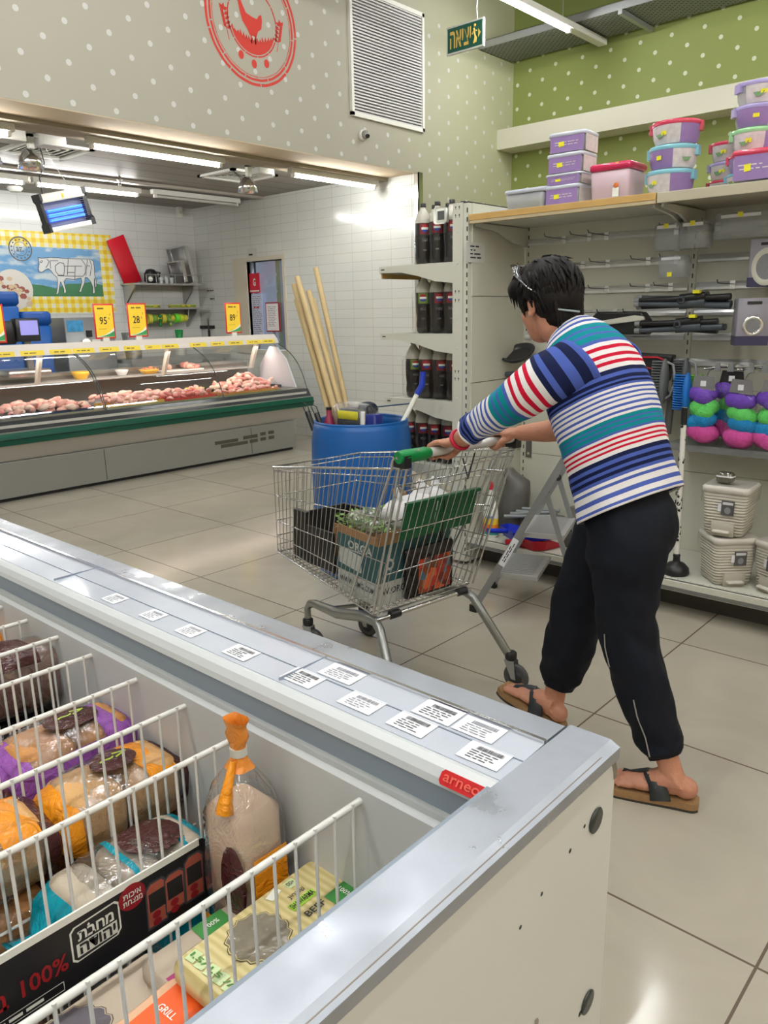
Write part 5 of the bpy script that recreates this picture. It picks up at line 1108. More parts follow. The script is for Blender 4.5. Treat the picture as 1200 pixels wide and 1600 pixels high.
for i, (y, z, hh) in enumerate(((0.208, 0.0, 0.035), (0.238, 0.002, 0.03), (0.272, 0.006, 0.036))):
    b = MB(); b.mat(0).add([(0.0018+i*.0004, y+u, z+v*hh/.035) for u, v in [(-.018, -.04), (.016, -.04), (.019, .028), (.012, .036), (-.008, .036), (-.016, .028)]], [tuple(range(6))])
    b.mat(1).add([(0.002+i*.0004, y+u*.86, z+v*.9*hh/.035) for u, v in [(-.018, -.04), (.016, -.04), (.019, .028), (.012, .036), (-.008, .036), (-.016, .028)]], [tuple(range(6))])
    b.mat(2).quad((0.0022+i*.0004, y-.012, z-.012), (0.0022+i*.0004, y+.014, z-.012), (0.0022+i*.0004, y+.014, z+.018), (0.0022+i*.0004, y-.012, z+.018))
    for kk in range(2): b.mat(3).add([(0.0024+i*.0004, y-.002+.007*math.cos(k*PI/6), z-.02-.012*kk+.006*math.sin(k*PI/6)) for k in range(12)], [tuple(range(12))])
    b.build('pack_picture', [M('tray_edge', sr(70, 72, 76), .4), M('sausage', sr(176, 92, 74), .4, noise=.3, nscale=60), m_ptxt, MATS['promo_badge']], ps)
# ================================================================ shelving by the aisle
m_gond = M('gondola_enamel', sr(206, 205, 192), 0.42, noise=.02, nscale=3); m_gond2 = M('gondola_panel', sr(202, 201, 186), 0.45, noise=.02, nscale=3)
m_slot = M('slot_dark', (0.03, 0.03, 0.03), .6)
GX0, YB, YF = 2.64, 1.62, 1.095
def upright(x, y, z1, nrm, w=0.03, pitch=0.0457, parent=None, off=0.0):
    """slotted post; nrm the axis the slots face"""
    b = MB(); b.box(x-w/2, x+w/2, y-w/2, y+w/2, 0.02, z1); n = Vector(nrm); s = n.cross(V(0, 0, 1))
    b.m = 1; z = 0.1
    while z < z1-0.03:
        c = V(x, y, z)+n*(w/2+0.0008)+s*off; b.quad(c-s*0.003-V(0, 0, .011), c+s*0.003-V(0, 0, .011), c+s*0.003+V(0, 0, .011), c-s*0.003+V(0, 0, .011)); z += pitch
    return b.build('upright', [m_gond, m_slot], parent)
# main wall of shelving facing the aisle
G = thing('gondola_shelving', 'grey aisle shelving with chrome hook rails and a deep base shelf', 'shelving', (0, 0, 0))
for x0, x1 in ((GX0+0.012, 3.60), (3.63, 4.60), (4.63, 5.6)):
    for z0, z1 in ((0.17, 0.586), (0.59, 1.953)):
        b = MB(); b.box(x0, x1, YB, YB+0.02, z0, z1); b.build('back_panel', m_gond2, G)
for x in (3.615, 4.615): upright(x, YB+0.005, 1.955, (0, -1, 0), parent=G)
b = MB(); b.m = 0; z = 0.2
while z < 1.9: b.quad((2.668, YB-0.001, z), (2.675, YB-0.001, z), (2.675, YB-0.001, z+.022), (2.668, YB-0.001, z+.022)); z += .0457
b.build('slots', m_slot, G)
for k, z in enumerate((1.782, 1.643, 1.513, 1.392, 1.272, 1.146)):
    for x0, x1 in ((GX0+0.03, 3.595), (3.635, 4.59), (4.64, 5.55)):
        b = MB(); b.prism([(0, -0.019), (-0.013, -0.018), (-0.0115, -0.006), (-0.0075, 0.006), (-0.001, 0.018), (0, 0.018)], (0, 1, 0), (0, 0, 1), (1, 0, 0), (x0, YB-0.001, z), x1-x0); b.build('hook_rail', M('rail_chrome', (.84, .85, .86), .22, .62), G)
b = MB(); b.box(GX0+0.005, 5.6, YF, YB, 0.145, 0.17); b.box(GX0+0.005, 5.6, YF-0.004, YF+0.02, 0.118, 0.17); b.build('base_shelf', m_gond, G, bevel=0.004)
b = MB(); b.m = 0
for i in range(96):
    x = 2.7+i*0.03; b.add([(x+.003*math.cos(k*PI/3), YF+0.03+.003*math.sin(k*PI/3), 0.1704) for k in range(6)], [tuple(range(6))])
b.build('punched_holes', m_slot, G)
b = MB(); b.box(GX0+0.005, 5.6, YF-0.006, YF-0.004, 0.122, 0.140); b.build('price_channel', M('channel_grey', sr(112, 112, 108), .4), G)
b = MB(); b.box(GX0, 5.6, YF+0.14, YB+0.04, 0.0, 0.13); b.build('kick_plate', M('kick_dark', sr(70, 66, 60), .6), G)
# end panel with its slotted post, shared with the bottle bay behind it
b = MB(); 
for z0, z1 in ((0.02, 0.60), (0.605, 1.033), (1.037, 1.489), (1.493, 1.955)): b.box(GX0-0.02, GX0, YF+0.03, YB+0.03, z0, z1)
b.build('end_panel', m_gond2, G)
# top shelf: wood edged half then metal half
b = MB(); b.box(GX0+0.003, 3.632, YF+0.004, YB+0.02, 1.862, 1.893); b.build('top_shelf', m_gond2, G)
mw = M('wood_edge', sr(196, 158, 96), 0.45, noise=.12, nscale=9); b = MB(); b.box(GX0+0.0, 3.632, YF-0.008, YF+0.004, 1.866, 1.897); b.build('wood_edge', mw, G, bevel=.003)
b = MB(); b.box(GX0+0.003, 3.632, YF-0.006, YF+0.03, 1.852, 1.866); b.build('shelf_lip', M('lip_beige', sr(186, 170, 136), .5), G)
b = MB(); b.box(3.636, 5.6, YF-0.004, YB+0.02, 1.866, 1.895); b.box(3.636, 5.6, YF-0.006, YF+0.02, 1.852, 1.895); b.build('top_shelf', M('shelf_beige', sr(186, 178, 156), .4), G, bevel=.003)
for x in (GX0+0.012, 3.60, 3.64, 4.6):
    b = MB(); b.prism([(0, 0), (0.49, 0), (0.49, -0.018), (0.30, -0.035), (0.14, -0.085), (0, -0.10)], (0, -1, 0), (0, 0, 1), (1, 0, 0), (x, YB, 1.858), 0.012); b.build('shelf_bracket', m_gond, G)
t = thing('paper_notice', 'small printed notice taped to the grey end panel', 'notice', (GX0+0.0008, 1.148, 1.715)); 
b = MB(); b.box(0, 0.0008, -0.082, 0.085, -0.052, 0.047); scribble(b, 1, V(0.001, 0.0, 0), (0, 1, 0), (0, 0, 1), 0.10, 0.075, 4, .0004, .4, random.Random(3)); b.build('sheet', [M('notice_paper', sr(206, 206, 200), .6), m_lpr], t)
# bottle bay on the end
Pb = thing('bottle_shelving', 'tall grey end shelving unit stacked with black cola bottles', 'shelving', (0, 0, 0))
b = MB(); b.box(2.535, 2.60, YF-0.005, YF+0.045, 0.02, 1.96)
b.m = 1
for z in (1.94, 1.90, 1.52, 1.475, 1.10, 1.06, 0.60, 0.56):
    for x in (2.555, 2.578):
        b.add([(x+.004*math.cos(k*PI/4), YF-0.006, z+.005*math.sin(k*PI/4)) for k in range(8)], [tuple(range(8))]); b.quad((x-.0015, YF-.006, z-.013), (x+.0015, YF-.006, z-.013), (x+.0015, YF-.006, z), (x-.0015, YF-.006, z))
b.m = 0
for z in (0.4, 0.75, 0.95, 1.22, 1.38, 1.66, 1.82): b.ball((2.567, YF-0.004, z), 0.008, 8, 6, 1, .4, 1)
b.build('post', [m_gond, m_slot], Pb)
b = MB(); b.box(2.602, 2.632, YF+0.0, YF+0.03, 0.02, 1.955); b.m = 1; z = .08
while z < 1.93: b.quad((2.622, YF-.001, z), (2.630, YF-.001, z), (2.630, YF-.001, z+.024), (2.622, YF-.001, z+.024)); z += .0457
b.build('slotted_post', [m_gond, m_slot], Pb)
b = MB(); b.box(2.535, 2.62, YF+0.045, 2.30, 0.02, 1.953); b.box(2.53, 2.535, YF+.05, 2.3, 0.1, 1.95); b.build('back_panel', m_gond2, Pb)
b = MB(); b.box(2.535, 2.632, YF, 2.3, 1.955, 1.962); b.build('top_cap', m_dark, Pb)
for z, x0 in ((1.668, 2.0), (1.296, 2.0), (0.925, 2.03), (0.555, 2.03), (0.17, 2.0)):
    b = MB(); b.box(x0, 2.53, YF+.012, 2.28, z-0.022, z); b.box(x0-.004, x0+.01, YF+.012, 2.28, z-.035, z); b.build('shelf', m_gond, Pb)
    if z > .3:
        for yy in (YF+0.0, 2.28):
            b = MB(); b.prism([(0, 0.003), (x0-2.53, 0.003), (x0-2.53, -0.032), (-0.36, -0.036), (-0.24, -0.06), (-0.12, -0.092), (0, -0.105)], (1, 0, 0), (0, 0, 1), (0, 1, 0), (2.533, yy, z), 0.01); b.m = 1; b.box(x0+.02, x0+.045, yy-.001, yy, z-.018, z-.012)
            b.build('shelf_bracket', [m_gond, m_slot], Pb)
    if z in (1.668,):
        b = MB(); b.box(x0+.001, x0+.012, YF+.02, 2.28, z-.062, z-.036); b.build('wood_edge', mw, Pb)
# cola bottle
m_cola = M('cola_bottle', (0.010, 0.007, 0.006), 0.12, coat=.5); m_neck = M('bottle_neck', sr(190, 186, 172), 0.1, coat=.5); m_clab = M('cola_label', (0.012, 0.012, 0.014), 0.3); m_crd = M('cola_red', sr(170, 22, 30), .35); m_cbl = M('cola_blue', sr(30, 60, 150), .35); m_cgr = M('cola_green', sr(104, 130, 40), .35)
def cola(kind, label, group):
    t = thing('cola_bottle', label, 'bottle', (0, 0, 0), 0, group)
    b = MB(); b.lathe([(.030, 0), (.043, .012), (.046, .05), (.043, .085), (.047, .12), (.0475, .16)], n=18); b.build('base_body', m_cola, t)
    b = MB(); b.lathe([(.0478, .16), (.0478, .225)], n=18, cap=False); b.build('label', m_clab, t)
    b = MB(); b.lathe([(.0472, .225), (.046, .24), (.036, .272), (.018, .298), (.014, .305), (.014, .312)], n=18, cap=False); b.build('neck', m_neck, t)
    b = MB(); b.lathe([(.0155, .309), (.0165, .312), (.0165, .329), (.014, .331)], n=14); b.build('cap', m_ptxt, t)
    def patch(a0, a1, z0, z1, m, nm, r=.0485):
        q = MB(); k = 6; R0 = [V(r*math.cos(a0+(a1-a0)*i/k), r*math.sin(a0+(a1-a0)*i/k), z0) for i in range(k+1)]; q.loft([R0, [p+V(0, 0, z1-z0) for p in R0]], False, True, closed=False); q.build(nm, m, t)
    for a in (-0.85, 2.2):
        patch(a-.62, a+.62, .165, .222, M('cola_darkred', sr(120, 18, 26), .35) if kind == 0 else m_cgr, 'label_panel')
        q = MB(); c = V(math.cos(a), math.sin(a), 0); s = V(-c.y, c.x, 0)
        for mi, (v0, v1) in enumerate(((-1, -.3), (-.3, .25), (.25, 1))):
            n = 8; pts = []
            for i in range(n+1):
                v = v0+(v1-v0)*i/n; pts.append((math.sqrt(max(0, 1-v*v)), v))
            for i in range(n):
                (ua, va), (ub, vb) = pts[i], pts[i+1]; q.m = mi; P_ = lambda u, v: V(.0498*math.cos(a+u*.40), .0498*math.sin(a+u*.40), .196+v*.021); [q.quad(P_(ua*(j/3-1), va), P_(ua*((j+1)/3-1), va), P_(ub*((j+1)/3-1), vb), P_(ub*(j/3-1), vb)) for j in range(6)]
        q.build('roundel', [m_cbl, m_swh, m_crd], t)
        patch(a-.2, a+.2, .078, .086, M('emboss_grey', sr(96, 96, 96), .3), 'emboss', .0450)
    text('MAX', (.0488*math.cos(-.85), .0488*math.sin(-.85), .135), (math.cos(-.85+PI/2), math.sin(-.85+PI/2), 0), (0, 0, 1), .016, M('emboss_grey', sr(96, 96, 96), .3), t, width=.034, bold=.02)
    return t
m_clear = film('shrink_film', (1, 1, 1), 0.004, 0.12, 0.02); crinkle(m_clear, .5, 20)
rs = random.Random(17); protos = {}
for z, cols, lab, gr in ((1.668, (2.235, 2.335, 2.435), 'black cola bottle with a red roundel label on the highest bottle shelf', 'cola bottles on the highest shelf'), (1.296, (2.235, 2.335, 2.435), 'black cola bottle on the second bottle shelf', 'cola bottles on the second shelf'), (0.925, (2.155, 2.255, 2.355, 2.455), 'black cola bottle on the third bottle shelf behind the blue stick tip', 'cola bottles on the third shelf'), (0.555, (2.12, 2.22, 2.32, 2.42), 'black cola bottle on the low shelf just right of the blue barrel', 'cola bottles on the low shelf')):
    for iy in range(4):
        for ix, x in enumerate(cols):
            k = 1 if (z == 0.925 and ix == 0) or (z == 1.296 and ix == 0) else 0; key = (k,); loc = (x+rs.uniform(-.002, .002), 1.215+iy*0.102, z+.001); rz = rs.uniform(-.25, .25)
            lb, gg = lab, gr
            if iy == 0: lb = 'front-row cola bottle, %s from the left on the %s bottle shelf' % (('first', 'second', 'third', 'fourth')[ix], {1.668: 'highest', 1.296: 'second', .925: 'third', .555: 'low'}[z])
            if z == 0.925 and ix == 0: lb, gg = ('green-labelled cola bottle at the front end of the third bottle shelf' if iy == 0 else 'green-labelled cola bottle hidden behind the front one, third shelf'), 'green-labelled bottles on the third shelf'
            if key not in protos:
                protos[key] = cola(k, lb, gg); o = protos[key]; o.location = loc; o.rotation_euler = (0, 0, rz)
            else: dup(protos[key], loc, rz, lb, gg)
for i, z in enumerate((1.668, 1.296, .925, .555)):
    t = thing('shrink_wrap', 'glossy shrink film around the cola bottles on the '+('highest', 'second', 'third', 'low')[i]+' bottle shelf', 'shrink wrap', (0, 0, 0))
    x0 = (2.18, 2.18, 2.10, 2.065)[i]; b = MB(); b.rbox(x0, x0+(.31 if i < 2 else .41), 1.158, 1.575, z+.002, z+.24, .03, 4); b.build('film', m_clear, t)
t = thing('tag_holder', 'white tag holder with a grey window hanging above the top cola bottles', 'tag', (2.44, 1.12, 1.955))
b = MB(); b.rbox(-.045, .035, -.004, .004, -.085, 0.0, .02, 4, Matrix.Identity(4)); b.build('holder', m_swh, t); b = MB(); b.box(-.025, .02, -.0055, -.004, -.065, -.02); b.build('window', M('tag_grey', sr(90, 92, 94), .4), t)

# ---------------------------------------------------------------- hooks
def hook_at(x, z, L, label):
    t = thing('display_hook', label, 'hook', (x, YB-0.009, z), 0, 'empty wire hooks on the chrome rails')
    b = MB(); b.box(-.012, .012, -.006, 0, -.02, .02); b.build('clip', m_chrome, t)
    b = MB(); b.tube([(0, -.004, .004), (0, -L*.5, .004), (0, -L, .006), (0, -L-.012, .02)], .0026, 6); b.build('wire', M('hook_steel', (.10, .095, .09), .35, .6), t); return t
h0 = None
HK = [(2.90, 0), (3.05, 0), (3.15, 0), (3.52, 0), (3.72, 0), (2.74, 1), (3.02, 1), (3.165, 1), (3.385, 1), (3.53, 1), (3.165, 2), (3.39, 2), (3.51, 2), (3.81, 2), (3.10, 3), (3.22, 3), (3.36, 3), (3.05, 4), (3.2, 4)]
rz_ = (1.782, 1.643, 1.513, 1.392, 1.272); nm_ = ('top', 'second', 'third', 'fourth', 'fifth'); cnt = {}
for x, r in HK:
    cnt[r] = cnt.get(r, 0)+1; lab = 'empty wire hook on the %s chrome rail, %s from the left' % (nm_[r], ('first', 'second', 'third', 'fourth', 'fifth')[cnt[r]-1])
    if h0 is None: h0 = hook_at(x, rz_[r], .2, lab)
    else: dup(h0, (x, YB-0.009, rz_[r]), label=lab)
# ---------------------------------------------------------------- plastic boxes on the top shelf
m_pl = M('lilac_print', sr(150, 122, 176), .35, noise=.12, nscale=30); m_cp = M('clear_plastic', sr(206, 206, 212), .12, alpha=.55, coat=.3); m_wpic = M('photo_print', sr(214, 206, 206), .35, noise=.3, nscale=45); m_yst = M('yellow_sticker', sr(240, 232, 50), .4)
def lidcol(nm, c): return M('lid_'+nm, sr(*c), .25, coat=.3)
LIDS = dict(white=lidcol('white', (200, 204, 216)), teal=lidcol('teal', (130, 190, 206)), red=lidcol('red', (206, 60, 90)), lilac=lidcol('lilac', (168, 156, 208)), green=lidcol('green', (150, 206, 150)), pink=lidcol('pink', (200, 40, 84)), blue=lidcol('blue', (120, 180, 206)))
def tub(kind, label, loc, w, d, h, lid, yaw=0.0, sleeve=True, group=None, r=None, flip=False):
    t = thing('food_container', label, 'container', loc, yaw, group); lh = h*0.2
    if kind == 'round':
        P_ = lambda k, z, n=24: [V(w/2*k*math.cos(2*PI*i/n), w/2*k*math.sin(2*PI*i/n), z) for i in range(n)]
        b = MB(); b.loft([P_(.78, 0), P_(.9, h*.3), P_(.96, h-lh)], True, True); b.build('bowl', m_cp, t)
        b = MB(); b.loft([P_(1.0, h-lh), P_(1.03, h-lh*.5), P_(1.0, h-lh*.1), P_(.9, h)], True, True); b.build('lid', LIDS[lid], t)
        if sleeve:
            for a0, a1, m, nm in ((-1.2, 0.3, m_pl, 'sleeve'), (-2.7, -1.2, m_wpic, 'picture_sleeve')) if not flip else ((-2.9, -1.3, m_pl, 'sleeve'), (-1.3, .2, m_wpic, 'picture_sleeve')):
                q = MB(); n = 8; R_ = lambda k, z: [V(w/2*k*math.cos(a0+(a1-a0)*i/n), w/2*k*math.sin(a0+(a1-a0)*i/n), z) for i in range(n+1)]
                q.loft([R_(.83, h*.04), R_(.93, h*.3), R_(.985, h-lh)], False, True, closed=False); q.build(nm, m, t)
        for s_ in (-1, 1):
            q = MB(); q.box(s_*w*.5-.008, s_*w*.5+.008, -.02, .02, h-lh*2.2, h-lh*.2); q.build('latch', LIDS[lid], t)
        a = -1.9; q = MB(); c = V(math.cos(a), math.sin(a), 0)*w*.49; s = V(-c.y, c.x, 0).normalized(); q.quad(c-s*.012+V(0, 0, h*.38), c+s*.012+V(0, 0, h*.38), c*1.02+s*.012+V(0, 0, h*.55), c*1.02-s*.012+V(0, 0, h*.55)); q.build('price_sticker', m_yst, t)
        q = MB(); a = -2.1 if not flip else -.7
        c = V(math.cos(a), math.sin(a), 0)*w*.487; s = V(-c.y, c.x, 0).normalized(); q.add([c+s*u+V(0, 0, h*.35+v) for u, v in ((-.022, .008), (-.01, -.008), (.010, -.006), (.022, .010))], [(0, 1, 2, 3)]); q.build('green_print', M('sleeve_green', sr(116, 150, 108), .4), t)
    else:
        b = MB(); b.rbox(-w/2, w/2, -d/2, d/2, 0, h-lh, .02, 4, taper=.93); b.build('box', m_cp if kind != 'tallbox' else M('frosted_pink', sr(206, 180, 188), .3), t)
        b = MB(); b.rbox(-w/2-.005, w/2+.005, -d/2-.005, d/2+.005, h-lh, h, .022, 4); b.build('lid', LIDS[lid], t)
        if sleeve:
            q = MB(); q.box(-w*.44, w*.47, -d/2-.0015, -d/2+.0, h*.04, h-lh*.8); q.build('sleeve', m_pl, t)
            q = MB(); q.box(w/2, w/2+.0015, -d*.44, d*.44, h*.04, h-lh*.8); q.build('picture_sleeve', m_wpic, t)
            q = MB(); scribble(q, 0, V(0, -d/2-.002, h*.45), (1, 0, 0), (0, 0, 1), w*.7, h*.25, 2, .0006, .3, random.Random(int(loc[0]*99))); q.build('print', m_wpic, t)
            q = MB(); q.quad((-w*.2, -d/2-.003, h*.3), (-w*.05, -d/2-.003, h*.32), (-w*.06, -d/2-.003, h*.55), (-w*.21, -d/2-.003, h*.53)); q.build('price_sticker', m_yst, t)
        elif kind == 'tallbox':
            q = MB(); q.quad((.03, -d/2-.003, h*.85), (.045, -d/2-.003, h*.85), (.045, -d/2-.003, h*.98), (.03, -d/2-.003, h*.98)); q.build('price_sticker', m_yst, t)
            q = MB(); q.box(.02, .05, -d/2-.002, -d/2, h*.05, h*.3); q.build('label', m_swh, t); q = MB(); q.ball((.037, -d/2-.002, h*.36), .012, 10, 6, 1, .2, 1); q.build('logo_dot', M('logo_orange', sr(220, 120, 50), .4), t)
    return t
Z0 = 1.898
tub('box', 'low clear box with a translucent white lid on the wood-edged shelf', (2.945, 1.20, Z0), .22, .16, .092, 'white', .0, sleeve=False)
tub('box', 'lilac-sleeved box half hidden behind the low clear box', (3.01, 1.40, Z0), .19, .15, .125, 'white', .0)
t = thing('container_lid', 'loose clear lid lying at the left end of the shelf', 'lid', (2.79, 1.18, Z0)); b = MB(); b.rbox(-.06, .05, -.05, .05, 0, .012, .02); b.build('lid', m_cp, t)
for i, (h, z, w_) in enumerate(((.088, 0, 'bottom'), (.05, .0885, 'second'), (.088, .139, 'third'), (.090, .2275, 'top'))):
    tub('box', '%s box in the stack of four lilac-sleeved boxes' % w_, (3.145+.004*i, 1.21, Z0+z), .185, .15, h, 'white', .03*(i-1), group='stack of four lilac boxes')
tub('tallbox', 'tall tub with a raspberry red lid beside the stack of four boxes', (3.385, 1.225, Z0), .195, .18, .155, 'pink', .0, sleeve=False)
for i, (l, z, w_) in enumerate((('teal', 0, 'lowest'), ('teal', .098, 'middle'), ('red', .196, 'top, red-lidded'))):
    tub('round', '%s round container in the stack at the shelf joint' % w_, (3.63+.006*i, 1.235, Z0+z), .205, 0, .0975, l, .1*i, group='round containers at the shelf joint', flip=i == 1)
for i, (l, z, w_) in enumerate((('red', 0, 'lowest'), ('lilac', .055, 'middle'), ('red', .13, 'top'))):
    tub('round', '%s lilac container in the short stack between the two round stacks' % w_, (3.815, 1.42, Z0+z), .165, 0, .054 if i == 0 else .074 if i == 1 else .082, l, .3, group='short stack of lilac containers')
for i, (l, z, w_, h) in enumerate((('blue', 0, 'lowest, blue-lidded', .06), ('red', .0605, 'second, red-lidded', .075), ('green', .136, 'green-lidded', .095), ('lilac', .2315, 'second from top, lilac-lidded', .088), ('lilac', .32, 'top, lilac-lidded', .088))):
    tub('round', '%s container in the tallest stack' % w_, (3.935+.003*i, 1.33, Z0+z), .185, 0, h, l, .2*i, group='tallest stack of round containers', flip=i % 2 == 1)
tub('box', 'red-lidded lilac box in front of the tallest stack', (4.02, 1.165, Z0), .17, .14, .12, 'red', .05)
tub('round', 'lilac container cut by the right edge of the photo, on the shelf', (4.19, 1.25, Z0), .16, 0, .11, 'lilac', .2)
# ---------------------------------------------------------------- things on the hooks
m_bl = film('blister', (.8, .82, .84), .22, .12); m_card = M('grey_card', sr(150, 146, 158), .4, noise=.06)
for i, (x, y, z, w, h, lab) in enumerate(((3.57, 1.42, 1.735, .13, .12, 'clear blister pack under the wood-edged shelf end'), (3.70, 1.40, 1.735, .13, .12, 'clear blister pack with a yellow price tag by the upright'), (3.60, 1.42, 1.60, .13, .10, 'lower clear blister pack with a yellow tag at its foot'), (3.90, 1.42, 1.76, .24, .11, 'wide clear blister pack below the metal-edged shelf'))):
    t = thing('blister_pack', lab, 'pack', (x, y, z)); b = MB(); b.rbox(-w/2, w/2, -.05, .05, -h/2, h/2, .02, 3); b.build('shell', m_bl, t)
    b = MB(); b.box(-w*.35, w*.35, -.054, -.05, h*.3, h*.42); b.build('card', m_lbl, t); b = MB(); q = -h*.35 if i == 2 else h*.4; b.box(-.012, .01, -.056, -.054, q-.01, q+.01); b.build('price_sticker', m_yst, t)
def boxed(loc, w, d, h, lab, ring, yaw, k=1.0, rm=None):
    t = thing('boxed_fitting', lab, 'box', loc, yaw); b = MB(); b.rbox(-w/2, w/2, -d/2, d/2, -h/2, h/2, .006, 2); b.build('box', m_card, t)
    b = MB(); b.box(-w/2-.001, w/2+.001, -d/2-.001, d/2+.001, -h/2, -h*.30); b.build('dark_band', M('band_plum', sr(58, 54, 84), .4), t)
    b = MB(); b.box(-.03, .03, -d/2-.003, -d/2-.001, h*.37, h*.43); b.build('hang_slot', m_slot, t)
    R_ = lambda r, n=28: [V(r*math.cos(2*PI*i/n), -d/2-.004, -h*.08+r*ring*math.sin(2*PI*i/n)) for i in range(n)]
    b = MB(); b.loft([R_(w*.28*k), [p+V(0, -.006, 0) for p in R_(w*.34*k)], R_(w*.41*k)], False, True); b.build('ring_picture', rm or m_offwhite, t)
    b = MB(); b.add(R_(w*.29*k), [tuple(range(28))]); b.build('ring_centre', M('ring_centre', sr(130, 130, 134), .3, noise=.2, nscale=80), t); return t
boxed((4.015, 1.45, 1.595), .15, .12, .20, 'grey box with a white oval seat ring picture under the top shelf', 1.3, .1)
boxed((3.97, 1.41, 1.345), .135, .13, .205, 'grey box with a round metal drain picture, below the oval ring box', 1.0, .45, .78, m_chrome)
m_hand = M('handle_grey', sr(70, 76, 84), .35); m_hend = M('handle_end', sr(136, 138, 140), .35)
def handles(loc, L, n, lab, seed):
    t = thing('brush_handle_pack', lab, 'brush handle', loc); rs = random.Random(seed)
    for i in range(n):
        y, z = -.03+.03*(i % 3), (.028*(i//3))-.02; a = rs.uniform(-.05, .05); b = MB(); b.cyl((-L/2, y, z-a*L/2), (L/2*rs.uniform(.8, 1), y, z+a*L/2), .012, .016, 10); b.cyl((-.02, y-.0, z), (.10, y, z+.01), .021, .021, 10); b.build('handle', m_black if i % 2 else m_hand, t)
        b = MB(); b.cyl((-L/2-.025, y, z-a*L/2), (-L/2, y, z-a*L/2), .0135, n=10); b.build('end_cap', m_hend, t)
    b = MB(); b.lathe([(.012, 0), (.018, .004), (.018, .01), (.012, .014)], (0, -.065, 0), 14, (0, -1, 0), cap=False); b.build('ring', m_hand, t)
    b = MB(); b.box(.05, .08, -.066, -.04, .03, .045); b.build('price_sticker', m_yst, t); return t
handles((3.67, 1.42, 1.445), .44, 5, 'upper bundle of black and grey brush handles hung sideways', 1)
handles((3.66, 1.42, 1.335), .40, 4, 'lower bundle of black and grey brush handles hung sideways', 2)
t = thing('broom_head', 'black broom head with a long white handle piece behind the woman', 'broom', (3.33, 1.42, 1.345))
b = MB(); b.prism([(-.16, -.06), (.15, -.06), (.15, .01), (.12, .05), (-.12, .055), (-.16, .02)], (1, 0, 0), (0, 0, 1), (0, 1, 0), (0, 0, 0), .07); b.build('bristles', m_black, t, bevel=.01)
b = MB(); b.prism([(-.15, .0), (.09, .035), (.14, .028), (.145, .01), (-.15, -.02)], (1, 0, 0), (0, 0, 1), (0, 1, 0), (0, -.02, 0), .02); b.build('white_grip', m_offwhite, t, bevel=.006)
t = thing('squeegee', 'black and red squeegee head hanging right of the striped shirt', 'squeegee', (3.50, 1.42, 1.14))
b = MB(); b.prism([(-.15, -.08), (.10, -.08), (.12, .05), (-.15, .06)], (1, 0, 0), (0, 0, 1), (0, 1, 0), (0, 0, 0), .06); b.build('head', m_black, t, bevel=.012)
b = MB(); b.tube([(-.14, -.01, .035), (.05, -.01, .038), (.10, -.01, .02)], .005, 6); b.tube([(-.10, -.01, .0), (.04, -.01, -.02)], .004, 6); b.build('red_edge', M('edge_red', sr(190, 30, 50), .4), t)
def scrub(loc, L, col, lab, tilt=0.0, handle=True):
    t = thing('scrub_brush', lab, 'brush', loc, rot=(0, tilt, .0)); m = M('brush_%d_%d_%d' % col, sr(*col), .35)
    b = MB(); b.ball((.02, 0, 0), 1, 14, 10, .020, .035, L/2); b.build('block', m, t)
    b = MB()
    for i in range(15):
        z = -L*.42+L*.84*i/14; k = math.sqrt(max(0, 1-(z/(L/2))**2)); b.cyl((-.045, 0, z), (.015, 0, z), .0035+.028*k*.12, n=5); b.cyl((-.04, -.015*k, z), (.015, -.015*k, z), .003, n=5)
    b.build('bristles', m, t)
    if handle: b = MB(); b.tube([(.03, 0, L*.42), (.06, 0, L*.36), (.075, 0, 0), (.055, 0, -L*.3), (.025, 0, -L*.4)], .006, 6); b.build('handle', M('brush_handle_grey', sr(150, 152, 154), .3), t)
    return t
scrub((3.575, 1.40, 1.065), .22, (104, 108, 110), 'grey scrub brush with a loop handle, nearer the striped shirt'); scrub((3.665, 1.44, 1.08), .20, (84, 88, 92), 'second grey scrub brush, left of the blue one')
scrub((3.71, 1.35, 1.02), .19, (24, 110, 196), 'bright blue scrub brush hanging at the upright', 0.0, False); scrub((3.75, 1.42, 1.03), .15, (96, 170, 30), 'lime green scrub brush behind the blue one', 0, False)
t = thing('dustpan', 'grey dustpan hanging low beside the striped shirt', 'dustpan', (3.555, 1.46, .90)); b = MB(); b.prism([(-.09, -.10), (.05, -.10), (.055, .06), (.03, .10), (-.09, .11)], (1, 0, 0), (0, 0, 1), (0, 1, 0), (0, 0, 0), .004); b.build('pan', M('pan_translucent', sr(130, 130, 126), .3), t)
b = MB(); b.tube([(.05, 0, -.10), (.057, 0, .06), (.03, 0, .10), (-.09, 0, .112)], .007, 6, flat=3); b.build('rim', M('pan_rim', sr(90, 90, 88), .35), t)
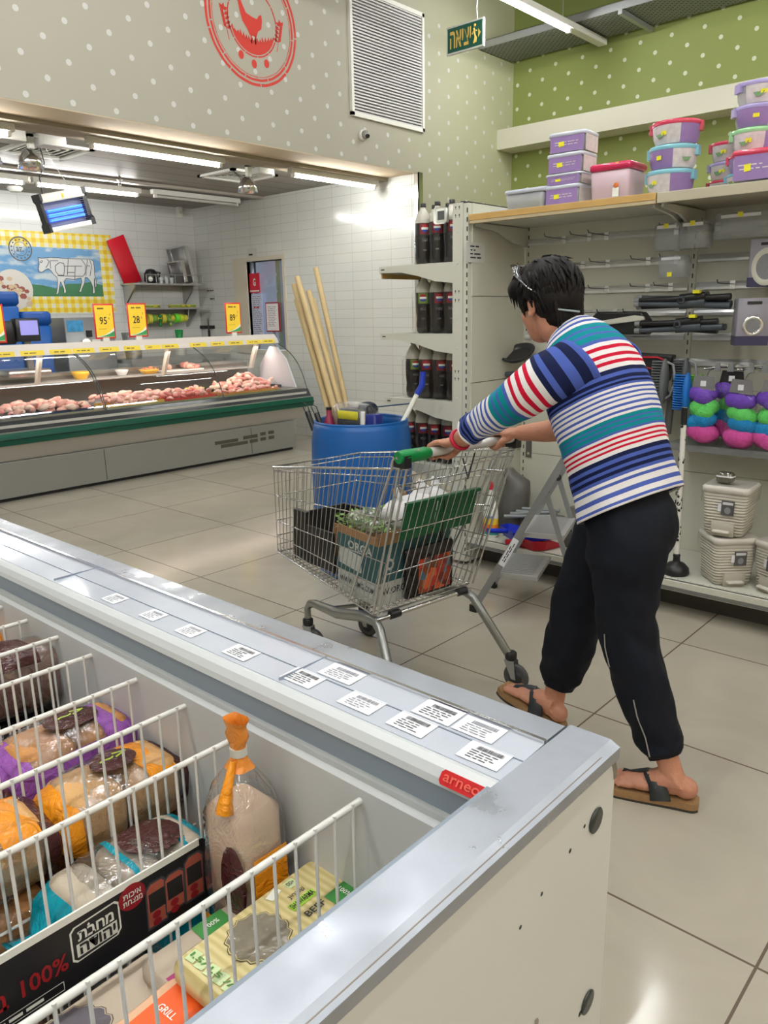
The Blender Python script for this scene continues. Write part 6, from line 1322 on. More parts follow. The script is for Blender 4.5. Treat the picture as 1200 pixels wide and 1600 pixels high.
# fluffy dusters in bags
cols4 = [M('fluff_'+n, sr(*c), .8, noise=.25, nscale=60, bump=1.0, bscale=220) for n, c in (('purple', (122, 70, 206)), ('green', (110, 236, 110)), ('blue', (20, 150, 220)), ('pink', (255, 90, 180)))]
def duster(loc, lab, yaw, dark=False):
    t = thing('duster_pack', lab, 'duster', loc, yaw); rs = random.Random(int(loc[0]*1000))
    b = MB(); b.prism([(-.055, .11), (.055, .10), (.045, .165), (-.045, .17)], (1, 0, 0), (0, 0, 1), (0, 1, 0), (0, -.03, 0), .002); b.build('header_card', M('header_grey', sr(120, 118, 120), .35) if not dark else m_black, t)
    b = MB(); b.box(-.015, .01, -.032, -.03, .12, .145); b.build('barcode_tag', m_lbl, t)
    for k, (z, r) in enumerate(((.075, .052), (.01, .050), (-.045, .05), (-.10, .056))):
        b = MB(); x0 = rs.uniform(-.012, .012)
        for i in range(5): a = i*1.257; b.ball((x0+.026*math.cos(a), .015*math.sin(a), z+rs.uniform(-.014, .014)), r*.92, 14, 10, 1, .75, .80)
        b.build('fluff', cols4[k], t)
    b = MB(); b.rbox(-.070, .070, -.055, .055, -.165, .115, .03, 4); b.build('bag', m_clear, t)
    b = MB(); b.tube([(0, 0, .165), (0, .03, .19), (0, .12, .195)], .003, 5); b.build('hang_loop', m_steel, t); return t
duster((3.81, 1.37, .935), 'bagged rainbow duster nearest the upright', 0); duster((3.90, 1.46, .955), 'bagged rainbow duster set back behind the first one', .2, True); duster((3.985, 1.36, .925), 'bagged rainbow duster, largest at the photo right', -.1); duster((4.115, 1.37, .925), 'bagged rainbow duster cut by the right edge of the photo', .1)
for i, x in enumerate((3.87, 4.02)):
    t = thing('clip_hanger', 'chrome clip hanger holding the dusters, %s of two' % ('left', 'right')[i], 'hanger', (x, 1.47, 1.13))
    b = MB(); b.tube([(-.09, -.06, 0), (0, -.02, .012), (.09, -.06, 0)], .006, 6); b.tube([(0, -.02, .012), (0, .08, .02), (0, .138, .015)], .006, 6); b.build('bar', m_chrome, t)
    for s in (-1, 1): b = MB(); b.prism([(-.015, -.02), (.015, -.02), (.008, .02), (-.008, .02)], (1, 0, 0), (0, 0, 1), (0, 1, 0), (s*.03, -.06, .01), .012); b.build('clip', m_hend, t)
b = MB(); b.box(3.65, 5.5, 1.33, 1.345, .745, .775); b.box(3.65, 5.5, 1.345, YB, .765, .772); b.build('low_shelf', M('low_shelf_grey', sr(120, 122, 120), .4), G)
# plunger
t = thing('plunger', 'black rubber plunger with a cow-spotted white stick standing on the base shelf', 'plunger', (3.80, 1.20, .171), rot=(.02, -.015, 0))
b = MB(); b.lathe([(.058, 0), (.062, .006), (.058, .03), (.038, .052), (.02, .058), (.017, .062), (.015, .085), (.018, .09), (.014, .10), (0, .10)], n=24, cap=False); b.build('cup', m_black, t)
b = MB(); b.cyl((0, 0, .095), (0, 0, .80), .0125, n=14); b.m = 1; rs = random.Random(9)
for i in range(64):
    a = rs.uniform(0, 6.28); z = rs.uniform(.14, .68) if i < 52 else rs.uniform(.68, .79); r = rs.uniform(.006, .013); n = 7
    pts = []
    for k in range(n):
        rr_ = r*rs.uniform(.6, 1.1); aa = a+rr_*math.cos(2*PI*k/n)/.0128; pts.append(V(.0131*math.cos(aa), .0131*math.sin(aa), z+rr_*1.2*math.sin(2*PI*k/n)))
    b.add(pts, [tuple(range(n))])
b.build('stick', [m_white, m_ptxt], t); b = MB(); b.cyl((0, 0, .72), (0, 0, .80), .0136, n=14); b.build('stick_end', m_black, t)
# pedal bins
m_bin = M('bin_cream', sr(204, 198, 184), .45); nt, bs = nodes(m_bin); tc = nt.nodes.new('ShaderNodeTexCoord'); mp = nt.nodes.new('ShaderNodeMapping'); mp.inputs['Scale'].default_value = (18, 18, 42); nt.links.new(tc.outputs['Object'], mp.inputs[0]); wv = nt.nodes.new('ShaderNodeTexWave'); wv.bands_direction = 'Z'; wv.inputs['Scale'].default_value = .55; wv.inputs['Distortion'].default_value = 1.2; nt.links.new(mp.outputs[0], wv.inputs[0])
bp = nt.nodes.new('ShaderNodeBump'); bp.inputs['Strength'].default_value = .8; bp.inputs['Distance'].default_value = .006; nt.links.new(wv.outputs['Fac'], bp.inputs['Height']); nt.links.new(bp.outputs[0], bs.inputs['Normal'])
def pedal_bin(loc, yaw, lab):
    t = thing('pedal_bin', lab, 'bin', loc, yaw, 'cream woven pedal bins'); w, d, h = .195, .19, .232
    b = MB(); b.rbox(-w/2, w/2, -d/2, d/2, 0, h-.03, .025, 4, taper=.88); b.build('body', m_bin, t)
    b = MB(); b.rbox(-w/2-.008, w/2+.008, -d/2-.008, d/2+.008, h-.035, h-.005, .03, 4); b.build('lid', M('bin_lid', sr(212, 206, 196), .35), t)
    b = MB(); b.rbox(-.05, .05, -d/2+.003-.006, -d/2+.03, .0, .062, .004); b.build('pedal_recess', M('recess', sr(176, 170, 156), .5), t)
    b = MB(); b.rbox(-.04, .035, -d/2-.025, -d/2+.01, .018, .028, .008); b.build('pedal', M('bin_lid', sr(212, 206, 196), .35), t)
    b = MB(); b.box(-.01, .045, -d/2-.0055, -d/2-.002, .10, .165); b.m = 1; b.box(-.005, .04, -d/2-.006, -d/2-.004, .148, .16); b.m = 2; b.add([(.018+.014*math.cos(k*PI/5), -d/2-.0065, .122+.016*math.sin(k*PI/5)) for k in range(10)], [tuple(range(10))]); b.m = 1; b.box(-.025, -.008, -d/2-.005, -d/2-.002, .115, .15); b.build('label', [M('label_dark', sr(84, 82, 84), .4), m_lbl, m_hend], t)
    b = MB(); b.rbox(-w/2-.010, w/2+.010, -d/2-.010, d/2+.010, h*.6, h-.003, .03, 4); b.build('plastic_wrap', m_clear, t); return t
pb = pedal_bin((4.01, 1.255, .171), .75, 'lower cream pedal bin of the stack, turned sideways on the base shelf')
dup(pb, (4.005, 1.25, .405), .05, 'upper cream pedal bin of the stack with a glass dish on its lid'); dup(pb, (4.26, 1.27, .171), -.5, 'cream pedal bin at the right edge of the photo')
t = thing('soap_dish', 'small smoky glass dish with a white band on the upper pedal bin', 'dish', (3.985, 1.22, .639)); b = MB(); b.rbox(-.038, .038, -.028, .028, 0, .048, .02, 4); b.build('dish', M('smoky_glass', sr(96, 92, 78), .1, coat=.5, noise=.3, nscale=60), t); b = MB(); b.rbox(-.039, .039, -.029, .029, .026, .036, .02, 4); b.build('paper_band', m_lbl, t)
# on the base shelf, left part
t = thing('bleach_bottle', 'white bleach bottle with a red cap and rainbow label on the base shelf', 'bottle', (2.735, 1.19, .171))
b = MB(); b.lathe([(.034, 0), (.04, .01), (.04, .13), (.036, .17), (.018, .23), (.012, .25), (.011, .275)], n=20, sx=1.15, sy=.8); b.build('body', m_swh, t)
b = MB(); b.lathe([(.013, .272), (.011, .30), (.006, .318)], n=14); b.build('cap', M('cap_red', sr(190, 30, 44), .4), t)
for i, (z0, z1, c) in enumerate(((.03, .055, (214, 60, 40)), (.055, .075, (236, 130, 40)), (.075, .11, (240, 200, 60)), (.015, .03, (40, 140, 130)))):
    b = MB(); b.lathe([(.0408, z0), (.0408, z1)], n=20, sx=1.15, sy=.8, cap=False); b.build('label_band', M('band%d' % i, sr(*c), .4), t)
text('DJAP', (.012, -.0345, .118), (1, 0, 0), (0, 0, 1), .02, M('label_blue', sr(30, 90, 170), .4), t, width=.045, bold=.03)
t = thing('bin_bag', 'crumpled grey bag slumped against the back of the base shelf', 'bag', (2.74, 1.40, .171)); b = MB(); rs = random.Random(1); n = 18; rings = []
for z, r in ((0, .085), (.05, .10), (.14, .09), (.22, .075), (.29, .07), (.33, .05), (.36, .02)): rings.append([V(r*(1+.18*mnoise.noise(V(math.cos(a)*2, math.sin(a)*2, z*12)))*math.cos(a)+(z*.12 if z < .3 else -.02), r*.9*(1+.2*mnoise.noise(V(math.sin(a)*2, z*9, 3)))*math.sin(a), z) for a in [2*PI*k/n for k in range(n)]])
b.loft(rings, True, True); b.build('bag', M('bag_grey', sr(96, 94, 90), .35, bump=.4, bscale=30), t)
def scoop(loc, yaw, col, lab, s=1.0):
    t = thing('dustpan', lab, 'dustpan', loc, yaw, 'dustpans on the base shelf'); b = MB(); m = M('pan_%d_%d_%d' % col, sr(*col), .35)
    b.add([V(x*s, y*s, z*s) for x, y, z in ((-.10, -.11, 0), (.10, -.11, 0), (.10, .06, .002), (.07, .11, .002), (-.07, .11, .002), (-.10, .06, .002), (-.105, -.11, .005), (.105, -.11, .005), (.115, .06, .055), (.08, .13, .06), (-.08, .13, .06), (-.115, .06, .055))], [(0, 1, 2, 3, 4, 5), (1, 7, 8, 2), (2, 8, 9, 3), (3, 9, 10, 4), (4, 10, 11, 5), (5, 11, 6, 0)]); b.build('pan', m, t)
    b = MB(); b.cyl((0, .11*s, .045*s), (0, .24*s, .06*s), .012, .014, 10); b.build('handle', m, t); b = MB(); b.box(.02, .05, -.08, -.06, .002, .003); b.build('label', m_lbl, t); return t
scoop((2.97, 1.20, .205), 2.6, (20, 50, 190), 'blue dustpan lying on top of a red one behind the step ladder'); scoop((3.04, 1.21, .171), 2.9, (180, 24, 40), 'red dustpan under the blue one behind the step ladder')
t = thing('utensil_bundle', 'bundle of grey plastic handles lying on the base shelf behind the ladder', 'handles', (2.92, 1.36, .30))
for i in range(4): b = MB(); b.cyl((-.14+.02*i, -.1+.03*i, -.02+.012*i), (.12, .02*i, .02*(i % 2)), .011, n=8); b.build('handle', M('bundle_grey', sr(130, 134, 136), .35), t)
t2 = thing('storage_block', 'dark box under the bundle of grey handles on the base shelf', 'box', (2.93, 1.42, .171)); b = MB(); b.rbox(-.10, .10, -.08, .09, 0, .10, .01); b.build('box', M('block_grey', sr(84, 84, 82), .5), t2)
t = thing('storage_basket', 'dark grey plastic basket on the base shelf behind the ladder legs', 'basket', (3.26, 1.33, .171)); b = MB(); b.rbox(-.13, .14, -.10, .10, 0, .10, .03, 4, taper=.85); b.build('basket', M('basket_grey', sr(78, 78, 76), .5), t); b = MB(); b.rbox(-.12, .13, -.09, .09, .1, .106, .03, 4); b.build('contents', m_black, t)
t = thing('carton', 'grey-brown carton at the back of the base shelf above the dark basket', 'carton', (3.20, 1.52, .171)); b = MB(); b.box(-.12, .14, -.06, .08, 0, .17); b.build('box', M('carton_grey', sr(128, 122, 110), .6), t)
t = thing('hook_bracket', 'grey metal bracket plate hanging on the back panel above the ladder', 'bracket', (2.71, YB-.004, .66)); b = MB(); b.box(-.018, .018, -.004, .003, -.10, .04); b.build('plate', M('plate_dark', sr(110, 110, 106), .4, .5), t); b = MB(); b.add([(.008*math.cos(k*PI/5), -.005, -.075+.008*math.sin(k*PI/5)) for k in range(10)], [tuple(range(10))]); b.build('hole', m_offwhite, t)
t = thing('frying_pan', 'dark round pan hanging on the back panel left of the woman', 'pan', (2.70, 1.50, 1.16), rot=(.5, .0, 0)); b = MB(); b.lathe([(.075, 0), (.095, .02), (.10, .03), (.09, .03), (.07, .01)], n=20); b.build('pan', M('pan_black', sr(44, 44, 46), .4), t)
t = thing('spice_jars', 'row of small grey-lidded jars under the dark pan', 'jars', (2.68, 1.50, 1.06))
for i in range(3): b = MB(); b.cyl((-.03+.0*i, -.05+.035*i, -.04*i), (.08, -.05+.035*i, -.04*i+.01), .016, n=10); b.build('jar', m_hend if i % 2 else m_hand, t)
# ---------------------------------------------------------------- step ladder
L = thing('step_ladder', 'small aluminium step ladder standing open before the base shelf', 'ladder', (0, 0, 0))
m_lad = M('ladder_alu', sr(160, 162, 164), .35, .7, noise=.05); w_ = V(-.34, .94, 0).normalized(); d_ = V(w_.y, -w_.x, 0); F1 = V(3.086, .541, 0)
LP = lambda s, h, o: F1+d_*s+w_*o+V(0, 0, h)
def flatbar(b, p0, p1, wd, th):
    p0, p1 = Vector(p0), Vector(p1); dd = (p1-p0).normalized(); a = w_; c = dd.cross(a).normalized(); b.loft([[p+a*x+c*y for x, y in ((-th/2, -wd/2), (th/2, -wd/2), (th/2, wd/2), (-th/2, wd/2))] for p in (p0, p1)], True, False)
for o in (0, .36):
    b = MB(); flatbar(b, LP(0, 0.015, o), LP(.42, .80, o), .032, .016); b.build('front_rail', m_lad, L)
    b = MB(); flatbar(b, LP(.325, .615, o+(.014 if o == 0 else -.014)), LP(.525, .015, o+(.014 if o == 0 else -.014)), .022, .014); b.build('rear_leg', m_lad, L)
    for s in (0, .528): b = MB(); b.box(-.02, .02, -.014, .014, 0, .035, Matrix.Translation(LP(s, 0, o))); b.build('foot_cap', m_black, L)
    b = MB(); b.ball(LP(.325, .615, o+(.02 if o == 0 else -.02)), .016, 10, 8); b.build('hinge', m_black, L)
b = MB(); flatbar(b, LP(.13, .25, -.01), LP(.20, .385, -.01), .03, .002); rsx = random.Random(5); c = LP(.165, .318, -.0125); up = (LP(.2, .385, 0)-LP(.13, .25, 0)).normalized(); scribble(b, 1, c, up, up.cross(w_)*-1, .12, .018, 2, .001, .5, rsx); b.build('sticker', [m_lbl, m_lpr], L)
for s0, h in ((.10, .205), (.215, .415)):
    b = MB(); q = [LP(s0, h, .01), LP(s0+.20, h, .01), LP(s0+.20, h, .35), LP(s0, h, .35)]; q2 = [p-V(0, 0, .022) for p in q]; b.add(q+q2, [(0, 1, 2, 3), (4, 7, 6, 5), (0, 4, 5, 1), (1, 5, 6, 2), (2, 6, 7, 3), (3, 7, 4, 0)])
    b.m = 1
    for i in range(14): b.add([LP(s0+.02, h+.001, .03+.023*i), LP(s0+.175, h+.001, .03+.023*i), LP(s0+.175, h+.001, .037+.023*i), LP(s0+.02, h+.001, .037+.023*i)], [(0, 1, 2, 3)])
    b.build('step', [M('step_grey', sr(176, 176, 174), .4, .3), M('tread_dark', sr(120, 120, 118), .5)], L)
# ---------------------------------------------------------------- blue barrel
B = thing('plastic_barrel', 'blue plastic barrel full of sticks and packages in the aisle', 'barrel', (2.215, .69, 0))
m_bar = M('barrel_blue', sr(22, 88, 158), .38, noise=.05, nscale=5)
b = MB(); b.lathe([(.235, 0), (.255, .02), (.268, .14), (.27, .20), (.275, .205), (.275, .225), (.27, .23), (.277, .45), (.277, .60), (.273, .74), (.262, .82), (.255, .85), (.245, .85), (.25, .80), (.262, .60), (.25, .03), (0, .02)], n=48, cap=False); b.build('drum', m_bar, B)
b = MB(); b.lathe([(.252, .845), (.258, .852), (.25, .858), (.243, .852)], n=48, cap=False); b.build('rim', m_bar, B)
m_pole = M('raw_wood', sr(196, 172, 126), .6, noise=.12, nscale=12)
poles = [((2.05, .60, .03), (486, 0)),]
def pole(p0, p1, r, lab, m=m_pole, grp='wooden poles in the barrel'):
    t = thing('wooden_pole', lab, 'pole', p0, 0, grp); d = Vector(p1)-Vector(p0); b = MB(); b.cyl((0, 0, 0), d, r, r, 12); b.build('stick', m, t); return t
for b0, tp, lab in (((2.40, .56, .035), (1.60, .80, 1.585), 'wooden pole in the barrel, leftmost of the tight cluster'), ((2.38, .60, .035), (1.625, .79, 1.50), 'shorter wooden pole with a flat top at the left of the cluster'), ((2.40, .61, .035), (1.64, .79, 1.625), 'tallest pole in the tight cluster, with a dark knot on top'), ((2.42, .60, .035), (1.70, .76, 1.555), 'wooden pole with a yellowish end, right part of the cluster'), ((2.41, .65, .035), (1.72, .80, 1.545), 'rightmost wooden pole of the tight cluster'), ((2.40, .65, .035), (1.70, .85, 1.50), 'wooden pole at the back of the cluster'), ((2.36, .68, .035), (1.63, .95, 1.68), 'tall wooden pole standing apart to the right of the cluster')):
    pole(b0, tp, .0165, lab)
t = thing('wooden_pole', 'pale flat slat leaning between the poles in the barrel', 'slat', (2.33, .66, .035)); b = MB(); d = V(1.93, .80, .95)-V(2.33, .66, .035); b.cyl((0, 0, 0), d, .012, n=6); b.build('slat', m_white, t)
for (x0, y0), col, lab in (((1.94, .50), m_swh, 'black and white brush grip with a hanging loop at the barrel rim'), ((2.04, .475), m_sred, 'black and red brush grip with a hanging loop at the barrel rim')):
    t = thing('brush_grip', lab, 'brush', (x0+.10, y0+.04, .70)); d = V(-.115, .02, .20)
    b = MB(); b.cyl((.06, -.02, -.12), (0, 0, 0)+d*.45 if False else d*.45, .012, n=10); b.build('shaft', col, t)
    b = MB(); b.cyl(d*.45, d*.95, .014, .016, 10); b.build('grip', m_black, t); b = MB(); e0 = d*.95; s = V(.75, .66, 0); b.tube([e0+s*.012, e0+s*.014+V(-.02, 0, .035), e0+V(-.03, 0, .048), e0-s*.014+V(-.02, 0, .035), e0-s*.012], .0028, 5); b.build('hanging_loop', m_black, t)
t = thing('blue_stick', 'white stick with a blue tip leaning out of the barrel over the cola bottles', 'stick', (2.12, .50, .04)); b = MB(); p1 = V(.19, .02, .86); p2 = V(.215, .35, 1.05); b.cyl((0, 0, 0), (.305, .430, .955), .0135, n=12); b.build('stick', m_swh, t); b = MB(); b.tube([(.300, .423, .94), (.318, .447, .99), (.318, .455, 1.06)], .0165, 10); b.build('blue_tip', M('tip_blue', sr(20, 52, 170), .35), t)
t = thing('blue_pack', 'dark blue pack with a white tube standing in the barrel at the right', 'pack', (2.36, .62, .40)); b = MB(); b.rbox(-.04, .05, -.03, .04, 0, .50, .015); b.build('pack', M('pack_navy', sr(24, 36, 110), .35), t); b = MB(); b.cyl((-.03, -.05, .05), (-.015, -.05, .515), .013, n=10); b.build('white_tube', m_swh, t); b = MB(); b.tube([(-.02, 0, .49), (-.035, 0, .53), (-.01, 0, .545), (.01, 0, .52)], .004, 6); b.build('loop', m_black, t)
t = thing('flat_board', 'thin dark blue board lying tilted across the barrel mouth', 'board', (2.19, .83, .905), rot=(0, -.075, .78)); b = MB(); b.box(-.20, .21, -.012, .012, -.002, .004); b.build('board', M('board_teal', sr(24, 62, 92), .35), t)
t = thing('wrapped_package', 'clear-wrapped package with dark contents in the middle of the barrel', 'package', (2.19, .66, .745)); b = MB(); b.rbox(-.12, .13, -.07, .09, 0, .20, .05, 4); b.build('wrap', m_film, t); b = MB(); b.rbox(-.10, .11, -.05, .07, .01, .17, .04, 4); b.build('contents', M('dark_contents', sr(52, 56, 58), .4, noise=.4, nscale=30), t)
b = MB(); b.ball((.07, .04, .17), .055, 14, 10, 1.1, .9, .7); b.build('round_brush', M('brush_navy', sr(20, 34, 48), .4), t); b = MB(); b.rbox(-.05, .10, -.075, -.068, .12, .165, .004); b.build('yellow_label', M('label_yellow', sr(220, 210, 60), .4), t)
t = thing('pink_bottle', 'dark pink bottle beside the poles in the barrel', 'bottle', (2.06, .60, .62)); b = MB(); b.lathe([(.03, 0), (.035, .16), (.03, .22), (.014, .26), (.014, .285)], n=16); b.build('body', M('pink_plastic', sr(150, 50, 80), .35), t); b = MB(); b.cyl((0, 0, .285), (0, 0, .30), .016, n=10); b.build('cap', m_black, t)
# ================================================================ shopping cart
CX, CY, CA = 3.632, -.31, 3.0066
K = thing('shopping_cart', 'chrome wire shopping cart with green handle end pushed by the woman', 'cart', (CX, CY, 0), CA)
m_cw = M('cart_wire', (.56, .56, .56), .25, .95); m_ctube = M('cart_tube', (.62, .62, .62), .2, .95)
TR = lambda s: V(-.017, .254*s, .941); TF = lambda s: V(.82, .222*s, .831); BR = lambda s: V(.193, .24*s, .391); BF = lambda s: V(.885, .183*s, .456)
def lerp(a, b, t): return a+(b-a)*t
for s in (1, -1):
    b = MB(); nm = 'side_mesh'
    for i in range(1, 27):
        t = i/27; b.cyl(lerp(TR(s), TF(s), t), lerp(BR(s), BF(s), t), .0018, n=5, cap=False)
    for t in (.05, .33, .62, .80, .91): b.cyl(lerp(TR(s), BR(s), t), lerp(TF(s), BF(s), t), .0024, n=5, cap=False)
    b.build(nm, m_cw, K)
b = MB()
for i in range(13): y = -1+2*i/12; b.cyl(V(.82, .222*y, .831), V(.885, .183*y, .456), .0018, n=5, cap=False)
for t in (.05, .33, .62, .80, .91): b.cyl(lerp(TF(1), BF(1), t), lerp(TF(-1), BF(-1), t), .0024, n=5, cap=False)
b.build('front_mesh', m_cw, K)
b = MB()
for i in range(16): y = -1+2*i/15; b.cyl(V(.004, .245*y, .915), V(.193, .235*y, .40), .0018, n=5, cap=False)
for t in (.02, .12, .40, .70, .97): b.cyl(lerp(V(.0, .245, .925), BR(1), t), lerp(V(.0, -.245, .925), BR(-1), t), .0024, n=5, cap=False)
b.build('rear_gate', m_cw, K)
b = MB()
for i in range(17): y = -1+2*i/16; b.cyl(V(.193, .24*y, .391), V(.885, .183*y, .456), .0018, n=5, cap=False)
for i in range(24):
    t = i/23; p, q = lerp(BR(1), BF(1), t), lerp(BR(-1), BF(-1), t); b.tube([p+V(0, 0, .022), p+V(0, -.006, -.004), q+V(0, .006, -.004), q+V(0, 0, .022)], .002, 5)
b.build('floor_mesh', m_cw, K)
b = MB(); b.tube([TR(1), TF(1), TF(-1), TR(-1)], .0045, 8, closed=False); b.tube([BR(1)+V(0, 0, .0), BF(1), BF(-1), BR(-1)], .0035, 6, closed=True); b.build('rim', m_ctube, K)
for s in (1, -1):
    for x0, x1, yy in ((.05, .345, .262), (.018, .193, .262), (-.01, .170, .255)):
        b = MB(); b.tube([(-.012+x0*.2, .268*s, .968), (x0, yy*s, .945), (lerp(x0, x1, .06), yy*s, .915), (x1, (.24 if x1 < .3 else .23)*s, .398)], .0042, 7); b.build('strut', m_ctube, K)
    b = MB(); b.tube([(.0, .281*s, .979), (.03, .275*s, .972), (.05, .268*s, .945)], .006, 8); b.build('handle_arm', m_ctube, K)
    b = MB(); b.box(-.022, .03, (.262*s)-.014, (.262*s)+.014, .945, .985); b.build('handle_socket', m_black, K)
b = MB(); b.cyl((0, -.285, .979), (0, .15, .979), .0155, n=18); h = b.build('handle', M('handle_white', sr(214, 214, 210), .35), K)
b = MB(); b.tube([(0, .15, .979), (0, .17, .979), (0, .26, .979), (0, .284, .979)], .019, 16, radii=[.016, .021, .0225, .019]); b.build('green_end', M('cart_green', sr(0, 128, 62), .35), h)
b = MB(); b.box(-.012, .012, -.06, .035, .9945, .9965); b.m = 1; scribble(b, 1, V(0, -.01, .997), (0, -1, 0), (-1, 0, 0), .085, .018, 2, .0006, .7, random.Random(6)); b.build('label', [m_lbl, MATS['badge_red']], h)
text('Pizza', (-.009, -.025, .9935), (0, -1, 0), (-.6, 0, .8), .011, MATS['badge_red'], h, width=.032, bold=.03)
b = MB(); c = V(-.016, .215, .995); b.add([c+V(-.004*math.sin(k*PI/6), .008*math.cos(k*PI/6), .008*math.sin(k*PI/6)) for k in range(12)], [tuple(range(12))]); b.build('round_mark', m_swh, h)
# child seat flap
b = MB()
for y0, y1 in ((.015, .165), (-.185, .005)):
    b.add([V(.135, y0, .655), V(.135, y1, .655), V(.098, y1, .79), V(.098, y0, .79), V(.141, y0, .655), V(.141, y1, .655), V(.104, y1, .79), V(.104, y0, .79)], [(0, 1, 2, 3), (4, 7, 6, 5), (0, 4, 5, 1), (1, 5, 6, 2), (2, 6, 7, 3), (3, 7, 4, 0)])
b.box(.085, .105, -.187, .165, .785, .797); b.build('seat_panel', M('seat_green', sr(0, 92, 52), .4), K)
b = MB(); 
for z, x in ((.86, .05), (.72, .12)): b.tube([(x-.03, .24, z), (x+.05, .20, z), (x+.05, -.20, z), (x-.03, -.24, z)], .0035, 6)
b.build('seat_wire', m_cw, K)
# chassis
m_ch = M('chassis_grey', sr(150, 152, 148), .3, .8)
for s, cx, cyy in ((1, .825, .085), (-1, .80, -.20)):
    b = MB(); b.tube([(cx+.005, cyy, .150), (cx+.005, cyy, .195), (cx-.02, cyy+.003*s, .222), (cx-.06, cyy+.006*s, .235), (.5, .17*s, .29), (.30, .20*s, .345), (.20, .225*s, .362), (.165, .235*s, .345), (.10, .258*s, .25), (.02, .288*s, .13)], .0165, 12, radii=[.014, .015, .017, .018, .021, .021, .018, .0165, .0165, .0165]); b.build('frame_leg', m_ch, K)
    b = MB(); b.tube([(.6, .15*s, .275), (.5, .0, .285), (.6, -.15*s, .275)], .008, 8); b.build('cross_brace', m_ch, K)
b = MB(); b.tube([(.183, .235, .372), (.183, -.235, .372)], .0085, 10); b.build('rear_bar', m_ctube, K)
for y in (.15, -.19): b = MB(); b.cyl((.183, y-.022, .374), (.183, y+.022, .374), .015, n=10); b.build('bar_clip', m_black, K)
def caster(x, y, yaw):
    mt = Matrix.Translation((x, y, 0)) @ Matrix.Rotation(yaw, 4, 'Z'); r = .052
    b = MB(); b.lathe([(.02, .118), (.023, .122), (.023, .145), (.018, .15)], (0, 0, 0), 16, mtx=mt); cc = b.build('caster_cap', m_black, K)
    b = MB()
    for sy in (-.017, .014): b.prism([(-.022, .118), (.022, .118), (-.012, .045), (-.032, .045)], mt.to_3x3() @ V(1, 0, 0), (0, 0, 1), mt.to_3x3() @ V(0, 1, 0), mt @ V(0, sy, 0), .003)
    b.build('fork', M('fork_zinc', sr(170, 172, 172), .3, .7), cc)
    b = MB(); b.lathe([(r*.55, -.008), (r*.9, -.011), (r, -.007), (r, .007), (r*.9, .011), (r*.55, .008)], mt @ V(-.025, 0, r), 26, mt.to_3x3() @ V(0, 1, 0)); b.build('wheel', M('rubber_grey', sr(74, 74, 74), .5), cc)
    b = MB(); b.lathe([(.0, -.010), (r*.56, -.010), (r*.56, .010), (.0, .010)], mt @ V(-.025, 0, r), 20, mt.to_3x3() @ V(0, 1, 0), cap=False); b.build('hub', M('hub_dark', sr(50, 50, 52), .5), cc)
caster(.83, .085, .35); caster(.805, -.20, .2); caster(.015, .290, .3); caster(.015, -.290, .15)
b = MB(); b.tube([(.10, -.02, .79), (.13, -.03, .60), (.2, -.04, .52)], .0025, 5); b.tube([(-.02, -.04, .955), (.02, -.05, .86), (.04, -.045, .93)], .003, 6); b.build('strap', m_black, K)
# ---------------------------------------------------------------- cart contents
def Cl(x, y, z): return Matrix.Translation((CX, CY, 0)) @ Matrix.Rotation(CA, 4, 'Z') @ V(x, y, z)
m_ct = M('carton_teal', sr(52, 92, 96), .5); m_cwht = M('carton_white', sr(196, 198, 194), .5); m_card2 = M('raw_card', sr(160, 120, 80), .6)
t = thing('carton', 'teal and white printed carton standing in the rear of the cart', 'carton', Cl(.345, .02, .406), CA, rot=(0, -.055, CA))
b = MB(); b.box(-.12, .11, -.18, .175, .085, .225); b.m = 1; b.box(-.12, .11, -.18, .175, 0, .085); b.m = 2; b.box(-.118, .108, -.178, .173, .2251, .2253); b.build('box', [m_ct, m_cwht, m_card2], t)
b = MB(); b.box(-.12, -.116, -.18, .175, .225, .27, Matrix.Identity(4)); b.box(-.12, .11, .171, .175, .225, .255); b.build('flap', m_card2, t)
text('ORGA', (-.02, .176, .195), (-1, 0, 0), (0, 0, 1), .032, m_cwht, t, width=.14, bold=.03); b = MB(); b.quad((.10, .1762, .11), (-.03, .1762, .10), (-.03, .1762, .165), (.10, .1762, .175)); b.build('panel', m_cwht, t)
text('WWW.OMG.COM', (-.005, .1765, .052), (-1, 0, 0), (0, 0, 1), .022, M('carton_ink', sr(50, 60, 62), .5), t, width=.20, bold=.02); text('W.ORG', (-.1205, .10, .05), (0, -1, 0), (0, 0, 1), .026, MATS['carton_ink'], t, width=.11, bold=.02); text('O', (-.1205, .12, .15), (0, -1, 0), (0, 0, 1), .045, m_cwht, t, width=.04, bold=.04)
t = thing('crate', 'black plastic crate at the front of the cart', 'crate', Cl(.66, .03, .442), CA)
b = MB()
for q in ((-.13, .14, .115, .125, 0, .16), (-.13, .14, -.14, -.13, 0, .19), (.13, .14, -.14, .125, 0, .19), (-.13, .14, -.14, .125, 0, .012)): b.box(*q)
b.box(.05, .14, .10, .125, .15, .21); b.build('crate', M('crate_black', sr(30, 30, 30), .45), t, bevel=.003)
t = thing('cardboard_piece', 'folded brown cardboard between the black crate and the teal carton', 'cardboard', Cl(.50, -.02, .46), CA)
b = MB(); b.box(-.01, 0, -.12, .12, 0, .18); b.box(0, .10, .115, .12, .03, .16); b.box(-.02, .06, -.16, -.155, .02, .26); b.build('sheet', m_card2, t)
t = thing('herb_bunch', 'bunch of green herbs in an open clear bag on the teal carton', 'herbs', Cl(.36, .07, .642), CA)
mh = M('herb_green', sr(112, 146, 70), .6, noise=.3, nscale=40); b = MB(); rs = random.Random(31)
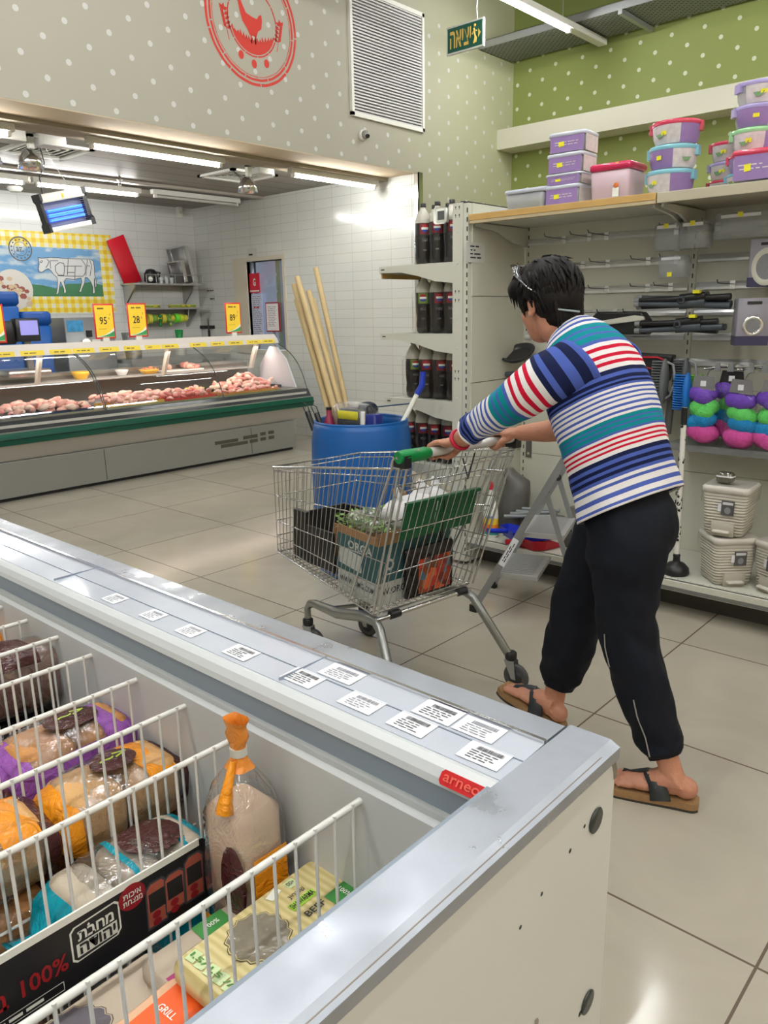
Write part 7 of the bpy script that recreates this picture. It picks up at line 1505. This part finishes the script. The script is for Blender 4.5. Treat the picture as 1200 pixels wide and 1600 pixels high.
for i in range(420):
    p = V(rs.uniform(-.13, .13), rs.uniform(-.10, .10), rs.uniform(0, .05)); a = rs.uniform(0, 6.28); L_ = rs.uniform(.012, .03); d = V(math.cos(a), math.sin(a), rs.uniform(-.2, .8))*L_; w = V(-d.y, d.x, rs.uniform(-.01, .01))*.35
    b.add([p, p+d*.5+w, p+d, p+d*.5-w], [(0, 1, 2, 3)])
b.build('leaves', mh, t)['kind'] = 'stuff'
m_wb = M('white_bag', sr(212, 210, 210), .3, sub=.1); crinkle(m_wb, .7, 18)
def softbag(label, loc, rx, ry, rz_h, seed, mat=m_wb, name='plastic_bag', ears=True, parent_label=None):
    t = thing(name, label, 'bag', loc, CA); b = MB(); n, m = 28, 16; rings = []
    for i in range(m+1):
        ph = PI*i/m; r_ = math.sin(ph)**.6 if 0 < i < m else .05; z = rz_h*(1-math.cos(ph))/2; R0 = []
        for k in range(n):
            a = 2*PI*k/n; q = 1+.28*mnoise.noise(V(math.cos(a)*1.6+seed, math.sin(a)*1.6, z*9))+.10*mnoise.noise(V(math.cos(a)*5, math.sin(a)*5+seed, z*30)); R0.append(V(rx*r_*q*math.cos(a), ry*r_*q*math.sin(a), z))
        rings.append(R0)
    b.loft(rings, True, True); b.build('bag', mat, t)
    if ears:
        for s in (-1, 1): q = MB(); q.tube([(0, ry*.4*s, rz_h*.75), (.01, ry*.55*s, rz_h*1.15), (.02, ry*.45*s, rz_h*1.3)], .03, 8, radii=[.035, .022, .006], flat=.4); q.build('bag_handle', mat, t)
    return t
softbag('white plastic bag bulging over the rear of the carton in the cart', Cl(.27, -.02, .636), .07, .12, .13, 1)
softbag('white plastic bag with a tied top at the far side of the cart', Cl(.33, -.165, .63), .09, .07, .13, 2)
softbag('thin clear bag around the herbs in the cart', Cl(.36, .075, .637), .125, .11, .07, 5, m_film, 'clear_bag', False)
t = thing('printed_bag', 'black bag printed with orange and red fruit hanging in the cart rear', 'bag', Cl(.20, -.03, .408), CA, rot=(0, -.02, CA))
mf = M('fruit_print', sr(190, 90, 50), .3); nt, bs = nodes(mf); tc = nt.nodes.new('ShaderNodeTexCoord'); vo = nt.nodes.new('ShaderNodeTexVoronoi'); vo.inputs['Scale'].default_value = 34; nt.links.new(tc.outputs['Object'], vo.inputs[0]); rp = nt.nodes.new('ShaderNodeValToRGB'); e = rp.color_ramp.elements; e[0].color = (*sr(40, 20, 16), 1); e[1].color = (*sr(60, 110, 130), 1)
for ps_, c in ((.25, (150, 40, 20)), (.5, (214, 100, 50)), (.7, (180, 30, 24)), (.85, (120, 60, 20))): q = e.new(ps_); q.color = (*sr(*c), 1)
sx = nt.nodes.new('ShaderNodeSeparateColor'); nt.links.new(vo.outputs['Color'], sx.inputs[0]); nt.links.new(sx.outputs[0], rp.inputs[0]); nt.links.new(rp.outputs[0], bs.inputs['Base Color'])
b = MB(); b.rbox(-.012, .012, -.12, .115, 0, .185, .008); b.build('bag', m_bblack, t); b = MB(); b.box(-.0145, -.012, -.10, .06, .01, .14); b.build('fruit_print', mf, t)
b = MB(); b.tube([(0, .03, .18), (-.01, .0, .25), (-.01, -.04, .25), (0, -.07, .18)], .005, 6); b.build('handle', m_black, t)
# ================================================================ the woman
def rad(p): return p
Wm = thing('person', 'woman in a colourful striped top and dark trousers pushing the cart', 'person', (4.22, -.28, 0))
O0 = V(4.22, -.28, 0)
def L_(p): return Vector(p)-O0
def LC(x, y, z): return Cl(x, y, z)
def limb(b, pts, radii, n=16):
    b.tube([L_(p) for p in pts], .01, n, radii=radii)
def smooth_pts(pts, k=4):
    """Catmull-Rom through (point, radius)"""
    P_ = [(*p, r) for p, r in pts]; out = []
    for i in range(len(P_)-1):
        p0 = P_[max(i-1, 0)]; p1 = P_[i]; p2 = P_[i+1]; p3 = P_[min(i+2, len(P_)-1)]
        for j in range(k):
            t = j/k; out.append(tuple(.5*((2*p1[q])+(-p0[q]+p2[q])*t+(2*p0[q]-5*p1[q]+4*p2[q]-p3[q])*t*t+(-p0[q]+3*p1[q]-3*p2[q]+p3[q])*t**3) for q in range(4)))
    out.append(P_[-1]); return [V(*o[:3]) for o in out], [o[3] for o in out]
# head frame
H = V(3.925, -.285, 1.436); g = V(-.90, .36, -.24).normalized(); hx = V(0, 0, 1).cross(g).normalized(); hz = g.cross(hx).normalized()   # hx: her left
HM = Matrix(((hx.x, g.x, hz.x), (hx.y, g.y, hz.y), (hx.z, g.z, hz.z)))   # local x left, y forward, z up
def HP(x, y, z): return H+HM @ V(x, y, z)
def hball(b, c, r, sx=1, sy=1, sz=1, n=18, m=12): b.ball(L_(HP(*c)), r, n, m, sx, sy, sz, HM)
m_skin = M('skin', sr(192, 134, 108), .5, noise=.16, nscale=30, sub=.08, bump=.25, bscale=110)
b = MB()
hball(b, (0, -.005, .03), 1, .070, .088, .085); hball(b, (0, .03, -.03), 1, .060, .062, .075); hball(b, (0, .045, -.078), 1, .040, .040, .032); hball(b, (.035, .045, -.03), .028); hball(b, (-.035, .045, -.03), .028)
hball(b, (0, .093, -.028), 1, .014, .020, .014); hball(b, (0, .086, -.008), 1, .010, .014, .028); hball(b, (0, .080, -.062), 1, .024, .012, .007); hball(b, (0, .080, -.072), 1, .021, .012, .007); hball(b, (.03, .075, .018), 1, .022, .010, .008); hball(b, (-.03, .075, .018), 1, .022, .010, .008)
for s in (1, -1):
    hball(b, (.070*s, -.012, -.008), 1, .008, .019, .031); hball(b, (.072*s, -.004, -.035), 1, .008, .010, .012)
# neck, torso and limbs as one skin
NK = V(4.00, -.283, 1.335)
p_, r_2 = smooth_pts([(HP(0, -.02, -.03), .058), (HP(0, -.03, -.08), .055), (NK, .060), (V(4.05, -.285, 1.26), .085), (V(4.10, -.285, 1.12), .115), (V(4.155, -.285, .98), .095), (V(4.19, -.28, .88), .09), (V(4.21, -.28, .80), .09)]); limb(b, p_, r_2)
hb = LC(0, 0, .979); bar = (LC(0, 1, .979)-hb)
lh, rh = .10, -.185
WL, WR = LC(-.085, lh+.012, 1.018), LC(-.085, rh+.004, 1.012)
for pts in ([(V(4.06, -.33, 1.27), .06), (V(4.035, -.435, 1.245), .052), (V(3.97, -.475, 1.185), .046), (V(3.885, -.475, 1.125), .042), (V(3.80, -.455, 1.075), .038), (lerp(V(3.80, -.455, 1.075), WL, .55), .032), (WL, .025)],
            [(V(4.09, -.22, 1.27), .06), (V(4.06, -.13, 1.25), .052), (V(3.99, -.10, 1.16), .046), (V(3.93, -.11, 1.06), .042), (V(3.86, -.125, 1.03), .038), (lerp(V(3.86, -.125, 1.03), WR, .55), .031), (WR, .025)],
            [(V(4.22, -.35, .84), .085), (V(4.255, -.345, .70), .072), (V(4.265, -.35, .52), .054), (V(4.318, -.34, .35), .048), (V(4.375, -.335, .19), .038), (V(4.405, -.333, .115), .033), (V(4.425, -.33, .06), .036)],
            [(V(4.20, -.21, .84), .085), (V(4.085, -.208, .65), .068), (V(4.018, -.193, .46), .050), (V(3.982, -.182, .30), .045), (V(3.942, -.175, .165), .038), (V(3.935, -.176, .10), .034), (V(3.93, -.178, .055), .036)]):
    p_, r_2 = smooth_pts(pts); limb(b, p_, r_2)
def hand(b, yh, W_, s):
    """palm behind the bar, fingers over the top and curled under, thumb beneath; s=+1 left hand"""
    pc = LC(-.045, yh, 1.010); c0 = LC(-.022, yh, 1.004)
    ax = (LC(0, 1, 0)-LC(0, 0, 0)).normalized(); fw = (pc-W_).normalized(); up = ax.cross(fw) if ax.cross(fw).z > 0 else fw.cross(ax)
    m3 = Matrix(((fw.x, ax.x, up.x), (fw.y, ax.y, up.y), (fw.z, ax.z, up.z)))
    b.ball(L_(pc), 1, 16, 10, .042, .040, .017, m3); b.ball(L_(lerp(pc, W_, .55)), 1, 14, 10, .036, .029, .019, m3)
    for i in range(4):
        y = yh+(i-1.5)*.0205; k = (1.0, 1.06, 1.0, .88)[i if s < 0 else 3-i]
        pts = [(-.050, .030), (-.026, .0335), (-.002, .0285), (.020, .016), (.0265, -.003), (.017*k, -.020*k), (.002, -.0255)]
        P3 = [LC(px, y+(yh-y)*(.25 if j == 0 else 0), .979+pz) for j, (px, pz) in enumerate(pts)]
        limb(b, P3, [.0095, .0105, .0090, .0092, .0082, .0080, .0068], 10)
    yt = yh-s*.030*1.0; P3 = [LC(-.062, yh-s*.018, .998), LC(-.044, yt-s*.006, .984), LC(-.022, yt-s*.004, .962), LC(-.002, yt+s*.004, .953), LC(.012, yt+s*.010, .955)]
    limb(b, P3, [.014, .0125, .0105, .0098, .0075], 10)
hand(b, lh, WL, 1); hand(b, rh, WR, -1)
# feet
def foot(b, heel, toe, ank, up=V(0, 0, 1)):
    d = (toe-heel); Lf = d.length; d = d.normalized(); sd = up.cross(d).normalized(); u2 = d.cross(sd).normalized(); m3 = Matrix(((d.x, sd.x, u2.x), (d.y, sd.y, u2.y), (d.z, sd.z, u2.z)))
    Pq = lambda a, s_, z: heel+d*a*Lf+sd*s_+u2*z
    b.ball(L_(Pq(.10, 0, .034)), 1, 14, 10, .036, .030, .034, m3); b.ball(L_(Pq(.33, 0, .036)), 1, 14, 10, .062, .030, .034, m3); b.ball(L_(Pq(.60, 0, .026)), 1, 14, 10, .062, .040, .024, m3); b.ball(L_(Pq(.76, 0, .020)), 1, 14, 10, .034, .043, .018, m3)
    limb(b, [ank, Pq(.18, 0, .05), Pq(.42, 0, .045), Pq(.6, 0, .03)], [.034, .037, .032, .022], 14)
    return Pq, sd, u2, d, m3
HL, TL = V(4.478, -.322, .026), V(4.245, -.385, .024); HR_, TR_ = V(3.972, -.190, .030), V(3.742, -.180, .092)
fl = foot(b, HL, TL, V(4.41, -.333, .10)); fr_ = foot(b, HR_, TR_, V(3.935, -.177, .10))
for (Pq, sd, u2, d, m3), s in ((fl, 1), (fr_, -1)):
    for i, (off, ln, r) in enumerate(((-.030, .97, .0125), (-.008, 1.0, .0088), (.008, .97, .0082), (.022, .93, .0078), (.034, .87, .0075))):
        o_s = off*s; limb(b, [Pq(.74, o_s*.85, .018), Pq(.85, o_s*1.02, .018), Pq(ln, o_s, .011)], [r*.95, r, r*.85], 10)
body = remesh(b, 'body', m_skin, Wm, .0042, 3)
# face details
b = MB(); hball(b, (.030, .083, .004), .0085, 1, .5, .8, 10, 8); hball(b, (-.030, .083, .004), .0085, 1, .5, .8, 10, 8); b.build('eyes', M('eye_dark', (.03, .02, .02), .2), body)
b = MB(); hball(b, (0, .0915, -.067), 1, .020, .004, .005, 10, 8); b.build('mouth', M('lip', sr(170, 96, 88), .5), body)
# hair: short and dark, layered locks swept over a cap
m_hair = M('hair', (.0060, .0040, .0036), .55, noise=.6, nscale=30, spec=.2); nt, bs = nodes(m_hair)
tcx = nt.nodes.new('ShaderNodeTexCoord'); mph = nt.nodes.new('ShaderNodeMapping'); mph.inputs['Scale'].default_value = (260, 260, 30); nt.links.new(tcx.outputs['Object'], mph.inputs[0]); nh = nt.nodes.new('ShaderNodeTexNoise'); nh.inputs['Scale'].default_value = 1; nt.links.new(mph.outputs[0], nh.inputs[0]); bh = nt.nodes.new('ShaderNodeBump'); bh.inputs['Strength'].default_value = .35; bh.inputs['Distance'].default_value = .003; nt.links.new(nh.outputs[0], bh.inputs['Height']); nt.links.new(bh.outputs[0], bs.inputs['Normal'])
b = MB()
hball(b, (0, -.014, .042), 1, .087, .100, .086, 26, 18); hball(b, (0, -.045, .0), 1, .078, .068, .082, 22, 14); hball(b, (0, -.055, -.055), 1, .056, .045, .05, 18, 12)
hball(b, (.045, .058, .055), 1, .045, .042, .036); hball(b, (-.02, .065, .06), 1, .055, .042, .036); hball(b, (0, .035, .09), 1, .062, .06, .04)
rs = random.Random(77)
for i in range(420):
    u = rs.uniform(-1, 1); th = rs.uniform(0, 2*PI); 
    px, py, pz = .084*math.cos(th)*math.sqrt(1-u*u), -.016+.098*math.sin(th)*math.sqrt(1-u*u), .038+.086*u
    if pz < -.02 and py > -.02: continue
    nrm = V(px/.084, (py+.016)/.098, (pz-.038)/.086).normalized()
    dn = V(0, .55 if py > .0 else -.25, -1 if pz < .09 else -.3)+V(rs.uniform(-.35, .35), rs.uniform(-.35, .35), 0); dn = (dn-nrm*dn.dot(nrm)).normalized(); ln = rs.uniform(.03, .055)
    p0 = V(px, py, pz)*.985; pts = [p0, p0+dn*ln*.5+nrm*.003, p0+dn*ln+nrm*rs.uniform(-.006, .001)]
    b.tube([L_(HP(*q)) for q in pts], .006, 5, radii=[.007, .008, .0012], flat=.45)
for s in (1, -1):    # locks in front of and behind the ears
    for k in range(7): y0 = .030-.006*k if k < 4 else -.035-.012*(k-4); b.tube([L_(HP((.070)*s, y0, .05)), L_(HP(.075*s, y0+.006, .012)), L_(HP(.068*s, y0+.010*(1 if k < 4 else -1), -.022-.008*(k % 3)-(.02 if k > 3 else 0)))], .008, 6, radii=[.011, .009, .001], flat=.6)
for k in range(11):  # nape
    x = -.045+.009*k; b.tube([L_(HP(x, -.088, -.02)), L_(HP(x*.95, -.088, -.065)), L_(HP(x*.9, -.080, -.102-.008*(k % 2)))], .008, 6, radii=[.012, .010, .001], flat=.6)
for k in range(13):  # fringe
    x = -.075+.0125*k; b.tube([L_(HP(x*.8, .06, .095)), L_(HP(x, .104-abs(x)*.3, .055)), L_(HP(x*1.03, .100-abs(x)*.35, .016-.008*(k % 3)))], .008, 6, radii=[.014, .011, .001], flat=.6)
b.build('hair', m_hair, Wm)
# sunglasses pushed up on the head
b = MB(); R_ = lambda a: L_(HP(.092*math.cos(a), .03+.062*math.sin(a), .108+.010*math.sin(a)))
for s in (1, -1):
    b.tube([L_(HP(.066*s, .045, .115)), L_(HP(.088*s, .02, .088)), L_(HP(.092*s, -.005, .060)), L_(HP(.090*s, -.03, .035)), L_(HP(.080*s, -.055, .012))], .004, 8, radii=[.011, .010, .006, .004, .003], flat=.5)
b.tube([L_(HP(.070*math.cos(a), .052+.030*math.sin(a), .122+.006*math.sin(a))) for a in [PI*k/10 for k in range(11)]], .012, 8, flat=.4); sg = b.build('sunglasses', M('frame_smoke', sr(44, 44, 48), .15, coat=.5), Wm)
b = MB(); rs = random.Random(4)
for i in range(12): t = rs.uniform(0, 1); p = lerp(HP(.079, .040, .112), HP(.094, .012, .085), t)+hx*.004+hz*rs.uniform(-.006, .006); b.ball(L_(p), .0016, 6, 4)
for t in (.2, .4, .5, .6, .7): b.ball(L_(lerp(HP(.094, -.02, .045), HP(.086, -.052, .016), t)), .0026, 6, 4)
b.build('rhinestones', M('rhinestone', (.9, .9, .92), .08, 1.0), sg)
b = MB(); b.tube([L_(HP(.045, -.092, -.045)), L_(HP(.015, -.105, -.052)), L_(HP(-.02, -.106, -.056))], .003, 6); b.build('cord_bead', M('bead_grey', sr(150, 160, 160), .3), sg)
b = MB(); b.lathe([(.0012, 0), (.003, .002), (.003, .005)], L_(HP(.079, -.006, -.044)), 10); b.build('earring', m_chrome, Wm)
# ---- striped knit: stripe pattern from a coordinate woven into the cloth (m along the garment)
SP = [(.000, 'w'), (.012, 'b'), (.022, 'w'), (.034, 'b'), (.044, 'w'), (.056, 't'), (.072, 'b'), (.078, 't'), (.092, 'b'), (.098, 't'), (.114, 'b'), (.124, 'w'), (.136, 'r'), (.146, 'w'), (.158, 'r'), (.168, 'w'), (.180, 'r'), (.190, 'w'), (.202, 'n'), (.213, 'b'), (.223, 'n'), (.233, 'b'), (.242, 'n'), (.252, 'b'), (.262, 'w'), (.272, 'b'), (.281, 'w'), (.292, 'b'), (.301, 'w'), (.312, 'b')]
PER = .320; SC_ = dict(w=sr(226, 222, 222), b=sr(72, 92, 168), t=sr(12, 130, 140), r=sr(190, 16, 50), n=sr(18, 26, 62))
m_kn = M('striped_knit', (.8, .8, .8), .85, spec=.2); nt, bs = nodes(m_kn); at = nt.nodes.new('ShaderNodeAttribute'); at.attribute_name = 'stripe'
fr0 = math_node(nt, 'FRACT', math_node(nt, 'DIVIDE', at.outputs['Fac'], PER)); cr1 = nt.nodes.new('ShaderNodeValToRGB'); cr1.color_ramp.interpolation = 'CONSTANT'
els = cr1.color_ramp.elements; els[0].color = (*SC_['w'], 1); els[0].position = 0; els[1].position = SP[1][0]/PER; els[1].color = (*SC_[SP[1][1]], 1)
for p, c in SP[2:]: e = els.new(p/PER); e.color = (*SC_[c], 1)
nt.links.new(fr0, cr1.inputs[0]); nt.links.new(cr1.outputs[0], bs.inputs['Base Color'])
nk = nt.nodes.new('ShaderNodeTexNoise'); nk.inputs['Scale'].default_value = 700; bk = nt.nodes.new('ShaderNodeBump'); bk.inputs['Strength'].default_value = .15; bk.inputs['Distance'].default_value = .001; nt.links.new(nk.outputs[0], bk.inputs['Height']); nt.links.new(bk.outputs[0], bs.inputs['Normal'])
def cloth(rings, vals, name, mat, parent, fold=None, close_top=None, thick=.003, n=56, sub=6, hem=None):
    """rings: (centre, axis u (half vector), axis v (half vector), power); skin with a stripe value per ring"""
    R = []; S = []
    P_ = rings; m = len(P_)
    for i in range(m-1):
        for j in range(sub):
            t = j/sub; w0, w1, w2, w3 = -.5*t+t*t-.5*t**3, 1-2.5*t*t+1.5*t**3, .5*t+2*t*t-1.5*t**3, -.5*t*t+.5*t**3
            q = [P_[max(i-1, 0)], P_[i], P_[i+1], P_[min(i+2, m-1)]]
            f = lambda k: q[0][k]*w0+q[1][k]*w1+q[2][k]*w2+q[3][k]*w3
            R.append((f(0), f(1), f(2))); vq = [vals[max(i-1, 0)], vals[i], vals[i+1], vals[min(i+2, m-1)]]; S.append(vals[i]+(vals[i+1]-vals[i])*t)
    R.append(tuple(P_[-1][:3])); S.append(vals[-1])
    vs = []; st = []
    for i, (c, u, v) in enumerate(R):
        for k in range(n):
            a = 2*PI*k/n; ca, sa = math.cos(a), math.sin(a); e = .92
            p = c+u*math.copysign(abs(ca)**e, ca)+v*math.copysign(abs(sa)**e, sa)
            if fold: p = p+(p-c).normalized()*fold(i/len(R), a, p)
            vs.append(L_(p)); st.append(S[i])
    fs = [(i*n+k, i*n+(k+1) % n, (i+1)*n+(k+1) % n, (i+1)*n+k) for i in range(len(R)-1) for k in range(n)]
    me = bpy.data.meshes.new(name); me.from_pydata(vs, [], fs); me.materials.append(mat); me.polygons.foreach_set('use_smooth', [True]*len(fs))
    at_ = me.attributes.new('stripe', 'FLOAT', 'POINT'); at_.data.foreach_set('value', st)
    o = bpy.data.objects.new(name, me); COL.objects.link(o); o.parent = parent
    md = o.modifiers.new('thick', 'SOLIDIFY'); md.thickness = thick; md.offset = -1
    return o
lat = V(-.13, -.99, 0)
def TR3(c, w, d, deg, roll=0.0):
    th = math.radians(deg); bk_ = V(math.cos(th), .0, math.sin(th)); return (V(*c), (lat+V(0, 0, roll))*w, bk_*d)
def tfold(t, a, p):
    return .006*mnoise.noise(V(p.x*9, p.y*9, p.z*5+1))+.004*math.sin(7*a+p.z*14)*max(0, .55-t)*1.6+.003*mnoise.noise(V(p.x*24, p.y*24, p.z*18))
shirt = cloth([TR3((4.218, -.282, .862), .182, .133, 30), TR3((4.198, -.282, .92), .171, .126, 30), TR3((4.172, -.284, 1.00), .166, .126, 30), TR3((4.138, -.286, 1.09), .166, .130, 30), TR3((4.104, -.288, 1.165), .170, .128, 32), TR3((4.076, -.288, 1.225), .172, .118, 36), TR3((4.050, -.288, 1.275), .157, .104, 42), TR3((4.024, -.288, 1.316), .122, .085, 48), TR3((4.000, -.287, 1.350), .074, .064, 52)],
              [.648, .600, .515, .36, .232, .163, .105, .055, .0], 'shirt', m_kn, Wm, tfold, n=72)
def sfold(t, a, p): return .004*mnoise.noise(V(p.x*16, p.y*16, p.z*16))+.003*math.sin(5*a+t*22)*(.3+.7*abs(math.sin(t*5)))
def sleeve(pts, vals, nm):
    rr0 = []
    for i, (c, r, ax) in enumerate(pts):
        d = Vector(ax).normalized(); x, y, _ = frame(d); rr0.append((V(*c), x*r, y*r*.94))
    return cloth(rr0, vals, nm, m_kn, shirt, sfold, n=40, sub=7)
sleeve([((4.085, -.375, 1.262), .090, (-.35, -.55, -.45)), ((4.035, -.437, 1.232), .082, (-.6, -.35, -.5)), ((3.978, -.468, 1.190), .071, (-.75, -.15, -.5)), ((3.905, -.474, 1.142), .060, (-.85, .0, -.52)), ((3.83, -.462, 1.098), .052, (-.85, .12, -.50)), ((3.762, -.442, 1.060), .046, (-.85, .22, -.45))],
       [.2615, .222, .155, .070, -.032, -.118], 'sleeve')
sleeve([((4.09, -.20, 1.262), .088, (-.3, .6, -.4)), ((4.05, -.135, 1.235), .080, (-.45, .35, -.6)), ((3.995, -.11, 1.165), .068, (-.5, .1, -.8)), ((3.955, -.112, 1.10), .058, (-.5, .0, -.8)), ((3.92, -.118, 1.06), .052, (-.7, .0, -.7))],
       [.2615, .222, .155, .070, -.032], 'sleeve')
b = MB(); b.tube([L_(lerp(V(3.762, -.442, 1.060), V(3.77, -.444, 1.064), 0)+p) for p in [frame(V(-.85, .22, -.45))[0]*.0465*math.cos(a)+frame(V(-.85, .22, -.45))[1]*.044*math.sin(a) for a in [2*PI*k/28 for k in range(28)]]], .0042, 6, closed=True); b.build('cuff', M('cuff_white', sr(232, 226, 226), .8), shirt)
# bracelet
b = MB(); cB = lerp(WL, V(3.80, -.455, 1.075), .16); dB = (V(3.80, -.455, 1.075)-WL).normalized(); x_, y_, _ = frame(dB)
b.tube([L_(cB+x_*.034*math.cos(a)+y_*.031*math.sin(a)) for a in [2*PI*k/28 for k in range(28)]], .0055, 8, closed=True, flat=1.3); b.build('bracelet', M('bracelet_red', sr(190, 20, 58), .4), Wm)
# trousers
m_tr = M('trouser_navy', (.0045, .006, .011), .8, noise=.3, nscale=9, spec=.25)
b = MB()
def leg(pts):
    p_, r_ = smooth_pts(pts, 8); rings = []
    for i, (p, r) in enumerate(zip(p_, r_)):
        d = (p_[min(i+1, len(p_)-1)]-p_[max(i-1, 0)]).normalized(); x, y, _ = frame(d, (1, 0, 0)); t = i/len(p_)
        rings.append([L_(p+(x*math.cos(a)+y*math.sin(a))*(r+.010*mnoise.noise(V(math.cos(a)*1.8, math.sin(a)*1.8, t*14))+.004*math.sin(2*a+t*38)*t)) for a in [2*PI*k/36 for k in range(36)]])
    b.loft(rings, True, True)
leg([(V(4.215, -.335, .86), .100), (V(4.238, -.34, .765), .114), (V(4.245, -.345, .66), .098), (V(4.250, -.35, .56), .086), (V(4.270, -.348, .47), .082), (V(4.310, -.342, .345), .077), (V(4.352, -.337, .235), .070), (V(4.378, -.335, .175), .064), (V(4.392, -.334, .145), .046)])
leg([(V(4.200, -.235, .86), .100), (V(4.14, -.215, .76), .110), (V(4.075, -.208, .64), .096), (V(4.030, -.198, .51), .088), (V(4.004, -.190, .39), .085), (V(3.975, -.182, .27), .080), (V(3.958, -.177, .20), .068), (V(3.950, -.175, .165), .048)])
b.ball(L_(V(4.222, -.282, .825)), 1, 24, 16, .118, .160, .105); b.ball(L_(V(4.205, -.282, .885)), 1, 24, 14, .105, .152, .085); b.ball(L_(V(4.280, -.30, .80)), 1, 20, 14, .075, .125, .10)
tr = remesh(b, 'trousers', m_tr, Wm, .006, 4)
m_zip = M('zip_metal', (.5, .5, .5), .3, .9)
for pts in ([(4.215, -.428, .505), (4.220, -.436, .47), (4.236, -.436, .43), (4.238, -.433, .405)], [(4.318, -.424, .330), (4.334, -.424, .285), (4.357, -.415, .215), (4.372, -.395, .165)]):
    Z = []
    for p in pts:
        q = L_(V(*p)); ok_, co, nr, _i = tr.closest_point_on_mesh(q); Z.append(co+nr*.0015)
    b = MB(); b.tube(Z, .0022, 5); b.build('zip', m_zip, tr)
# sandals
m_cork = M('cork', sr(150, 116, 78), .7, noise=.2, nscale=80); m_sole = M('sole_dark', sr(48, 42, 38), .6); m_strap = M('strap_leather', sr(44, 48, 50), .45)
def sandal(F, s, ground):
    Pq, sd, u2, d, m3 = F; t = 'sandal'; out = []
    for i in range(33):
        u = i/32; w = .030+.016*math.sin(min(1, u*1.1)*PI*.5)**2 if u < .8 else .046*math.sqrt(max(0, 1-((u-.8)/.27)**2)); w = .030*math.sqrt(max(0, 1-((.08-u)/.1)**2)) if u < .08 else w; out.append((u*1.13-.06, w))
    poly = [(u, w) for u, w in out]+[(u, -w) for u, w in out[::-1]]
    b = MB(); b.loft([[L_(Pq(u, w, z)) for u, w in poly] for z in (-.0185, -.004, .002)], True, False); b.build('sandal', m_cork, Wm); so = [o for o in kids(Wm) if o.name.startswith('sandal')][-1]
    b = MB(); b.loft([[L_(Pq(u, w*1.04, z)) for u, w in poly] for z in (-.026, -.0185)], True, False); b.build('sole', m_sole, so)
    def strap(pts, wd): 
        b = MB(); P3 = [L_(Pq(*p)) for p in pts]; n = len(P3); rings = []
        for i, p in enumerate(P3):
            dd = (P3[min(i+1, n-1)]-P3[max(i-1, 0)]).normalized(); q = wd[i]/2; lw = (m3 @ V(1, 0, 0)); lw = (lw-dd*dd.dot(lw)); lw = lw.normalized() if lw.length > .2 else sd; nn = dd.cross(lw).normalized()*.0022; rings.append([p-lw*q-nn, p+lw*q-nn, p+lw*q+nn, p-lw*q+nn])
        b.loft(rings, True, True); b.build('strap', m_strap, so)
    strap([(.36, .038*1.0, -.004), (.38, .036, .020), (.43, .030, .048), (.50, .012, .060), (.52, -.0, .058), (.50, -.012, .060), (.43, -.030, .048), (.38, -.036, .020), (.36, -.036, -.004)], [.058, .054, .046, .040, .038, .040, .046, .054, .058])
    strap([(.52, 0, .058), (.62, -.003*s, .050), (.72, -.010*s, .040), (.80, -.018*s, .034), (.86, -.018*s, .012)], [.036, .034, .032, .026, .010])
    strap([(.30, .037, .0), (.22, .040, .03), (.16, .038, .052), (.34, .040, .052)], [.02, .014, .012, .02]) if False else None
sandal(fl, 1, True); sandal(fr_, -1, False)
